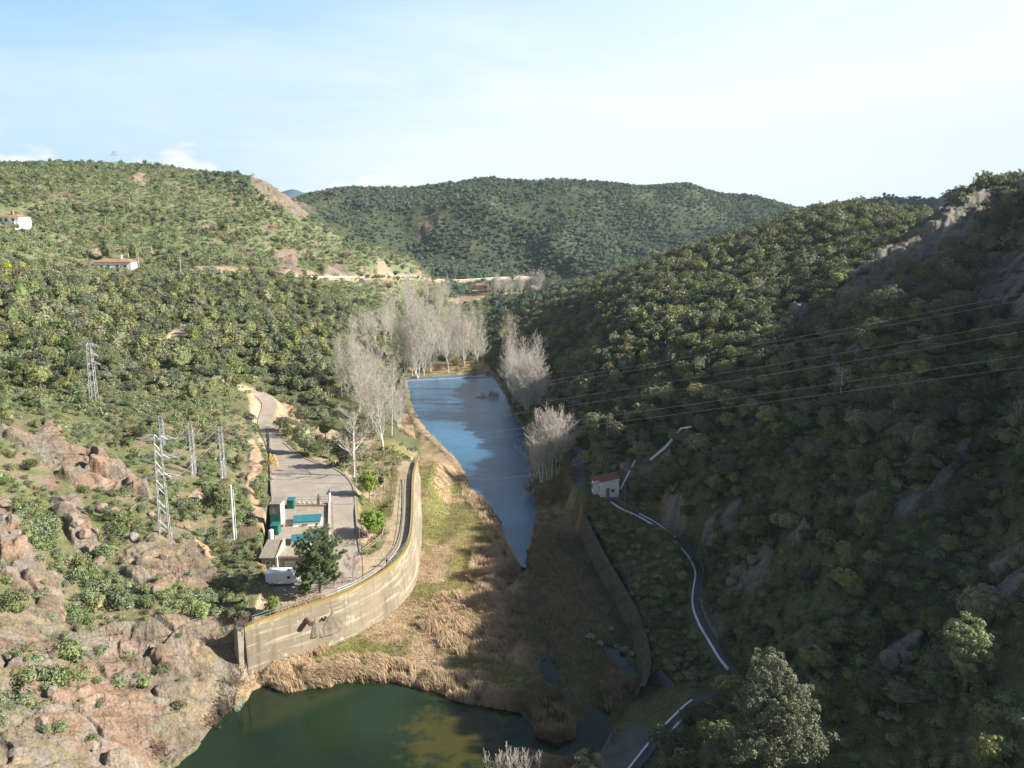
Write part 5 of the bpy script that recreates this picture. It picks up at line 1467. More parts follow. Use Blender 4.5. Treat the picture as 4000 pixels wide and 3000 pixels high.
def camper():
    a = AZ(612, 1262, P0)
    o = empty('white_camper', (a[0], a[1], P0 + .08), 'white box-bodied camper parked below the power station, half in tree shade', 'camper', None, 0.08)
    b = MB(); Lh, W = 2.75, 1.15
    prof = [(-Lh, .45), (Lh - .9, .45), (Lh, .55), (Lh, 1.25), (Lh - .55, 2.1), (Lh - .95, 2.55), (-Lh + .25, 2.6), (-Lh, 2.4)]
    n = len(prof); v = [(x, -W, z) for x, z in prof] + [(x, W, z) for x, z in prof]
    b.add(v, [(i, (i + 1) % n, n + (i + 1) % n, n + i) for i in range(n)] + [tuple(range(n))[::-1], tuple(range(n, 2 * n))])
    body = b.build('body', mat('white_gloss', (.80, .80, .78), .35, noise=(1, .04, None)), o)
    md = body.modifiers.new('bevel', 'BEVEL'); md.width = .12; md.segments = 3
    b = MB(); b.box(.9, 1.35, -.3, .1, 2.58, 2.68); b.build('roof_vent', M_DARKM, o)
    b = MB(); b.box(.95, 1.45, -W - .02, -W + .02, 1.4, 1.85); b.build('side_window', M_GLASS, o)
    b = MB(); b.add([(Lh - .52, -1.0, 2.07), (Lh - .02, -1.0, 1.29), (Lh - .02, 1.0, 1.29), (Lh - .52, 1.0, 2.07), (Lh - .48, -1.0, 2.1), (Lh + .02, -1.0, 1.32), (Lh + .02, 1.0, 1.32), (Lh - .48, 1.0, 2.1)], [(0, 1, 2, 3), (4, 7, 6, 5), (0, 4, 5, 1), (3, 2, 6, 7)]); b.build('windscreen', M_GLASS, o)
    for x in (-1.6, 1.75):
        for y in (-1.05, 1.05):
            b = MB(); b.bar((x, y - .1, .33), (x, y + .1, .33), .34, 14); w_ = b.build('wheel', mat('tyre', (.03, .03, .03), .8), o)
            b = MB(); b.bar((x, y - .115, .33), (x, y + .115, .33), .18, 10); b.build('rim', M_GREY, w_)
camper()

# --- yard fittings --------------------------------------------------------------------------------
def railing_line(name, P, h, rails, r, m, label, cat, post_every=1.6, base=0.0, group=None):
    P = np.array(P, float); L = P[-1] - P[0]
    seg = np.r_[0, np.cumsum(np.linalg.norm(np.diff(P, axis=0), axis=1))]
    n = max(2, int(seg[-1] / post_every) + 1); t = np.linspace(0, seg[-1], n)
    Q = np.stack([np.interp(t, seg, P[:, k]) for k in range(3)], 1)
    o = empty(name, tuple(Q[0]), label, cat, group)
    q = Q - Q[0]
    for k in range(n):
        if n <= 60:
            b = MB(); b.bar((q[k][0], q[k][1], q[k][2] + base - .1), (q[k][0], q[k][1], q[k][2] + h), r * 1.15, 5); b.build('post', m, o)
    b = MB()
    for hh in rails:
        for k in range(n - 1): b.bar(q[k] + (0, 0, hh), q[k + 1] + (0, 0, hh), r, 5, cap=False)
    b.build('rails', m, o)
    return o
M_RUST = mat('brown_steel', (.22, .15, .11), .7, noise=(3, .2, None))
M_WOOD = mat('weathered_wood', (.36, .27, .19), .9, noise=[(2.5, .25, None)], bump=.3)
railing_line('yard_railing', [AZ(591, 1089, Y0), AZ(650, 1088.4, Y0), AZ(713, 1088, Y0)], 1.6, (.45, 1.0, 1.55), .045, M_GREY, 'grey steel railing along the drop between the yard and the gravel roof', 'railing', 2.0)
for k, u in enumerate((646, 656, 667, 678, 691)):
    x, y, z = AZ(u, 1090.5, Y0 + .1)
    b = MB(); b.box(-.28, .28, -.16, .16, 0, .32); b.box(-.22, .22, -.1, .1, .322, .36)
    b.build('planter_box', M_WHITE, None, loc=(x, y, z + .25), label='small white planter box in the row under the yard railing', cat='planter box', group='white boxes under the yard railing')
def lantern():
    x, y, z = AZ(712.5, 1088, Y0)
    o = empty('lantern_pillar', (x, y, z), 'white stone pillar with a pointed lantern at the right end of the yard railing', 'lantern')
    b = MB(); b.lathe([(.42, 0), (.38, .25), (.24, .4), (.19, 2.2), (.27, 2.35), (.27, 2.45)], 8); b.build('pillar', M_WHITE, o)
    b = MB(); b.lathe([(.17, 2.452), (.17, 2.85)], 6); b.build('lamp', M_GLASS, o)
    b = MB(); b.lathe([(.36, 2.852), (.06, 3.25), (.03, 3.4)], 6); b.build('lamp_roof', M_DARKM, o)
lantern()
def yellow_frame():
    x, y, z = AZ(590, 1008, Y0)
    M_Y = mat('yellow_paint', (.78, .50, .02), .5, noise=(2, .08, None))
    o = empty('lifting_frame', (x, y, z), 'bright yellow tubular steel lifting frame standing at the left edge of the yard', 'steel frame')
    r = .075
    for sx in (-1.3, 1.3):
        for sy in (-.5, .5):
            b = MB(); tx = -.55 if sx < 0 else .45
            b.bar((sx, sy, 0), (tx, sy * .8, 3.0), r, 6); b.build('leg', M_Y, o)
    b = MB()
    b.bar((-.55, -.4, 3.0), (.45, -.4, 3.0), r, 6); b.bar((-.55, .4, 3.0), (.45, .4, 3.0), r, 6); b.bar((-.55, -.4, 3.0), (-.55, .4, 3.0), r, 6); b.bar((.45, -.4, 3.0), (.45, .4, 3.0), r, 6)
    for zz, xa, xb in ((.9, -1.07, 1.04), (1.9, -.82, .76)):
        for sy in (-.46, .46): b.bar((xa, sy, zz), (xb, sy, zz), r * .9, 6)
        for xx in (xa, xb): b.bar((xx, -.46, zz), (xx, .46, zz), r * .9, 6)
    b.bar((-1.0, -.47, .9), (.7, -.43, 1.9), r * .8, 6); b.bar((-.8, -.43, 1.9), (.4, -.4, 3.0), r * .8, 6); b.bar((0, -.45, .9), (0, -.4, 3.0), r * .8, 6)
    b.build('braces', M_Y, o)
    b = MB(); b.box(-1.5, 1.5, -.62, -.42, .0, .12); b.box(-1.5, 1.5, .42, .62, 0, .12); b.build('skids', M_Y, o)
yellow_frame()
def pole(u, v0, v1, label, m=M_WOOD, r=.13, G_=None, cat='pole', name='wooden_pole', group=None, arm=None):
    x, y, z = G_ or G(u, v0)
    h = max(2.5, height_at(u, v1, x, y) - z)
    if arm:
        o = empty(name, (x, y, z), label, cat, group)
        b = MB(); b.bar((0, 0, -.4), (0, 0, h), r, 8, r * .7); b.build('shaft', m, o)
        b = MB(); b.bar((-arm, 0, h - .3), (arm, 0, h - .3), r * .5, 5); ca = b.build('crossarm', M_GREY, o)
        b = MB()
        for s in (-arm, 0, arm): b.lathe([(.07, 0), (.11, .12), (.07, .3)], 8, (s, 0, h - .24))
        b.build('insulators', M_WHITE, ca)
    else:
        b = MB(); b.bar((0, 0, -.4), (0, 0, h), r, 8, r * .7)
        b.lathe([(r * .9, 0), (r * .5, .1)], 8, (0, 0, h))
        o = b.build(name, m, None, loc=(x, y, z), label=label, cat=cat, group=group)
    return (x, y, z + h)
M_CPOLE = mat('concrete_pole', (.55, .52, .47), .85, noise=(1.5, .12, None))
pole(829, 1059, 997, 'tall wooden pole at the edge of the sandy track beside the dark shrub', G_=AZ(830, 1059, P0))
pole(769, 1045, 985, 'thin wooden pole beside the bare plane tree at the yard kerb', G_=AZ(769, 1045, Y0 + .1))
pole(626, 941, 901, 'wooden pole behind the round sign beside the access road')
pole(620, 848, 803, 'wooden pole among bushes above the bend of the access road')
pole(587, 923, 908, 'short pale post at the right verge of the access road', r=.1, m=M_CPOLE)
pole(784, 1250, 1178, 'reddish brown wooden pole at the end of the wooden fence by the lane', m=M_RUST, r=.1, G_=AZ(784, 1250, P0))
pole(777, 1198, 1148, 'leaning-thin dark pole at the lower corner of the lane', m=M_RUST, r=.08, G_=AZ(778, 1198, P0))
pole(1351, 1107, 1039, 'rusty brown pole on the embankment right of the white hut', m=M_RUST, r=.1, G_=AZ(1349, 1106, -1.2))
pole(427, 696, 671, 'wooden pole by the clearing of the forest track in the left wood')
pole(391, 595, 556, 'pale electricity pole with crossarm beside the main road below the white bungalow', m=M_CPOLE, r=.16, arm=1.0, name='electricity_pole')
pole(279, 571, 545, 'pale street light pole at the right end of the white bungalow', m=M_CPOLE, r=.14)
pole(300, 572, 556, 'short pale pole just right of the bungalow under the trees', m=M_CPOLE, r=.14)
pole(328, 543, 530, 'short pale pole in the scrub above the bungalow', m=M_CPOLE, r=.14)
pole(282, 460, 426, 'pale pole standing alone in scrub high on the left hill', m=M_CPOLE, r=.16)
pole(432, 582, 567, 'wooden pole at the left start of the road cutting', m=M_WOOD)
pole(130, 605, 587, 'pale pole with crossarm in the yellow-flowered bushes at the left', m=M_CPOLE, r=.16, arm=1.0, name='electricity_pole')
pole(880, 566, 551, 'pale pole on the slope above the bend of the main road', m=M_CPOLE, r=.2)
pole(966, 611, 592, 'tall pale pole in front of the far road barrier', m=M_CPOLE, r=.22)
pole(928, 598, 590, 'small dark pole beside the main road at the foot of the far hill', m=M_RUST, r=.2)
def road_sign():
    x, y, z = G(607, 944)
    o = empty('road_sign', (x, y, z), 'round red-rimmed sign on a post beside the access road', 'road sign')
    b = MB(); b.bar((0, 0, -.2), (0, 0, 2.3), .05, 6); b.build('post', M_GREY, o)
    b = MB(); b.bar((0, -.06, 2.3), (0, -.02, 2.3), .45, 18); d = b.build('disc', mat('sign_red', (.6, .08, .06), .5), o)
    b = MB(); b.bar((0, -.075, 2.3), (0, -.061, 2.3), .31, 18); b.build('disc_centre', M_WHITE, d)
    b = MB(); b.box(-.35, .35, -.05, -.02, 1.45, 1.75); b.build('plate', M_WHITE, o)
road_sign()
def fence(pts, label, group=None, h=1.1):
    P = [AZ(u, v, z) for u, v, z in pts]
    return railing_line('wooden_fence', P, h, (.45, .9), .06, M_WOOD, label, 'fence', 2.0, group=group)
fence([(784, 1196, P0), (800, 1184, P0), (818, 1170, P0), (828, 1158, P0), (830, 1142, -.7)], 'rustic wooden rail fence beside the lane end, around the pink-flowering tree')
fence([(640, 1286, P0), (672, 1284, P0), (700, 1276, P0), (726, 1262, P0), (770, 1256, P0)], 'low wooden rail fence behind the wall under the small pink trees')
fence([(818, 996, -1.6), (840, 995.5, -1.6), (864, 996, -1.6)], 'short wooden barrier across the far end of the sandy track')

# --- person ------------------------------------------------------------------------------------------
def person():
    x, y, z = AZ(836.5, 1225.5, P0)
    o = empty('person', (x - .1, y + .15, z), 'person in dark clothes standing at the wall railing and looking down at the river', 'person', None, math.radians(35))
    me = bpy.data.meshes.new('body')
    J = {'pel': (0, 0, .95), 'sp': (.02, 0, 1.15), 'ch': (.05, 0, 1.36), 'nk': (.09, 0, 1.50), 'hd': (.13, 0, 1.60), 'ht': (.14, 0, 1.72),
         'sl': (.05, .18, 1.42), 'el': (.14, .25, 1.18), 'hl': (.33, .20, 1.04), 'sr': (.05, -.18, 1.42), 'er': (.14, -.25, 1.18), 'hr': (.33, -.20, 1.04),
         'pl': (0, .1, .9), 'kl': (.03, .12, .5), 'al': (0, .13, .08), 'tl': (.15, .14, .04), 'pr': (0, -.1, .9), 'kr': (.0, -.12, .5), 'ar': (-.04, -.13, .08), 'tr': (.11, -.14, .04)}
    R = {'pel': .15, 'sp': .145, 'ch': .165, 'nk': .062, 'hd': .095, 'ht': .075, 'sl': .075, 'el': .052, 'hl': .036, 'sr': .075, 'er': .052, 'hr': .036, 'pl': .1, 'kl': .07, 'al': .05, 'tl': .045, 'pr': .1, 'kr': .07, 'ar': .05, 'tr': .045}
    E = [('pel', 'sp'), ('sp', 'ch'), ('ch', 'nk'), ('nk', 'hd'), ('hd', 'ht'), ('ch', 'sl'), ('sl', 'el'), ('el', 'hl'), ('ch', 'sr'), ('sr', 'er'), ('er', 'hr'), ('pel', 'pl'), ('pl', 'kl'), ('kl', 'al'), ('al', 'tl'), ('pel', 'pr'), ('pr', 'kr'), ('kr', 'ar'), ('ar', 'tr')]
    ks = list(J)
    # fingers: short chains from each hand
    ed = [(ks.index(a), ks.index(b)) for a, b in E]
    co = [J[k] for k in ks]; rad = [R[k] for k in ks]
    for hnd, sy in (('hl', 1), ('hr', -1)):
        i0 = ks.index(hnd); hx, hy, hz_ = J[hnd]
        for fk in range(4):
            a = (hx + .07, hy + sy * (.03 - .02 * fk), hz_ + .0); b = (hx + .11 + .005 * (fk in (1, 2)), hy + sy * (.032 - .021 * fk), hz_ - .03)
            n0 = len(co); co += [a, b]; rad += [.011, .008]; ed += [(i0, n0), (n0, n0 + 1)]
        n0 = len(co); co += [(hx + .03, hy - sy * .05, hz_ - .005)]; rad += [.011]; ed += [(i0, n0)]
    me.from_pydata(co, ed, [])
    sk_cloth = mat('dark_clothes', (.028, .027, .040), .9, noise=(4, .2, None))
    b = bpy.data.objects.new('body', me); link(b, o); me.materials.append(sk_cloth)
    s = b.modifiers.new('skin', 'SKIN')
    for i, r in enumerate(rad): me.skin_vertices[0].data[i].radius = (r, r)
    me.skin_vertices[0].data[0].use_root = True
    b.modifiers.new('sub', 'SUBSURF').levels = 1; b.modifiers['sub'].render_levels = 2
    h = MB(); h.lathe([(.02, .105), (.075, .09), (.1, .03), (.104, -.02), (.085, -.075), (.03, -.1)], 12, (.13, 0, 1.645)); h.build('head', mat('skin', (.42, .26, .19), .6), o, smooth=True)
    h = MB(); h.lathe([(.02, .122), (.082, .10), (.11, .035), (.108, .0)], 12, (.12, 0, 1.652)); h.build('hair', mat('hair', (.03, .025, .02), .8), o, smooth=True)
    h = MB(); h.lathe([(.165, .98), (.18, 1.15), (.195, 1.35), (.15, 1.47), (.08, 1.51)], 12, (.04, 0, 0)); h.build('jacket', sk_cloth, o, smooth=True)
person()

# --- pylons -------------------------------------------------------------------------------------------
def lattice(name, foot, h, wb, wt, arms, label, rz=0.0, lean=0.0, cat='pylon', r=.078, cells=11, cap=.0, m=None):
    m = m or M_GREY
    o = empty(name, foot, label, cat, None, rz)
    def w(z): return wb + (wt - wb) * (z / h)
    def cn(k, z):
        s = w(z) / 2; return Vector(((-s, s, s, -s)[k], (-s, -s, s, s)[k], z))
    b = MB()
    for k in range(4): b.bar(cn(k, -.4), cn(k, h), r * 1.25, 4, r)
    zs = [h * (1 - (1 - i / cells) ** 1.1) for i in range(cells + 1)]
    for i in range(cells):
        for k in range(4):
            a, c = cn(k, zs[i]), cn((k + 1) % 4, zs[i + 1])
            if (i + k) % 2: a, c = cn((k + 1) % 4, zs[i]), cn(k, zs[i + 1])
            b.bar(a, c, r * .62, 4, cap=False)
            if i % 3 == 0 and i: b.bar(cn(k, zs[i]), cn((k + 1) % 4, zs[i]), r * .6, 4, cap=False)
    b.build('mast', m, o)
    tips = []
    for z, la, lb in arms:
        b = MB(); s = w(z) / 2
        for sg, ln in ((-1, la), (1, lb)):
            if ln <= 0: continue
            tip = Vector((sg * (s + ln), 0, z)); tips.append(tip)
            for y in (-s, s):
                b.bar((sg * s, y, z), tip, r, 4, cap=False); b.bar((sg * s, y, z + .95), tip, r * .8, 4, cap=False)
                b.bar((sg * s, y, z + .95), Vector((sg * (s + ln * .5), y * .5, z)), r * .5, 4, cap=False)
            b.bar((sg * (s + ln * .5), -s * .5, z), (sg * (s + ln * .5), s * .5, z), r * .5, 4, cap=False)
        ar = b.build('crossarm', m, o)
        b = MB()
        for tp in tips[-2:]:
            b.lathe([(.03, 0), (.09, -.08), (.04, -.16), (.09, -.26), (.04, -.34), (.09, -.44), (.03, -.5)], 6, tuple(tp))
        b.build('insulators', mat('glass_green', (.35, .42, .38), .3) if 'glass_green' not in bpy.data.materials else bpy.data.materials['glass_green'], ar)
    return o, [o.matrix_world @ t if False else Vector(foot) + Matrix.Rotation(rz, 3, 'Z') @ t for t in tips]
FA = G(357, 1160); hA = height_at(352, 938, FA[0], FA[1]) - FA[2]
_, TA = lattice('steel_pylon', (FA[0], FA[1], FA[2] - .1), hA, 1.7, 1.0, [(hA - .9 - 7.0, 2.6, 2.6), (hA - .9 - 3.5, 2.6, 2.6), (hA - .9, 2.6, 2.6)], 'tall grey lattice pylon with three crossarms standing on the rocks, nearest of the pylons', math.radians(14))
FB = G(203, 862); hB = height_at(198, 740, FB[0], FB[1]) - FB[2]
_, TB = lattice('steel_pylon', (FB[0], FB[1], FB[2] - .1), hB, 1.6, .9, [(hB - 5.5, 1.8, 1.8), (hB - 3.3, 1.4, 1.4), (hB - .9, 1.9, 1.9)], 'grey lattice pylon rising out of the oak wood left of the other pylons', math.radians(5))
def mast(u, v0, v1, label, w=.9, aw=1.6, rz=.1):
    F = G(u, v0); h = height_at(u, v1, F[0], F[1]) - F[2]
    o, _ = lattice('steel_pylon', (F[0], F[1], F[2] - .1), h, w, w * .7, [], label, rz, r=.07, cells=14)
    b = MB(); b.box(-aw, aw, -.12, .12, h - .1, h + .02); b.box(-aw * .8, aw * .8, -.1, .1, h - 2.6, h - 2.5); ca = b.build('crossarm', M_GREY, o)
    b = MB()
    for s in (-aw, 0, aw): b.lathe([(.06, 0), (.12, .1), (.06, .2), (.12, .3), (.06, .45)], 6, (s, 0, h + .02))
    for s in (-aw * .8, aw * .8): b.bar((s, 0, h - .1), (s, 0, h - 2.5), .05, 5)
    b.build('insulators', M_POT, ca)
    b = MB(); b.bar((w * .3, -w * .45, 0), (w * .3, -w * .42, h * .45), .11, 8); b.bar((-w * .1, -w * .48, 0), (-w * .1, -w * .42, h * .4), .09, 8); b.build('cable_duct', M_WHITE, o)
    b = MB(); b.box(-w * .9, -w * .5, -.3, .1, h * .62, h * .70); b.build('switch_box', M_DARKM, o)
    return [Vector((F[0] + s, F[1], F[2] + h + .4)) for s in (-aw, 0, aw)]
TCm = mast(419, 1026, 913, 'slim dark lattice mast with insulators on top, middle of the group beside the rock cutting')
TDm = mast(483, 1036, 927, 'slim dark lattice mast nearest to the yard, with white cable ducts up its side')
TEm = mast(352, 965, 897, 'slim grey mast with reddish insulators behind the front pylon against dark trees')
def white_post():
    F = G(506, 1166); h = height_at(503, 1048, F[0], F[1]) - F[2]
    o = empty('ladder_post', F, 'straight white steel post with ladder rungs on the slope left of the rock cutting', 'post')
    b = MB(); b.bar((0, 0, -.3), (0, 0, h), .16, 8); b.build('post', M_WHITE, o)
    b = MB(); b.bar((.45, 0, .3), (.42, 0, h * .92), .04, 4)
    for k in range(22): b.bar((.1, 0, .5 + k * h * .9 / 22), (.45, 0, .5 + k * h * .9 / 22), .03, 4)
    b.build('ladder', M_WHITE, o)
white_post()
FS = G(245, 362); hS = 16
lattice('steel_pylon', (FS[0], FS[1] + 3, FS[2] - 2), 17, 1.6, .6, [(13.5, 2.6, 2.6), (15.5, 1.4, 1.4)], 'small far pylon on the skyline of the left hill', 0, r=.07, cells=6)

# --- wires ------------------------------------------------------------------------------------------------
M_WIRE = mat('aluminium_wire', (.36, .36, .35), .6)
def wire(a, b_, sag, r, label, cat='cable', name='power_line', group=None, n=28):
    a, b_ = Vector(a), Vector(b_); P = []
    for i in range(n + 1):
        t = i / n; p = a.lerp(b_, t); p.z -= 4 * sag * t * (1 - t); P.append(p)
    q = MB(); q.tube([tuple(p - a) for p in P], r, 4)
    return q.build(name, M_WIRE, None, loc=a, label=label, cat=cat, group=group)
ordn = ['uppermost', 'second', 'third', 'fourth', 'fifth', 'lowest']
vr = [596, 610, 668, 690, 745, 770]; vl = [806, 817, 855, 870.5, 905, 919]
srcs = sorted(TA, key=lambda p: (-p.z, p.x))
for k in range(6):
    a = srcs[k]; xe, ze = at_y(2300, vr[k] + (20 if k < 2 else 10), 118.0); b_ = Vector((float(xe), 118.0, float(ze)))
    # sag so that the wire passes the measured point
    best = None
    for sg in np.linspace(0, 16, 65):
        tt = np.linspace(0, 1, 200); X = a.x + (b_.x - a.x) * tt; Y = a.y + (b_.y - a.y) * tt; Z = a.z + (b_.z - a.z) * tt - 4 * sg * tt * (1 - tt)
        uu, vv, _ = proj(X, Y, Z); j = np.argmin(np.abs(uu - 1272))
        e = abs(vv[j] - vl[k])
        if best is None or e < best[0]: best = (e, sg)
    wire(a, b_, best[1], .019, '%s of the six power lines crossing in front of the shaded right slope' % ordn[k], group='power lines over the valley', n=40)
for k, (a, b_) in enumerate(((TA[5], TCm[0]), (TA[5], TCm[1]), (TA[3], TCm[2]), (TA[5], TDm[0]), (TA[3], TDm[1]), (TA[1], TDm[2]))):
    wire(a, b_, .5, .03, 'slack wire from the front pylon to the mast %s' % ('in the middle of the group' if k < 3 else 'nearest to the yard'), group='wires between pylon and masts', n=10)
for k in range(3):
    wire(TEm[k], TB[min(k * 2, 5)], 1.0, .022, 'thin wire from the back mast to the pylon in the oak wood', group='wires to the wood pylon', n=12)
ce = Vector(AZ(884.5, 1037, P0)); 
cpost = MB(); cpost.bar((0, 0, 0), (0, 0, 2.6), .05, 6); cpost.box(-.2, .2, -.1, .1, 1.5, 2.0)
cpost.build('gauge_post', M_GREY, None, loc=ce, label='thin grey gauge post with a box beside the wall end', cat='post')
wire(ce + Vector((0, 0, 2.5)), (float(at_z(1262, 1035, 0)[0]), float(at_z(1262, 1035, 0)[1]), 4.5), 3.2, .028, 'single cable slung across the river pool from the wall end', name='river_cable')

# --- white hut and embankment on the right ------------------------------------------------------------------
M_WWASH = mat('whitewash', (.72, .73, .74), .85, noise=[(1.2, .10, None), (2.2, .35, (.55, .57, .60))])
def white_hut():
    a = AZ(1297, 1073.5, -1.0); b_ = AZ(1330.5, 1071, -1.0)
    w = 4.35
    o = empty('white_hut', (a[0], a[1], -1.0), 'small whitewashed hut with a red tiled lean-to roof at the start of the railed path', 'hut', None, math.radians(3))
    hL, hR, D_ = 3.3, 4.5, 4.6; nx = -1.35
    b = MB()
    foot = [(0, 0), (w, 0), (w, D_), (nx, D_), (nx, 2.1), (0, 2.1)]
    def zt(x): return hL + (hR - hL) * (x - nx) / (w - nx)
    n = len(foot)
    b.add([(x, y, -1.2) for x, y in foot] + [(x, y, zt(x)) for x, y in foot], [(i, (i + 1) % n, n + (i + 1) % n, n + i) for i in range(n)] + [tuple(range(n, 2 * n))])
    b.build('wall', M_WWASH, o)
    e = .18
    R = [(-e, -e), (w + e, -e), (w + e, D_ + e), (nx - e, D_ + e), (nx - e, 2.1 - e), (-e, 2.1 - e)]
    b = MB(); b.add([(x, y, zt(x) + .02) for x, y in R] + [(x, y, zt(x) + .17) for x, y in R], [(i, (i + 1) % n, n + (i + 1) % n, n + i) for i in range(n)] + [tuple(range(n))[::-1], tuple(range(n, 2 * n))])
    b.build('roof', mat('dull_red_tiles', (.23, .085, .065), .85, noise=[(3, .18, None)], bump=.5, bscale=6), o)
    b = MB(); b.box(1.3, 2.15, -.05, .05, 0, 2.15); d = b.build('door', mat('blue_grey_door', (.16, .20, .24), .7, noise=(2, .12, None)), o)
    b = MB(); b.box(1.98, 2.06, -.1, -.051, 1.0, 1.1); b.build('handle', M_GREY, d)
    b = MB(); b.box(2.55, 3.25, -.04, .05, 1.1, 1.85); wd = b.build('window', mat('green_shutter', (.05, .11, .06), .7), o)
    b = MB(); b.box(2.62, 3.18, -.06, -.041, 1.5, 1.8); b.build('pane', M_GLASS, wd)
    for y0_, y1_, x in ((.5, 1.4, 0), (2.9, 3.7, nx)):
        b = MB(); b.box(x - .05, x + .05, y0_, y1_, 1.1, 2.3); wd = b.build('window', mat('green_shutter', (.05, .11, .06), .7), o)
        b = MB(); b.box(x - .07, x - .051, y0_ + .1, y1_ - .1, 1.2, 2.2); b.build('pane', M_GLASS, wd)
    b = MB(); b.box(.8, 3.2, -1.1, -.06, -.3, .02); b.build('doorstep', M_CONC, o)
white_hut()
# pipe up the slope
def pipe(pts, r, label, m=M_WHITE, name='water_pipe'):
    P = [(x, y, z) for x, y, z in pts]
    q = MB(); q.tube(P, r, 10); q.build(name, m, None, label=label, cat='pipe')
g = [AZ(1331, 1057, 0.0), AZ(1341, 1056, 0.3)]
g2 = G(1371, 1034); g3 = G(1404, 1006); g4 = G(1437, 979); g5 = G(1470, 952); g6 = G(1493, 947)
pipe([g[0], g[1], (g2[0], g2[1], g2[2] + 1.0)], .22, 'white pipe running from the hut wall up to the rocks')
pipe([(g3[0], g3[1], g3[2] + 1.2), (g4[0], g4[1], g4[2] + 1.4), (g5[0], g5[1], g5[2] + 1.6), (g6[0], g6[1], g6[2] + 1.4)], .32, 'thick pale pipe bending over the rocks high behind the hut')
# path edging and railings
Lp = PATH
dn = np.gradient(Lp[:, :2], axis=0); dn /= np.linalg.norm(dn, axis=1)[:, None]; pn = np.stack([-dn[:, 1], dn[:, 0]], 1)
pu = proj(Lp[:, 0], Lp[:, 1], Lp[:, 2])
def edge(sgn, i0, i1, label, w=.13, h=.22):
    Q = np.c_[Lp[i0:i1, :2] + sgn * pn[i0:i1] * .62, Lp[i0:i1, 2]]
    v, f = strip_mesh(Q, w, w, h, .35)
    return MB().add(v, f).build('path_kerb', M_WHITE, None, label=label, cat='kerb')
left = 1 if (proj(*(np.r_[Lp[60, :2] + pn[60], Lp[60, 2]]))[0] < pu[0][60]) else -1
kj = int(np.argmin(np.abs(pu[1] - 1450) + (pu[0] < 1500) * 500))
kk = int(np.argmin(np.abs(pu[1] - 1520) + np.abs(pu[0] - 1500)))
edge(left, 2, kj, 'white painted edge along the valley side of the curving path')
edge(left, kk, len(Lp), 'white painted outer edge of the lower path near the apron', w=.12)
i1 = int(np.argmin(np.abs(pu[1] - 1112) + np.abs(pu[0] - 1376))); i2 = int(np.argmin(np.abs(pu[1] - 1165) + np.abs(pu[0] - 1458)))
edge(-left, i1, i2, 'white painted edge on the hill side of the upper path')
edge(-left, kk + 2, len(Lp) - 12, 'white painted inner edge of the lower path near the apron', w=.10)
def path_rail(i0, i1, label):
    Q = np.c_[Lp[i0:i1, :2] - left * pn[i0:i1] * .75, Lp[i0:i1, 2]]
    railing_line('path_railing', Q, 1.1, (.35, .7, 1.08), .022, M_GREY, label, 'railing', 1.7)
path_rail(1, i1, 'light grey railing beside the path just below the white hut')
j0 = int(np.argmin(np.abs(pu[1] - 1185) + np.abs(pu[0] - 1478))); j1 = int(np.argmin(np.abs(pu[1] - 1390) + np.abs(pu[0] - 1543)))
path_rail(j0, j1, 'long light grey railing on the hill side of the curving middle path')
# dark stone wall that holds the terrace
M_STONE = mat('dark_masonry', (.095, .085, .065), .95, noise=[(1.2, .3, None), (4, .25, None), (.8, .5, (.10, .11, .05))], bump=1.0, bscale=3, bdist=.2)
SWT = resample(np.array([AZ(*p) for p in [(1252, 1086, -3.6), (1262, 1118, -3.8), (1290, 1180, -4.0), (1335, 1258, -4.2), (1372, 1322, -4.5), (1393, 1385, -4.9), (1398, 1440, -5.3), (1384, 1482, -5.8)]]), 60)
def stone_wall():
    L = SWT; d = np.gradient(L[:, :2], axis=0); d /= np.linalg.norm(d, axis=1)[:, None]; nr = np.stack([d[:, 1], -d[:, 0]], 1)
    if nr[30] @ np.array((-1, 0)) < 0: nr = -nr
    v = []; f = []; n = len(L); rows = 5
    for i in range(n):
        for k in range(rows + 1):
            t = k / rows; j = (math.sin(i * 1.7 + k * 2.1) * .16 + math.sin(i * .6 + k) * .22) * (k > 0)
            v.append((L[i, 0] + nr[i, 0] * (t * 1.3 + j), L[i, 1] + nr[i, 1] * (t * 1.3 + j), L[i, 2] + (-9.2 - L[i, 2]) * t))
        v.append((L[i, 0] - nr[i, 0] * .7, L[i, 1] - nr[i, 1] * .7, L[i, 2]))
    w = rows + 2
    for i in range(n - 1):
        for k in range(rows): f.append((i * w + k, i * w + k + 1, (i + 1) * w + k + 1, (i + 1) * w + k))
        f.append((i * w, (i + 1) * w, (i + 1) * w + rows + 1, i * w + rows + 1))
    MB().add(v, f).build('stone_wall', M_STONE, None, label='dark overgrown stone wall along the streambed holding the grassy terrace', cat='wall')
stone_wall()
# weir sill
wa, wb = AZ(874, 818.5, -7.55), AZ(1064, 809.5, -7.55)
b = MB(); b.prism([(wa[0], wa[1] - .5), (wb[0], wb[1] - .5), (wb[0], wb[1] + .6), (wa[0], wa[1] + .6)], -10, -8.25); b.build('weir', mat('wet_sill', (.34, .34, .33), .5, noise=(1, .2, None)), None, label='low pale concrete weir across the far end of the river pool', cat='weir')

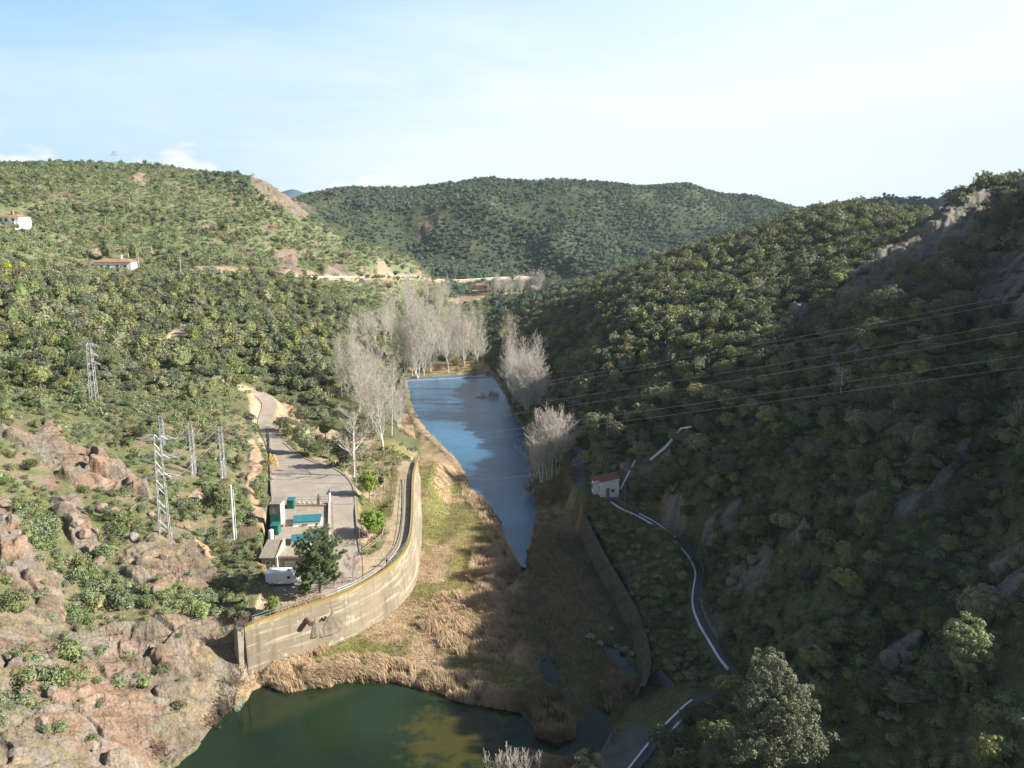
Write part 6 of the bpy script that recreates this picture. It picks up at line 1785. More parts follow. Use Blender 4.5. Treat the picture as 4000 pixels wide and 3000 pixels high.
# --- houses ------------------------------------------------------------------------------------------------------
M_WALLW = mat('white_house_wall', (.82, .81, .78), .8, noise=(.6, .04, None))
M_ORT = mat('orange_tiles', (.36, .20, .13), .85, noise=[(1.5, .15, None), (.5, .2, None)])
def hip_roof(b, x0, x1, y0_, y1_, z, h, e=.6):
    x0 -= e; x1 += e; y0_ -= e; y1_ += e; m_ = (y1_ - y0_) / 2
    v = [(x0, y0_, z), (x1, y0_, z), (x1, y1_, z), (x0, y1_, z), (x0 + m_ * .9, y0_ + m_, z + h), (x1 - m_ * .9, y0_ + m_, z + h)]
    b.add(v, [(0, 1, 5, 4), (1, 2, 5), (2, 3, 4, 5), (3, 0, 4), (3, 2, 1, 0)])
def bungalow():
    x, y, z = G(241, 573, y0=300)
    s = metres(1, x, y, z); w = 78 * s; hgt = max(3.4, 13 * s)
    o = empty('white_bungalow', (x, y + 1, z - .6), 'long low white bungalow with an orange hipped roof on the left hillside', 'house', None, math.radians(4))
    b = MB(); b.box(-w / 2, w / 2, 0, 8, -1.5, hgt + .5); b.build('wall', M_WALLW, o)
    b = MB(); hip_roof(b, -w / 2, w / 2, 0, 8, hgt + .52, 1.7); r = b.build('roof', M_ORT, o)
    b = MB(); b.box(w * .15, w * .15 + .9, 3.2, 4.1, hgt + 1.6, hgt + 3.9); b.build('chimney', M_WALLW, r)
    for k, xx in enumerate((-w * .30, -w * .12, w * .12, w * .34)):
        b = MB(); ww = .8; b.box(xx - ww, xx + ww, -.08, .05, .9 if k != 2 else .2, 2.4); f_ = b.build('window' if k != 2 else 'door', mat('shutter_grey', (.35, .33, .33), .7) if 'shutter_grey' not in bpy.data.materials else bpy.data.materials['shutter_grey'], o)
        b = MB(); b.box(xx - ww * .7, xx + ww * .7, -.1, -.081, 1.1, 2.2); b.build('pane', M_GLASS, f_)
bungalow()
def villa():
    x, y, z = G(14, 482, y0=300)
    s = metres(1, x, y, z)
    o = empty('white_villa', (x, y + 1, z - .4), 'white two-level villa with a pale orange roof at the left edge above the green garden', 'house', None, math.radians(-6))
    w = 52 * s; h1 = max(4.5, 20 * s)
    b = MB(); b.box(-w / 2, w / 2, 0, 10, -2, h1); b.build('wall', M_WALLW, o)
    b = MB(); hip_roof(b, -w / 2, w / 2, 0, 10, h1 + .02, 1.7); r = b.build('roof', M_ORT, o)
    b = MB(); b.box(w * .02, w * .02 + 1.1, 3, 4.1, h1 + .8, h1 + 3.4); b.build('chimney', M_ORT, r)
    b = MB(); b.box(w * .1, w * .1 + 6, -4.2, -.02, -2, h1 * .42); b.build('terrace', M_WALLW, o)
    for xx in (-w * .3, -w * .05, w * .25):
        b = MB(); b.box(xx - .9, xx + .9, -.08, .05, h1 * .5, h1 * .85); f_ = b.build('window', bpy.data.materials['shutter_grey'], o)
        b = MB(); b.box(xx - .65, xx + .65, -.1, -.081, h1 * .54, h1 * .81); b.build('pane', M_GLASS, f_)
    b = MB(); b.box(-w * .2, w * .05, -.9, -.1, h1 * .33, h1 * .40); b.build('awning', mat('green_awning', (.12, .28, .20), .8), o)
villa()
M_OCH = mat('ochre_stone', (.42, .32, .22), .9, noise=[(.6, .12, None), (2, .1, None)])
def farmhouse():
    x, y, z = G(1040, 636, y0=650)
    s = metres(1, x, y, z)
    # zoomed layout: 43 px wide, 19 px high above the terrace
    o = empty('stone_farmhouse', (x, y + 2, z - .5), 'ochre stone farmhouse with stepped tiled roofs in the valley beyond the bare trees', 'house')
    def X(u): return (u - 1040) * s
    def Hh(v): return (637 - v) * s
    W = []
    b = MB(); b.box(X(1035), X(1053), 0, 14, -2, Hh(625)); b.box(X(1044), X(1054), .02, 12, Hh(625), Hh(618)); b.build('wall', M_OCH, o)
    b = MB(); b.add([(X(1017), 3, -2), (X(1035), -.0, -2), (X(1035), -.0, Hh(625)), (X(1026), 1.5, Hh(620.5)), (X(1017), 3, Hh(627)), (X(1017), 14, -2), (X(1035), 14, -2), (X(1035), 14, Hh(625)), (X(1026), 14, Hh(620.5)), (X(1017), 14, Hh(627))],
                    [(0, 1, 2, 3, 4), (5, 9, 8, 7, 6), (0, 4, 9, 5), (4, 3, 8, 9), (3, 2, 7, 8)]); b.build('barn', M_OCH, o)
    b = MB(); b.add([(X(1026), 1, Hh(620.2)), (X(1044), .5, Hh(625.2)), (X(1044), 14, Hh(625.2)), (X(1026), 14, Hh(620.2))], [(0, 1, 2, 3)])
    b.add([(X(1015.5), 2.6, Hh(627.2)), (X(1026), 1, Hh(620.2)), (X(1026), 14.5, Hh(620.2)), (X(1015.5), 14.5, Hh(627.2))], [(0, 1, 2, 3)]); b.build('lower_roof', M_ORT, o)
    b = MB(); v = [(X(1025), -.4, Hh(618.6)), (X(1044), -.4, Hh(618.6)), (X(1049), 6, Hh(613.8)), (X(1030), 6, Hh(613.8)), (X(1054.5), 13, Hh(618.4)), (X(1044.5), 13, Hh(618.6))]
    b.add([(X(1026), -.5, Hh(619.2)), (X(1044.5), -.5, Hh(619.2)), (X(1049), 5.5, Hh(614.2)), (X(1030), 5.5, Hh(614.2)), (X(1055), 12.5, Hh(618.4)), (X(1034), 12.5, Hh(619)), (X(1044.5), -.5, Hh(625.1)), (X(1026), -.5, Hh(625.1))], [(0, 1, 2, 3), (3, 2, 4, 5), (6, 7, 0, 1)]); b.build('upper_roof', M_ORT, o)
    b = MB(); b.box(X(1054) + .05, X(1060), 1, 9, -2, Hh(626)); b.build('annex', M_OCH, o)
    MW = mat('dark_opening', (.16, .12, .09), .8)
    for u, v0, v1 in ((1038, 635, 631), (1042, 635, 631), (1047, 634, 630), (1051, 634, 630), (1047, 625.5, 622), (1050.5, 625.5, 622), (1058, 633, 630)):
        f_y = -.06 if u < 1055 else .94
        b = MB(); b.box(X(u) - .7, X(u) + .7, f_y, f_y + .04, Hh(v0), Hh(v1)); f_ = b.build('window', MW, o)
        b = MB(); b.box(X(u) - .45, X(u) + .45, f_y - .02, f_y - .001, Hh(v0) + .3, Hh(v1) - .3); b.build('pane', M_GLASS, f_)
    b = MB(); b.box(X(1020), X(1031), -4.5, -.3, Hh(630.5), Hh(629.5))
    b.build('porch_roof', M_WALLW, o)
    b = MB(); b.box(X(1024), X(1025), -4.3, -3.9, -1.5, Hh(630.52)); b.box(X(1030), X(1031), -4.3, -3.9, -1.5, Hh(630.52)); b.build('porch_posts', M_OCH, o)
    b = MB(); b.box(X(1000), X(1100), -8, -6, -7, -.4); b.build('terrace_wall', M_OCH, o)
farmhouse()
def shed():
    x, y, z = G(1023, 679, y0=300)
    o = empty('small_shed', (x, y, z - .2), 'tiny brown-roofed shed at the edge of the wood right of the bare trees', 'shed')
    b = MB(); b.box(-2.0, 2.0, 0, 3, 0, 2.0); b.build('wall', M_CREAM, o)
    b = MB(); b.add([(-2.4, -.4, 2.02), (2.4, -.4, 2.02), (2.4, 3.3, 3.3), (-2.4, 3.3, 3.3)], [(0, 1, 2, 3)]); b.build('roof', M_ORT, o)
shed()
# barriers along the main road
def barrier(L, i0, i1, label, side):
    Q = L[i0:i1]; d = np.gradient(Q[:, :2], axis=0); d /= np.linalg.norm(d, axis=1)[:, None]; nr = np.stack([d[:, 1], -d[:, 0]], 1) * side
    n = len(Q); a = np.c_[Q[:, :2] + nr * 3.7, Q[:, 2]]
    o = empty('road_barrier', tuple(a[0]), label, 'barrier')
    b = MB(); q = a - a[0]
    for i in range(n - 1):
        x0, x1 = q[i], q[i + 1]
        b.add([x0 + (0, 0, .4), x1 + (0, 0, .4), x1 + (0, 0, .8), x0 + (0, 0, .8), x0 + (0, .12, .4), x1 + (0, .12, .4), x1 + (0, .12, .8), x0 + (0, .12, .8)], [(0, 1, 2, 3), (5, 4, 7, 6), (3, 2, 6, 7), (0, 4, 5, 1)])
    b.build('rail', M_WHITE, o)
    b = MB()
    for i in range(0, n, 2): b.bar(q[i] + (0, .2, -.4), q[i] + (0, .2, .8), .09, 4)
    b.build('posts', M_CONC, o)
barrier(MROAD2, 3, 76, 'white road barrier along the far road beyond the farmhouse', 1)
barrier(MROAD, 50, 148, 'white road barrier below the pale road cutting on the left hill', 1)

# ------------------------------------------------------------------ bare trees, planted trees, reeds, boulders
def bare_tree(seed, h=18.0, spread=.32, stems=1, limbs=16, twigs=9, up=.75, r0=.22, low=.25, tw=.028, fine=3, crown_top=1.0):
    """trunk+limbs (tubes) and twigs (thin blades), unit metres"""
    rr = random.Random(seed); T = MB(); tv = []; 
    def twig(p, d, L, w):
        p = Vector(p); d = Vector(d).normalized()
        s = d.cross(Vector((rr.uniform(-1, 1), rr.uniform(-1, 1), rr.uniform(-.3, .3))))
        if s.length < 1e-3: s = Vector((1, 0, 0))
        s.normalize(); q = p + d * L
        tv.append((p - s * w, p + s * w, q))
        return q
    def limb(p, d, L, r, depth):
        p = Vector(p); d = Vector(d).normalized(); n = 4; pts = [p]; rs = [r]
        q = p.copy(); e = d.copy()
        for i in range(n):
            e = (e + Vector((rr.uniform(-.16, .16), rr.uniform(-.16, .16), .10 * up))).normalized()
            q = q + e * (L / n); pts.append(q.copy()); rs.append(max(r * (1 - .8 * (i + 1) / n), .012))
        T.tube([tuple(a) for a in pts], rs, 4 if depth else 5)
        k = twigs if depth == 0 else max(3, twigs // 2)
        for j in range(k):
            t = rr.uniform(.18, 1.0); i = min(int(t * n), n - 1); b = pts[i].lerp(pts[i + 1], t * n - i)
            dd = (e * 1.1 + Vector((rr.uniform(-1, 1), rr.uniform(-1, 1), rr.uniform(-.1, .9 * up)))).normalized()
            Lt = L * rr.uniform(.22, .5)
            if depth < 1 and j < k * .55: limb(b, dd, Lt * 1.15, r * .38, depth + 1)
            else:
                c = twig(b, dd, Lt * .8, tw)
                for _ in range(fine):
                    s = rr.uniform(.15, .95); b2 = Vector(b).lerp(c, s)
                    d2 = (dd + Vector((rr.uniform(-.8, .8), rr.uniform(-.8, .8), rr.uniform(-.2, .7)))).normalized()
                    c2 = twig(b2, d2, Lt * rr.uniform(.3, .65), tw * .8)
                    twig(Vector(b2).lerp(c2, .4), (d2 + Vector((rr.uniform(-.7, .7), rr.uniform(-.7, .7), .3))), Lt * .35, tw * .7)
    for s in range(stems):
        a = rr.uniform(0, 6.28); off = (0, 0) if stems == 1 else (math.cos(a) * .35 * s, math.sin(a) * .35 * s)
        lx, ly = (rr.uniform(-.05, .05), rr.uniform(-.05, .05)) if stems == 1 else (math.cos(a) * .16, math.sin(a) * .16)
        hh = h * (1 if s == 0 else rr.uniform(.7, .95)); n = 8; pts = []; rs = []
        for i in range(n + 1):
            t = i / n; pts.append((off[0] + lx * hh * t + rr.uniform(-.12, .12) * (i > 0), off[1] + ly * hh * t + rr.uniform(-.12, .12) * (i > 0), hh * t * .93 - .3 * (i == 0))); rs.append(max(r0 * (1 - t) ** .8 * (1.2 if i == 0 else 1), .02))
        T.tube(pts, rs, 6)
        for k in range(limbs):
            t = low + (1 - low) * (k + rr.random()) / limbs; t = min(t, .97); i = min(int(t * n), n - 1); b = Vector(pts[i]).lerp(Vector(pts[i + 1]), t * n - i)
            an = 2.4 * k + rr.uniform(-.5, .5); sl = spread * (1.15 - .5 * t)
            d = Vector((math.cos(an) * sl * 1.6, math.sin(an) * sl * 1.6, up))
            limb(b, d, hh * (.16 + .30 * (1 - t) ** .6) * (.8 + .4 * rr.random()), r0 * .34 * (1.1 - t), 0)
    v = np.array([p for t3 in tv for p in t3], np.float32).reshape(-1, 3); f = np.arange(len(v)).reshape(-1, 3)
    return T, v, f
def bare_proto(seed, mt=None, mw=None, **kw):
    T, v, f = bare_tree(seed, **kw)
    m1 = bpy.data.meshes.new('trunk'); m1.from_pydata(T.v, [], T.f); m1.materials.append(mt or M_BARE); m1.update()
    m2 = np_mesh('crown', v, f, [mw or M_TWIG])
    return m1, m2
_bk = dict(fine=2, tw=.024)
BP = [bare_proto(1, **_bk, h=22, spread=.26, limbs=26, twigs=11, r0=.22, low=.10), bare_proto(2, **_bk, h=22, spread=.30, limbs=22, twigs=11, stems=2, r0=.20, low=.08), bare_proto(3, **_bk, h=20, spread=.38, limbs=22, twigs=11, stems=3, r0=.2, low=.1),
      bare_proto(4, **_bk, h=22, spread=.20, limbs=30, twigs=9, r0=.2, up=1.1, low=.06)]
M_TWIGL = mat('pale_twigs', (.62, .56, .49), .85, noise=[(.6, .2, None)], rand=.12)
BG = [bare_proto(9, mw=M_TWIGL, h=16, spread=.45, limbs=16, twigs=13, stems=3, r0=.2, low=.18, fine=4, tw=.02), bare_proto(10, mw=M_TWIGL, h=16, spread=.42, limbs=15, twigs=13, stems=2, r0=.2, low=.2, fine=4, tw=.02)]
PLANE = bare_proto(21, h=14, spread=1.25, limbs=13, twigs=11, up=.75, r0=.34, low=.22, fine=4, tw=.03)
M_PINKT = mat('pink_blossom_twigs', (.50, .30, .31), .85, noise=(.8, .15, None))
M_PINKB = mat('purple_bark', (.24, .16, .15), .85, noise=(2, .15, None))
PINK = [bare_proto(31, M_PINKB, M_PINKT, h=4.5, spread=.8, limbs=10, twigs=12, up=.7, r0=.07, low=.3, tw=.017, fine=3), bare_proto(32, M_PINKB, M_PINKT, h=4.0, spread=.9, limbs=10, twigs=12, up=.65, r0=.07, low=.25, tw=.017, fine=3)]
M_BRT = mat('brown_twigs', (.24, .175, .13), .9, noise=(.8, .2, None), rand=.15)
BSH = [bare_proto(41, M_BRT, M_BRT, h=3.2, spread=.9, stems=4, limbs=8, twigs=12, up=.7, r0=.05, low=.05, tw=.018, fine=3), bare_proto(42, mw=M_TWIG, h=3.0, spread=.5, stems=4, limbs=8, twigs=8, up=1.2, r0=.05, low=.05, tw=.014, fine=1)]
def put(proto, P, s, label, group=None, name='bare_tree', cat='tree', rz=None, sz=1.0):
    o = empty(name, (P[0], P[1], P[2] - .1), label, cat, group, random.uniform(0, 6.28) if rz is None else rz)
    o.scale = (s, s, s * sz)
    link(bpy.data.objects.new('trunk', proto[0]), o); link(bpy.data.objects.new('crown', proto[1]), o)
    return o
def tree_at(u, v, vtop, proto, h0, label, group=None, G_=None, sx=1.0, name='bare_tree', cat='tree'):
    P = G_ or G(u, v); h = height_at(u, vtop, P[0], P[1]) - P[2]; s = h / h0
    o = put(proto, P, s * sx, label, group, name, cat); o.scale[2] = s
    return o
def at_floor(u, v, z=-8.0):
    x, y = at_z(u, v, z); return float(x), float(y), hz(float(x), float(y))
# left bank, near
tree_at(829, 972, 748, BP[1], 22, 'tallest pale bare poplar on the left bank, with its trunk foot in the grass', 'bare trees on the left bank')
for u, v, vt, k in ((812, 935, 790, 2), (846, 940, 782, 0), (862, 925, 815, 2), (798, 905, 768, 1)):
    tree_at(u, v, vt, BP[k], 22, 'bare grey-pink poplar clustered around the tallest one on the left bank', 'bare trees on the left bank')
for u, v, vt, k in ((738, 850, 735, 0), (750, 853, 732, 1), (766, 857, 735, 0), (783, 866, 738, 1), (792, 880, 742, 2), (775, 890, 790, 2)):
    tree_at(u, v, vt, BP[k], 22, 'slender white-stemmed bare poplar at the left end of the riverside row', 'white-stemmed poplars at the wood edge')
# beyond the weir
for u, v, vt, k in ((862, 806, 690, 0), (876, 808, 672, 1), (890, 808, 664, 0), (903, 811, 668, 2), (915, 808, 680, 1), (930, 800, 700, 2)):
    tree_at(u, v, vt, BP[k], 22, 'tall bare poplar in the dense row just behind the left half of the weir', 'bare poplars behind the weir', G_=at_floor(u, v, -7.6))
tree_at(970, 802, 712, BG[1], 16, 'round-headed pale bare tree standing right behind the middle of the weir', G_=at_floor(970, 802, -7.6))
tree_at(1002, 775, 708, BG[0], 16, 'spreading bare tree behind the right half of the weir', G_=at_floor(1002, 775, -7))
tree_at(1043, 782, 734, BG[1], 16, 'small pale bare tree at the right end of the weir', G_=at_floor(1043, 782, -7.4))
rt = random.Random(5)
for k in range(44):
    yy = 415 + 340 * ((k + .5) / 44) ** 1.15
    uu = rt.uniform(838, 1042) if yy < 560 else rt.uniform(872, 1035)
    xx = (uu - 1106) / FPX * yy; zz = hz(xx, yy)
    if zz > 12 or (yy > 520 and uu > 985): continue
    put(BP[k % 3], (xx, yy, zz), rt.uniform(.85, 1.35), 'bare tree in the hazy pinkish grove filling the valley beyond the weir', 'grove beyond the weir')
for u, v, vt, k in ((768, 740, 682, 2), (790, 742, 672, 0), (812, 745, 676, 2), (830, 742, 668, 1), (845, 735, 690, 2)):
    tree_at(u, v, vt, BG[k % 2], 16, 'rounded bare tree in the row climbing the bank left of the grove', 'bare trees left of the grove')
for k in range(9):
    u = 1068 + k * 12; xx, yy, zz = G(u, 640 - (k % 3) * 3, y0=700)
    put(BG[k % 2], (xx, yy, zz), rt.uniform(.9, 1.3), 'far bare tree in the line right of the ochre farmhouse', 'bare trees by the farmhouse')
# right bank
tree_at(1108, 862, 700, BP[3], 22, 'narrow tapering bare poplar, tallest on the right bank of the pool', G_=at_floor(1108, 862, -7.8))
for u, v, vt, k in ((1128, 880, 748, 0), (1142, 890, 744, 1), (1152, 898, 760, 2), (1118, 850, 765, 2), (1098, 838, 740, 0), (1112, 872, 770, 2), (1133, 892, 765, 2), (1160, 905, 800, 2), (1168, 900, 790, 0), (1140, 900, 790, 2)):
    tree_at(u, v, vt, BG[k % 2] if k == 2 else BP[k], 16 if k == 2 else 22, 'bare poplar in the sunlit clump beside the narrow poplar on the right bank', 'bare clump on the right bank', G_=at_floor(u, v, -7.6))
tree_at(1174, 885, 816, BG[1], 16, 'small pale bare tree between the two clumps on the right bank', G_=at_floor(1174, 885, -6.8))
tree_at(1232, 920, 832, BG[0], 16, 'small bare tree standing alone at the foot of the shaded slope', G_=at_floor(1232, 920, -5.5))
for u, v, vt, sx in ((1171, 1040, 905, 1.0), (1203, 1028, 888, 1.0), (1214, 1016, 900, 1.1), (1155, 1030, 930, 1.2), (1186, 1034, 892, 1.0)):
    tree_at(u, v, vt, BG[int(u) % 2], 16, 'bare tree of the big sunlit fan-shaped group beside the white hut', 'fan-shaped bare group by the hut', G_=at_floor(u, v, -7.8), sx=sx)
for u, v in ((1150, 1062), (1175, 1075), (1200, 1072), (1228, 1062), (1160, 1085), (1190, 1092), (1240, 1080), (1215, 1055), (1085, 818), (1072, 805), (1062, 800), (1110, 885), (1125, 905)):
    P = at_floor(u, v, -8.0)
    put(BSH[0], P, rt.uniform(.9, 1.4), 'brown leafless thicket bush at the water edge under the right bank trees', 'brown thicket on the right bank', 'thicket_bush', 'bush')
for u, v in ((870, 885), (884, 915), (890, 925), (868, 868), (876, 900), (906, 945), (760, 905), (800, 950)):
    put(BSH[0], G(u, v), rt.uniform(.9, 1.5), 'reddish brown leafless bush along the left edge of the pool', 'reddish bushes on the left bank', 'thicket_bush', 'bush')
for k in range(26):
    u = rt.uniform(845, 1065); v = rt.uniform(792, 812); P = at_floor(u, v, -7.5)
    if P[1] < 397: continue
    put(BSH[0], P, rt.uniform(.9, 1.7), 'brown leafless bush in the thicket just behind the weir', 'thicket behind the weir', 'thicket_bush', 'bush')
# by the yard
PP = AZ(765, 1027, Y0 + .05)
tree_at(765, 1027, 888, PLANE, 14, 'big pale bare plane tree spreading beside the curved yard kerb', G_=PP, name='plane_tree')
for (u, v, vt), lab in zip(((721, 1270, 1228), (738, 1272, 1240), (762, 1259, 1198), (795, 1182, 1142)), ('small pinkish bare tree nearest the pine behind the wall', 'low pink flowering tree between two others behind the wall', 'largest pink flowering tree, right of the others behind the wall', 'pink flowering tree inside the wooden fence by the lane')):
    tree_at(u, v, vt, PINK[int(u) % 2], 4.3, lab, G_=AZ(u, v, P0), sx=1.1, name='pink_tree')
# leafy trees by the yard
def leafy(u, v, v0, v1, width, mesh_kw, m, label, zg, trunk_r=.16, name='tree', fat=1.0, cat='tree'):
    P = G(u, v) if zg is None else AZ(u, v, zg)
    s = metres(1, *P); Rr = width * s / 2
    ztop = height_at(u, v0, P[0], P[1]) - P[2]; zbot = max(.2, height_at(u, v1, P[0], P[1]) - P[2])
    Hc = ztop - zbot
    v_, f_ = crown(R=Rr * .78, Hc=Hc, z0=zbot, **mesh_kw)
    o = empty(name, P, label, cat)
    link(bpy.data.objects.new('crown', np_mesh('crown', v_, f_, [m])), o)
    if trunk_r:
        b = MB(); b.tube([(0, 0, -.3), (.08, .05, zbot * .6), (0, 0, zbot + Hc * .55)], [trunk_r * 1.2, trunk_r, trunk_r * .5], 7)
        for k in range(5):
            a = k * 1.26; b.tube([(0, 0, zbot * .8 + .1 * k), (math.cos(a) * Rr * .4, math.sin(a) * Rr * .4, zbot + Hc * .4)], [trunk_r * .5, trunk_r * .2], 5)
        b.build('trunk', M_BARK, o)
    return o
leafy(658, 979, 912, 968, 62, dict(lumps=44, per=70, leaf=.16, seed=101, lr=.28), M_OAK, 'rounded grey-green oak left of the plane tree at the yard edge', Y0 + .1, name='oak_tree')
leafy(743, 1009, 944, 996, 58, dict(lumps=40, per=70, leaf=.15, seed=102, lr=.28), M_DARK, 'dark spreading evergreen tree just left of the bare plane tree', Y0 + .1, name='evergreen_tree')
leafy(798, 1083, 1015, 1062, 54, dict(lumps=30, per=45, leaf=.19, seed=103, lr=.3), M_BRIGHT, 'bright yellow-green tree on the bank above the lane, farther of two', .4, name='laurel_tree', trunk_r=.09)
leafy(807, 1166, 1100, 1150, 78, dict(lumps=38, per=42, leaf=.20, seed=104, lr=.26), M_BRIGHT, 'bright yellow-green spreading tree on thin stems beside the lane, nearer of two', P0, name='laurel_tree', trunk_r=.09)
leafy(590, 1325, 1288, 1322, 46, dict(lumps=24, per=50, leaf=.13, seed=105, lr=.3, flat=.1), fol_mat('yellow_green_leaves', (.19, .25, .05), rand=.1), 'yellow-green bush behind the left end of the retaining wall', P0, name='bush', trunk_r=0, cat='bush')
leafy(822, 1050, 1028, 1050, 20, dict(lumps=14, per=40, leaf=.12, seed=106, lr=.34, flat=.1), M_DARK, 'small dark green shrub between the bright tree and the wooden pole', P0, name='bush', trunk_r=0, cat='bush')
leafy(658, 1296, 1252, 1290, 34, dict(lumps=24, per=50, leaf=.13, seed=107, lr=.3), M_PINE, 'small dark evergreen tucked left of the pine foot', P0, name='evergreen_tree')
leafy(475, 1100, 1040, 1090, 52, dict(lumps=36, per=60, leaf=.15, seed=108, lr=.28), M_OAK, 'dense round oak between the masts and the white ladder post', None, name='oak_tree')
for u, v0, v1, w, lab, m_ in ((579, 927, 962, 7, 'thin dark ivy-clad column tree at the left kerb of the access road', M_DARK), (689, 1066, 1093, 6, 'narrow little cypress in front of the yard railing', M_PINE)):
    P = AZ(u, v1, Y0 + .1); s = metres(1, *P); hh = height_at(u, v0, P[0], P[1]) - P[2]
    c_, n_ = [], []
    for k in range(900):
        t = rng.uniform() ** .8; a = rng.uniform(0, 6.28); rr_ = w * s / 2 * math.sin(math.pi * min(.98, .12 + .86 * t)) ** .7
        c_.append((math.cos(a) * rr_, math.sin(a) * rr_, hh * t)); n_.append((math.cos(a) + rng.normal(0, .4), math.sin(a) + rng.normal(0, .4), .3))
    n_ = np.array(n_); n_ /= np.linalg.norm(n_, axis=1)[:, None]
    v_, f_ = leaf_faces(np.array(c_), n_, .09)
    o = empty('cypress', P, lab, 'tree'); link(bpy.data.objects.new('crown', np_mesh('crown', v_, f_, [m_])), o)
    b = MB(); b.bar((0, 0, -.2), (0, 0, hh * .9), .06, 6, .02); b.build('trunk', M_BARK, o)
# the pine behind the wall
def pine(P, h, Rr, label, seed=3, m=M_PINE, needles=70, whorls=19, nl=.40, name='pine_tree'):
    r = random.Random(seed); g = np.random.default_rng(seed)
    T = MB(); T.tube([(0, 0, -.3), (.1, .05, h * .35), (-.05, .1, h * .7), (0, 0, h * .97)], [h * .022, h * .018, h * .011, .02], 8)
    V = []
    for k in range(whorls):
        t = .17 + .80 * k / whorls; nb = 6 if t < .7 else 4
        for j in range(nb):
            a = 6.283 * j / nb + k * .9 + r.uniform(-.3, .3)
            L = Rr * (math.sin(math.pi * min(1, (1.08 - t) * .72)) ** .8) * r.uniform(.65, 1.15)
            z0 = h * t; d = Vector((math.cos(a), math.sin(a), .10 + .45 * t))
            pts = [Vector((0, 0, z0)) + d * (L * s) + Vector((0, 0, .12 * L * s * s)) for s in (0, .4, .75, 1)]
            T.tube([tuple(p) for p in pts], [.07 * (1.1 - t) + .02, .045, .03, .015], 4)
            for q in range(max(3, int(L * 2.6))):
                s = r.uniform(.3, 1.04); i = 0 if s < .4 else 1 if s < .75 else 2
                c = pts[0] + d * (L * s) + Vector((r.uniform(-.35, .35), r.uniform(-.35, .35), r.uniform(-.05, .4) + .12 * L * s * s))
                # a tuft: thin needles fanning upward and out
                n = needles
                dd = g.normal(size=(n, 3)) + np.array((d.x * .8, d.y * .8, .75)); dd /= np.linalg.norm(dd, axis=1)[:, None]
                st = np.array(c) + g.normal(0, .10, (n, 3)); sd = np.cross(dd, g.normal(size=(n, 3))); sd /= np.linalg.norm(sd, axis=1)[:, None]
                ln = nl * g.uniform(.6, 1.25, (n, 1))
                V.append(np.stack([st - sd * .032, st + sd * .032, st + dd * ln], 1).reshape(-1, 3))
    v = np.vstack(V); f = np.arange(len(v)).reshape(-1, 3)
    o = empty(name, P, label, 'tree')
    T.build('trunk', M_BARK, o, smooth=True)
    link(bpy.data.objects.new('crown', np_mesh('crown', v, f, [m])), o)
    return o
P = AZ(691, 1282, P0); s = metres(1, *P)
pine(P, height_at(691, 1144, P[0], P[1]) - P[2], 50 * s, 'dark green bushy pine standing behind the curved retaining wall')
def leafy_pine(u, v, vt, w, label, m=M_PINEL, group=None):
    P = G(u, v); s = metres(1, *P); h = max(3, height_at(u, vt, P[0], P[1]) - P[2])
    o = empty('pine_tree', P, label, 'tree', group)
    v_, f_ = crown(R=w * s * .42, Hc=h * .78, z0=h * .2, lumps=36, per=46, leaf=.12 * max(1, s / .13), seed=int(u * 7 + v), lr=.24, rag=.9)
    # narrow towards the top
    t = np.clip((v_[:, 2] - h * .3) / (h * .7), 0, 1); v_[:, :2] *= (1.12 - .6 * t)[:, None]
    link(bpy.data.objects.new('crown', np_mesh('crown', v_, f_, [m])), o)
    b = MB(); b.tube([(0, 0, -.3), (0, 0, h * .85)], [.18, .05], 6); b.build('trunk', M_BARK, o)
for u, v, vt, w in ((12, 640, 590, 45), (45, 655, 598, 50), (75, 648, 600, 45), (28, 700, 650, 44), (62, 770, 728, 40), (330, 610, 585, 30), (390, 650, 612, 34), (420, 745, 700, 30), (608, 670, 630, 30), (590, 720, 680, 32), (640, 745, 705, 30), (260, 720, 690, 30), (415, 870, 812, 42), (430, 850, 805, 36), (700, 740, 705, 26), (540, 700, 668, 26)):
    leafy_pine(u, v, vt, w, 'lighter green young pine among the grey oaks of the left wood', group='light green pines in the left wood')
for u, v, vt, w, lab in ((232, 556, 505, 44, 'big dark umbrella pine behind the white bungalow'), (290, 560, 512, 40, 'dark pine right of the bungalow behind the pole')):
    leafy_pine(u, v, vt, w, lab, M_OAKD)
leafy_pine(1785, 580, 546, 18, 'small upright light green conifer on the right spur', M_PINEL)
leafy_pine(1388, 720, 660, 30, 'light green tree catching the sun on the right bank wood', M_PINEL)
for u, v in ((15, 580), (48, 572), (60, 585), (20, 598), (84, 583), (172, 590), (186, 600), (190, 612)):
    P = G(u, v, y0=150); b = put((OAKM[0], OAKM[0]), P, .01, 'x') if False else None
    o = link(bpy.data.objects.new('mimosa_bush', crown_mesh('mimosa_leaves', bpy.data.materials.get('mimosa') or fol_mat('mimosa', (.50, .42, .03), rand=.1), seed=int(u), R=2.4, Hc=2.6, z0=0, lumps=14, per=24, leaf=.28)), None, 'yellow flowering mimosa bush near the houses on the left slope', 'bush', 'yellow mimosa bushes'); o.location = P
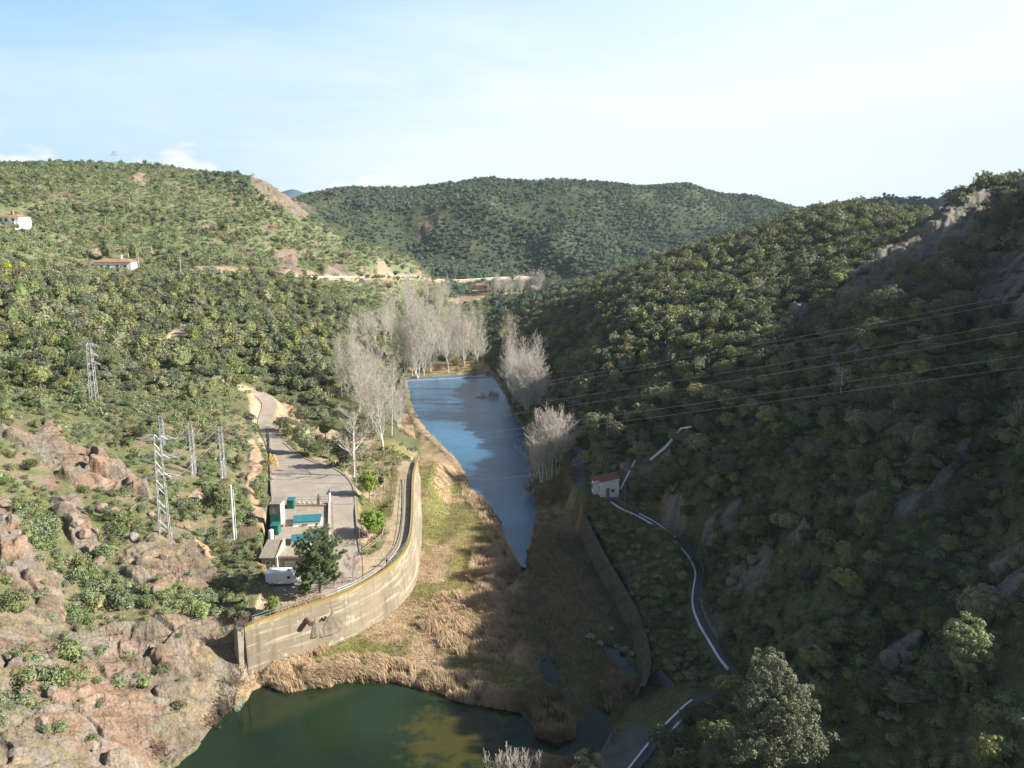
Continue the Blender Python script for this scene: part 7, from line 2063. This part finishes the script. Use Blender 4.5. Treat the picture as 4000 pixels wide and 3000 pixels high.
# large oaks on the near right
def blob_oak(P, blobs, label, seed, m, trunk_h):
    o = empty('oak_tree', P, label, 'tree'); V = []; F = []; n0 = 0
    for k, (dx, dy, z0, R, Hc) in enumerate(blobs):
        v_, f_ = crown(R=R, Hc=Hc, z0=z0, lumps=60, per=62, leaf=.10, seed=seed + k, lr=.22, rag=1.0, core=False, flat=.6)
        v_ = v_ + np.array((dx, dy, 0)); V.append(v_); F.append(f_ + n0); n0 += len(v_)
    link(bpy.data.objects.new('crown', np_mesh('crown', np.vstack(V), np.vstack(F), [m])), o)
    b = MB(); b.tube([(0, 0, -.5), (.3, 0, trunk_h * .4), (0, .3, trunk_h)], [.32, .24, .08], 7)
    for dx, dy, z0, R, Hc in blobs: b.tube([(.1, 0, trunk_h * .4), (dx * .5, dy * .5, z0 * .8 + .3), (dx, dy, z0 + Hc * .5)], [.16, .12, .05], 5)
    b.build('trunk', M_BARK, o)
def big_oak(u, v, vt, w, label, seed, m=M_OAK, y=None, per=80, leaf=.10, rag=.9):
    if y:
        x, z = at_y(u, v, y); x = float(x); z = min(float(z), hz(x, y) + 0.0) if False else hz(x, y); P = (x, y, z)
    else: P = G(u, v)
    s = metres(1, *P); h = height_at(u, vt, P[0], P[1]) - P[2]
    zb = max(.8, min(h * .25, 3))
    o = empty('oak_tree', P, label, 'tree')
    v_, f_ = crown(R=w * s * .40, Hc=h - zb, z0=zb, lumps=95, per=per, leaf=leaf, seed=seed, lr=.19, rag=rag, core=False)
    v2, f2 = crown(R=w * s * .24, Hc=(h - zb) * .8, z0=zb, lumps=30, per=40, leaf=leaf * 1.5, seed=seed + 1, lr=.3, rag=.5)
    v_ = np.vstack([v_, v2]); f_ = np.vstack([f_, f2 + len(v_) - len(v2)])
    link(bpy.data.objects.new('crown', np_mesh('crown', v_, f_, [m])), o)
    b = MB(); b.tube([(0, 0, -.5), (.3, 0, h * .3), (0, .3, h * .75)], [.32, .24, .08], 7)
    for k in range(7):
        a = k * .9; b.tube([(.1, 0, h * (.3 + .06 * k)), (math.cos(a) * w * s * .25, math.sin(a) * w * s * .25, h * (.5 + .06 * k))], [.12, .04], 5)
    b.build('trunk', M_BARE if False else M_BARK, o)
    print('BIGOAK', label[:20], P, h, w * s)
M_OAKL = fol_mat('silvery_oak_foliage', (.185, .205, .105), rand=.1)
_x, _ = at_y(1672, 1640, 72.0); _x = float(_x); _zg = hz(_x, 72.0)
_zt = height_at(1650, 1405, _x, 72.0) - _zg; _zm = height_at(1670, 1520, _x, 72.0) - _zg; _zl = height_at(1680, 1600, _x, 70.0) - _zg; _s = metres(1, _x, 72.0, _zg + _zm)
print('SILVER', _x, _zg, _zt, _zm, _zl)
blob_oak((_x, 72.0, _zg), [(-22 * _s, 0, _zt - 3.6, 46 * _s, 3.5), (-52 * _s, .3, _zm - 1.0, 40 * _s, 3.0), (32 * _s, -.3, _zm - 1.2, 52 * _s, 3.6), (-5 * _s, -.6, _zm - 1.6, 46 * _s, 3.6), (-62 * _s, -1.0, _zl - 1.8, 50 * _s, 3.4), (55 * _s, -1.2, _zl - 1.6, 58 * _s, 3.4), (0, -1.5, _zl - 2.2, 60 * _s, 3.2)],
    'large silvery sunlit oak with a stepped crown, biggest tree at the lower right', 201, M_OAKL, _zt - 1)
big_oak(1265, 1760, 1612, 130, 'rounded sunlit oak crown rising at the bottom edge beside the lower path', 202, M_OAKL, y=74)
big_oak(2080, 1500, 1330, 130, 'olive oak with a partly lit crown near the right edge of the slope', 203, M_OAK)
big_oak(1915, 700, 618, 100, 'big isolated pale-lit oak below the rocky rib on the right', 204, M_OAKL, per=50, leaf=.16)
big_oak(1612, 1420, 1366, 70, 'low shrubby oak at the end of the railed path above the silvery oak', 205, M_OAK)
for u, v, vt in ((1958, 803, 757), (1817, 833, 792), (1930, 905, 862), (2200, 914, 862), (1561, 799, 772), (1930, 622, 600)):
    tree_at(u, v, vt, PLANE, 14, 'pale leafless tree standing among dark oaks on the right slope', 'pale dead trees on the right slope')
for u, v, vt in ((1095, 1668, 1600), (1120, 1672, 1612), (1075, 1668, 1630), (1140, 1680, 1625)):
    P = at_floor(u, v, -8.4); put(BSH[1], P, 1.1, 'pale twiggy leafless bush at the bottom edge beside the pond', 'pale bushes at the bottom edge', 'thicket_bush', 'bush')
for u, v in ((495, 1505), (510, 1480), (525, 1465), (500, 1535), (482, 1555), (530, 1450), (470, 1580), (515, 1520), (360, 1640)):
    P = at_floor(u, v, -8.0) if u > 500 else G(u, v); put(BSH[1] if u % 2 else BSH[0], P, rt.uniform(.6, .95), 'dry straw-coloured bush at the foot of the rocks on the pond shore', 'dry bushes on the rocky shore', 'thicket_bush', 'bush')

# ------------------------------------------------------------------ reeds and meadow: blades
def blades(name, x, y, z, hgt, wid, lean, leandir, m, label, cat, col=None):
    n = len(x)
    a = rng.uniform(0, 6.283, n); sx, sy = np.cos(a) * wid / 2, np.sin(a) * wid / 2
    dx, dy = np.cos(leandir) * lean * hgt, np.sin(leandir) * lean * hgt
    b0 = np.stack([x - sx, y - sy, z], 1); b1 = np.stack([x + sx, y + sy, z], 1)
    mid = np.stack([x + dx * .35, y + dy * .35, z + hgt * .6], 1); s2 = np.stack([sx, sy, 0 * sx], 1)
    tip = np.stack([x + dx, y + dy, z + hgt * (1 - .35 * lean)], 1)
    v = np.stack([b0, b1, mid + s2 * .9, mid - s2 * .9, tip], 1).reshape(-1, 3)
    i = np.arange(n)[:, None] * 5
    f = np.vstack([i + [0, 1, 2], i + [0, 2, 3], i + [3, 2, 4]])
    me = np_mesh(name, v, f, [m])
    if col is not None: set_col(me, np.repeat(col, 5, 0))
    return link(bpy.data.objects.new(name, me), None, label, cat, None, 'stuff')
M_REED = mat('dry_reed', attr='Col', rough=.85, noise=[(.35, .15, None)], trans=.25, spec=.15)
def reed_points(P_uv, z, n, jitter=0.0):
    W = wpoly(P_uv, z); x0, y0_ = W.min(0); x1, y1_ = W.max(0)
    x = rng.uniform(x0, x1, n * 3); y = rng.uniform(y0_, y1_, n * 3); k = in_poly(x, y, W); return x[k][:n], y[k][:n]
RB = [  # polygons, count, height, lean strength
    ([(560, 1472), (600, 1440), (640, 1432), (700, 1428), (760, 1422), (820, 1420), (880, 1440), (940, 1450), (1000, 1470), (1060, 1490), (1110, 1500), (1170, 1478), (1215, 1490), (1210, 1512), (1130, 1542), (1060, 1530), (1010, 1522), (970, 1508), (930, 1496), (880, 1480), (850, 1472), (790, 1474), (740, 1476), (700, 1487), (662, 1494), (612, 1497), (575, 1485)], 30000, 1.45),
    ([(600, 1425), (640, 1400), (690, 1380), (720, 1390), (700, 1412), (640, 1430)], 6000, 1.4),
    ([(1148, 1535), (1180, 1520), (1240, 1560), (1246, 1590), (1225, 1612), (1190, 1605), (1160, 1580)], 5000, 1.6),
    ([(930, 940), (960, 968), (985, 992), (1010, 1030), (1016, 1056), (1044, 1078), (1070, 1105), (1085, 1140), (1094, 1168), (1110, 1200), (1075, 1190), (1050, 1150), (1030, 1110), (1000, 1075), (995, 1030), (965, 985), (920, 945)], 15000, 1.3),
    ([(1085, 1185), (1120, 1215), (1130, 1225), (1110, 1260), (1060, 1290), (1010, 1250), (1030, 1180)], 9000, 1.5),
    ([(1142, 1200), (1160, 1110), (1200, 1110), (1225, 1180), (1200, 1250), (1150, 1240)], 5000, 1.2),
    ([(940, 1290), (1080, 1260), (1140, 1300), (1120, 1390), (1080, 1440), (960, 1410), (900, 1350)], 14000, 1.3),
    ([(1300, 1480), (1340, 1450), (1372, 1480), (1350, 1530), (1310, 1530)], 3500, 1.6),
    ([(1130, 1250), (1240, 1200), (1300, 1300), (1330, 1400), (1250, 1460), (1150, 1400), (1100, 1330)], 4500, .9),
    ([(860, 930), (880, 900), (895, 930), (900, 955), (870, 955)], 2500, 2.6),
    ([(1040, 1640), (1150, 1628), (1290, 1645), (1300, 1700), (1020, 1720)], 5000, 1.3),
    ([(1030, 852), (1060, 845), (1078, 855), (1070, 870), (1040, 862)], 700, 1.0),
]
X_, Y_, HH = [], [], []
for P_uv, n, h in RB:
    x, y = reed_points(P_uv, -8.2, n); X_.append(x); Y_.append(y); HH.append(np.full(len(x), h))
x, y, hh = np.concatenate(X_), np.concatenate(Y_), np.concatenate(HH)
clump = fbm(x / 1.7, y / 1.7, 3, 401)
k = rng.uniform(size=len(x)) < sstep(.28, .58, clump)
x, y, hh, clump = x[k], y[k], hh[k], clump[k]
z, q = height(x, y, full=True)
k = z > np.where(y > 142, -9.1, -9.4); x, y, hh, z, clump = x[k], y[k], hh[k], np.maximum(z[k], -9.2), clump[k]
ld = math.radians(150) + (fbm(x / 6, y / 6, 2, 402) - .5) * 4 + rng.normal(0, .35, len(x))
t = rng.uniform(size=(len(x), 1)); u_, v_, _ = proj(x, y, z)
cc = np.array((.62, .475, .32)) * (1 - t) + np.array((.44, .325, .20)) * t
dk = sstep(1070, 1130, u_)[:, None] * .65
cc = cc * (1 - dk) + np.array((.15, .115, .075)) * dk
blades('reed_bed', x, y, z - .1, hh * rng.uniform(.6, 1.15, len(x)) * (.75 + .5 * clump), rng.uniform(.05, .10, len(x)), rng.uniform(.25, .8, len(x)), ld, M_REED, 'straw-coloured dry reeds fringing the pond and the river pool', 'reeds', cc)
# meadow grass over the flood plain and terrace
n = 90000
x = rng.uniform(-50, 34, n); y = rng.uniform(96, 215, n)
k = (sdist(x, y, FLOOR) < -.3); x, y = x[k], y[k]
xt, yt = reed_points([(1262, 1095), (1330, 1095), (1440, 1172), (1490, 1230), (1485, 1290), (1490, 1350), (1530, 1420), (1410, 1440), (1390, 1330), (1340, 1255), (1290, 1180)], -3, 14000)
xb, yb = reed_points([(760, 985), (800, 960), (905, 960), (905, 1000), (860, 1000), (850, 1100), (830, 1160), (790, 1180), (778, 1100), (775, 1040)], -1, 9000)
x = np.r_[x, xt, xb]; y = np.r_[y, yt, yb]
z, q = height(x, y, full=True)
k = (q['sdW'] > .25) & (q['sdP'] > .2); x, y, z = x[k], y[k], z[k]; n = len(x); qF = q['sdF'][k]
g1 = fbm(x / 4.5, y / 8, 4, 121); g2 = fbm(x / 3, y / 3, 3, 405)
cc = lerp3(np.array((.44, .34, .21)), np.array((.225, .21, .08)), sstep(.42, .58, g1)) * (.8 + .4 * rng.uniform(size=(n, 1)))
cc = lerp3(cc, np.array((.26, .17, .10)), sstep(.55, .7, g2) * .7)
wet = (sstep(0, 4, x) * sstep(190, 165, y) * .7)[:, None]; cc = cc * (1 - wet) + np.array((.11, .10, .055)) * wet
blades('meadow_grass', x, y, z - .05, rng.uniform(.2, .65, n) * (.5 + g2), rng.uniform(.05, .11, n), rng.uniform(.1, .7, n), rng.uniform(0, 6.28, n), M_REED, 'rough grass and dry herbs over the flood plain below the wall', 'grass', cc)

# ------------------------------------------------------------------ boulders
M_ROCK = mat('granite', (.255, .195, .15), .95, noise=[(.9, .22, None), (4, .18, None), (1.6, .6, (.16, .15, .13))], bump=.8, bscale=3, bdist=.12, rand=.12)
M_ROCKD = mat('grey_granite', (.20, .165, .135), .95, noise=[(.9, .25, None), (4, .18, None)], bump=.8, bscale=3, bdist=.12, rand=.12)
import bmesh
def rock_mesh(seed, m):
    bm = bmesh.new(); bmesh.ops.create_icosphere(bm, subdivisions=3, radius=1)
    r = random.Random(seed); pl = [(Vector((r.gauss(0, 1), r.gauss(0, 1), r.gauss(0, .8))).normalized(), r.uniform(.55, .85)) for _ in range(11)]
    for v in bm.verts:
        for n_, d in pl:
            e = v.co.dot(n_) - d
            if e > 0: v.co -= n_ * e * .92
        v.co *= 1 + .05 * math.sin(v.co.x * 7 + seed) * math.sin(v.co.y * 6)
    me = bpy.data.meshes.new('boulder'); bm.to_mesh(me); bm.free(); me.materials.append(m); return me
ROCKS = [rock_mesh(s, M_ROCK) for s in range(5)]; ROCKD = [rock_mesh(s + 9, M_ROCKD) for s in range(3)]
def boulder(u, v, w, label, group, sx=1.0, sz=.8, dark=False, P=None):
    P = P or G(u, v); s = w * metres(1, *P) / 2
    o = link(bpy.data.objects.new('boulder', (ROCKD if dark else ROCKS)[int(u + v) % (3 if dark else 5)]), None, label, 'boulder', group)
    o.location = (P[0], P[1], P[2] + s * sz * .3); o.scale = (s * sx, s, s * sz); o.rotation_euler = (rt.uniform(-.3, .3), rt.uniform(-.3, .3), rt.uniform(0, 6))
for u, v, w, sz in ((140, 1092, 44, .8), (152, 1112, 30, .9), (165, 1128, 26, .8), (180, 1140, 30, .8), (205, 1152, 22, .7), (198, 1200, 34, .7), (213, 1215, 30, .8), (221, 1100, 26, .9), (245, 1105, 24, .6), (262, 1112, 20, .5), (47, 1175, 30, .9), (290, 1165, 30, .9), (312, 1210, 32, .8), (355, 1208, 20, .8), (325, 1080, 16, .8), (340, 1150, 16, .7), (405, 1140, 16, .6), (468, 1185, 16, .8), (430, 1165, 10, .8), (15, 1105, 34, .7), (28, 1130, 26, .6)):
    boulder(u, v, w, 'rounded lichen-grey boulder on the left slope below the steel pylons', 'boulders on the left slope', 1.15, sz)
for u, v, w in ((235, 1335, 16), (275, 1395, 20), (320, 1395, 14), (328, 1410, 18), (175, 1455, 30), (168, 1470, 22), (120, 1415, 40), (480, 1310, 12), (490, 1325, 10), (225, 1400, 14), (55, 1500, 34), (110, 1490, 30), (90, 1560, 34), (200, 1610, 30), (30, 1620, 36), (310, 1600, 26)):
    boulder(u, v, w, 'pinkish block of rock on the sloping slabs above the pond', 'rock blocks above the pond', 1.2, .6)
for u, v, w in ((1275, 1385, 28), (1295, 1395, 22), (1320, 1372, 16), (1335, 1395, 22), (1350, 1405, 24), (1368, 1420, 20), (1352, 1445, 16), (1368, 1448, 14), (1300, 1568, 22), (1276, 1380, 12), (1310, 1335, 12)):
    boulder(u, v, w, 'grey boulder in the shaded streambed below the stone wall', 'boulders in the streambed', 1.2, .6, True, P=at_floor(u, v, -8.8))
for u, v, w in ((1385, 975, 30), (1352, 1012, 26), (1985, 1030, 44), (2020, 1010, 40), (2060, 975, 34), (1925, 1420, 46), (1960, 1400, 40), (1905, 1440, 36), (1985, 1375, 24), (2130, 1290, 60), (2160, 1240, 56), (2185, 1200, 46), (1800, 778, 40), (1835, 762, 28), (1600, 1240, 34), (1630, 1215, 30), (1580, 1262, 28), (1440, 1095, 34), (1540, 1140, 36), (1660, 1350, 20), (1735, 1150, 20), (2005, 770, 24)):
    boulder(u, v, w, 'grey-brown rock outcrop breaking out of the shaded right slope', 'outcrops on the right slope', 1.3, .85, True)
# island of dry brush in the pool, small white gull on the water
P = AZ(1052, 858, -8.55)
b = MB(); b.lathe([(3.6, -.5), (3.0, .1), (1.6, .3), (.4, .4)], 14); isl = b.build('gravel_islet', mat('islet_ground', (.42, .33, .22), .95, noise=(.8, .25, None)), None, loc=P, label='small brown islet with brushwood in the far part of the river pool', cat='islet'); isl.scale = (1.7, 1.0, 1)
for dx, dy, s in ((-2, 0, .5), (1, .5, .7), (3.2, -.3, .8), (4.4, .4, .6)):
    put(BSH[0], (P[0] + dx, P[1] + dy, P[2] + .2), s, 'brown brush growing on the islet in the pool', 'brush on the islet', 'thicket_bush', 'bush')
P = AZ(985, 788, -7.8)
put(BSH[0], P, .1, 'x') if False else None
o = link(bpy.data.objects.new('willow_bush', crown_mesh('willow_leaves', fol_mat('willow', (.36, .29, .04), rand=.1), seed=77, R=3.6, Hc=4.5, z0=0, lumps=26, per=40, leaf=.2)), None, 'golden-yellow rounded bush just behind the middle of the weir', 'bush'); o.location = P
# distant blue mountain and cumulus banks
mx = []
for k in range(60):
    u = 560 + k * 3.0
    vt = 421 - 12 * math.exp(-((u - 632) / 26) ** 2) - 3 * math.exp(-((u - 600) / 12) ** 2)
    X, z = at_y(u, vt, 4200.0); mx.append((float(X), 4200.0, float(z)))
v = mx + [(x, y + 400, z * .2 - 100) for x, y, z in mx] + [(x, y - 1000, -100) for x, y, z in mx]
n = 60; f = [(i, i + 1, n + i + 1, n + i) for i in range(n - 1)] + [(2 * n + i, 2 * n + i + 1, i + 1, i) for i in range(n - 1)]
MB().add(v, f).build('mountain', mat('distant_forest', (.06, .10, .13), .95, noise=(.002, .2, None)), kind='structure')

# ------------------------------------------------------------------ air
hb = MB(); hb.box(-4400, 4800, -60, 4650, -135, 470)
m = bpy.data.materials.new('haze_air'); m.use_nodes = True
nt = m.node_tree; nt.nodes.clear(); ou = nt.nodes.new('ShaderNodeOutputMaterial'); pv = nt.nodes.new('ShaderNodeVolumePrincipled')
pv.inputs['Color'].default_value = (.66, .83, 1.0, 1); pv.inputs['Density'].default_value = HAZE; pv.inputs['Anisotropy'].default_value = .3
nt.links.new(pv.outputs[0], ou.inputs['Volume'])
if HAZE: hb.build('haze', m, None, label='thin blue air haze over the whole valley', cat='haze', kind='stuff')

# ------------------------------------------------------------------ labels: tell small sets of look-alikes apart by their order
from collections import defaultdict
ORD = ['first', 'second', 'third', 'fourth', 'fifth', 'sixth', 'seventh', 'eighth', 'ninth', 'tenth', 'eleventh', 'twelfth', 'thirteenth', 'fourteenth', 'fifteenth', 'sixteenth', 'seventeenth', 'eighteenth', 'nineteenth', 'twentieth', 'twenty-first', 'twenty-second', 'twenty-third', 'twenty-fourth', 'twenty-fifth', 'twenty-sixth', 'twenty-seventh', 'twenty-eighth', 'twenty-ninth', 'thirtieth']
by = defaultdict(list)
for o_ in COL.objects:
    if o_.parent is None and o_.get('label'): by[o_['label']].append(o_)
for lab, os_ in by.items():
    if 1 < len(os_) <= 30:
        os_.sort(key=lambda o_: float(proj(o_.location.x, o_.location.y, o_.location.z)[0]))
        nw = len(lab.split())
        for k_, o_ in enumerate(os_):
            o_['label'] = '%s, %s%s' % (lab, ORD[k_], ' from left' if nw <= 13 else '')
            if nw > 15: o_['label'] = lab
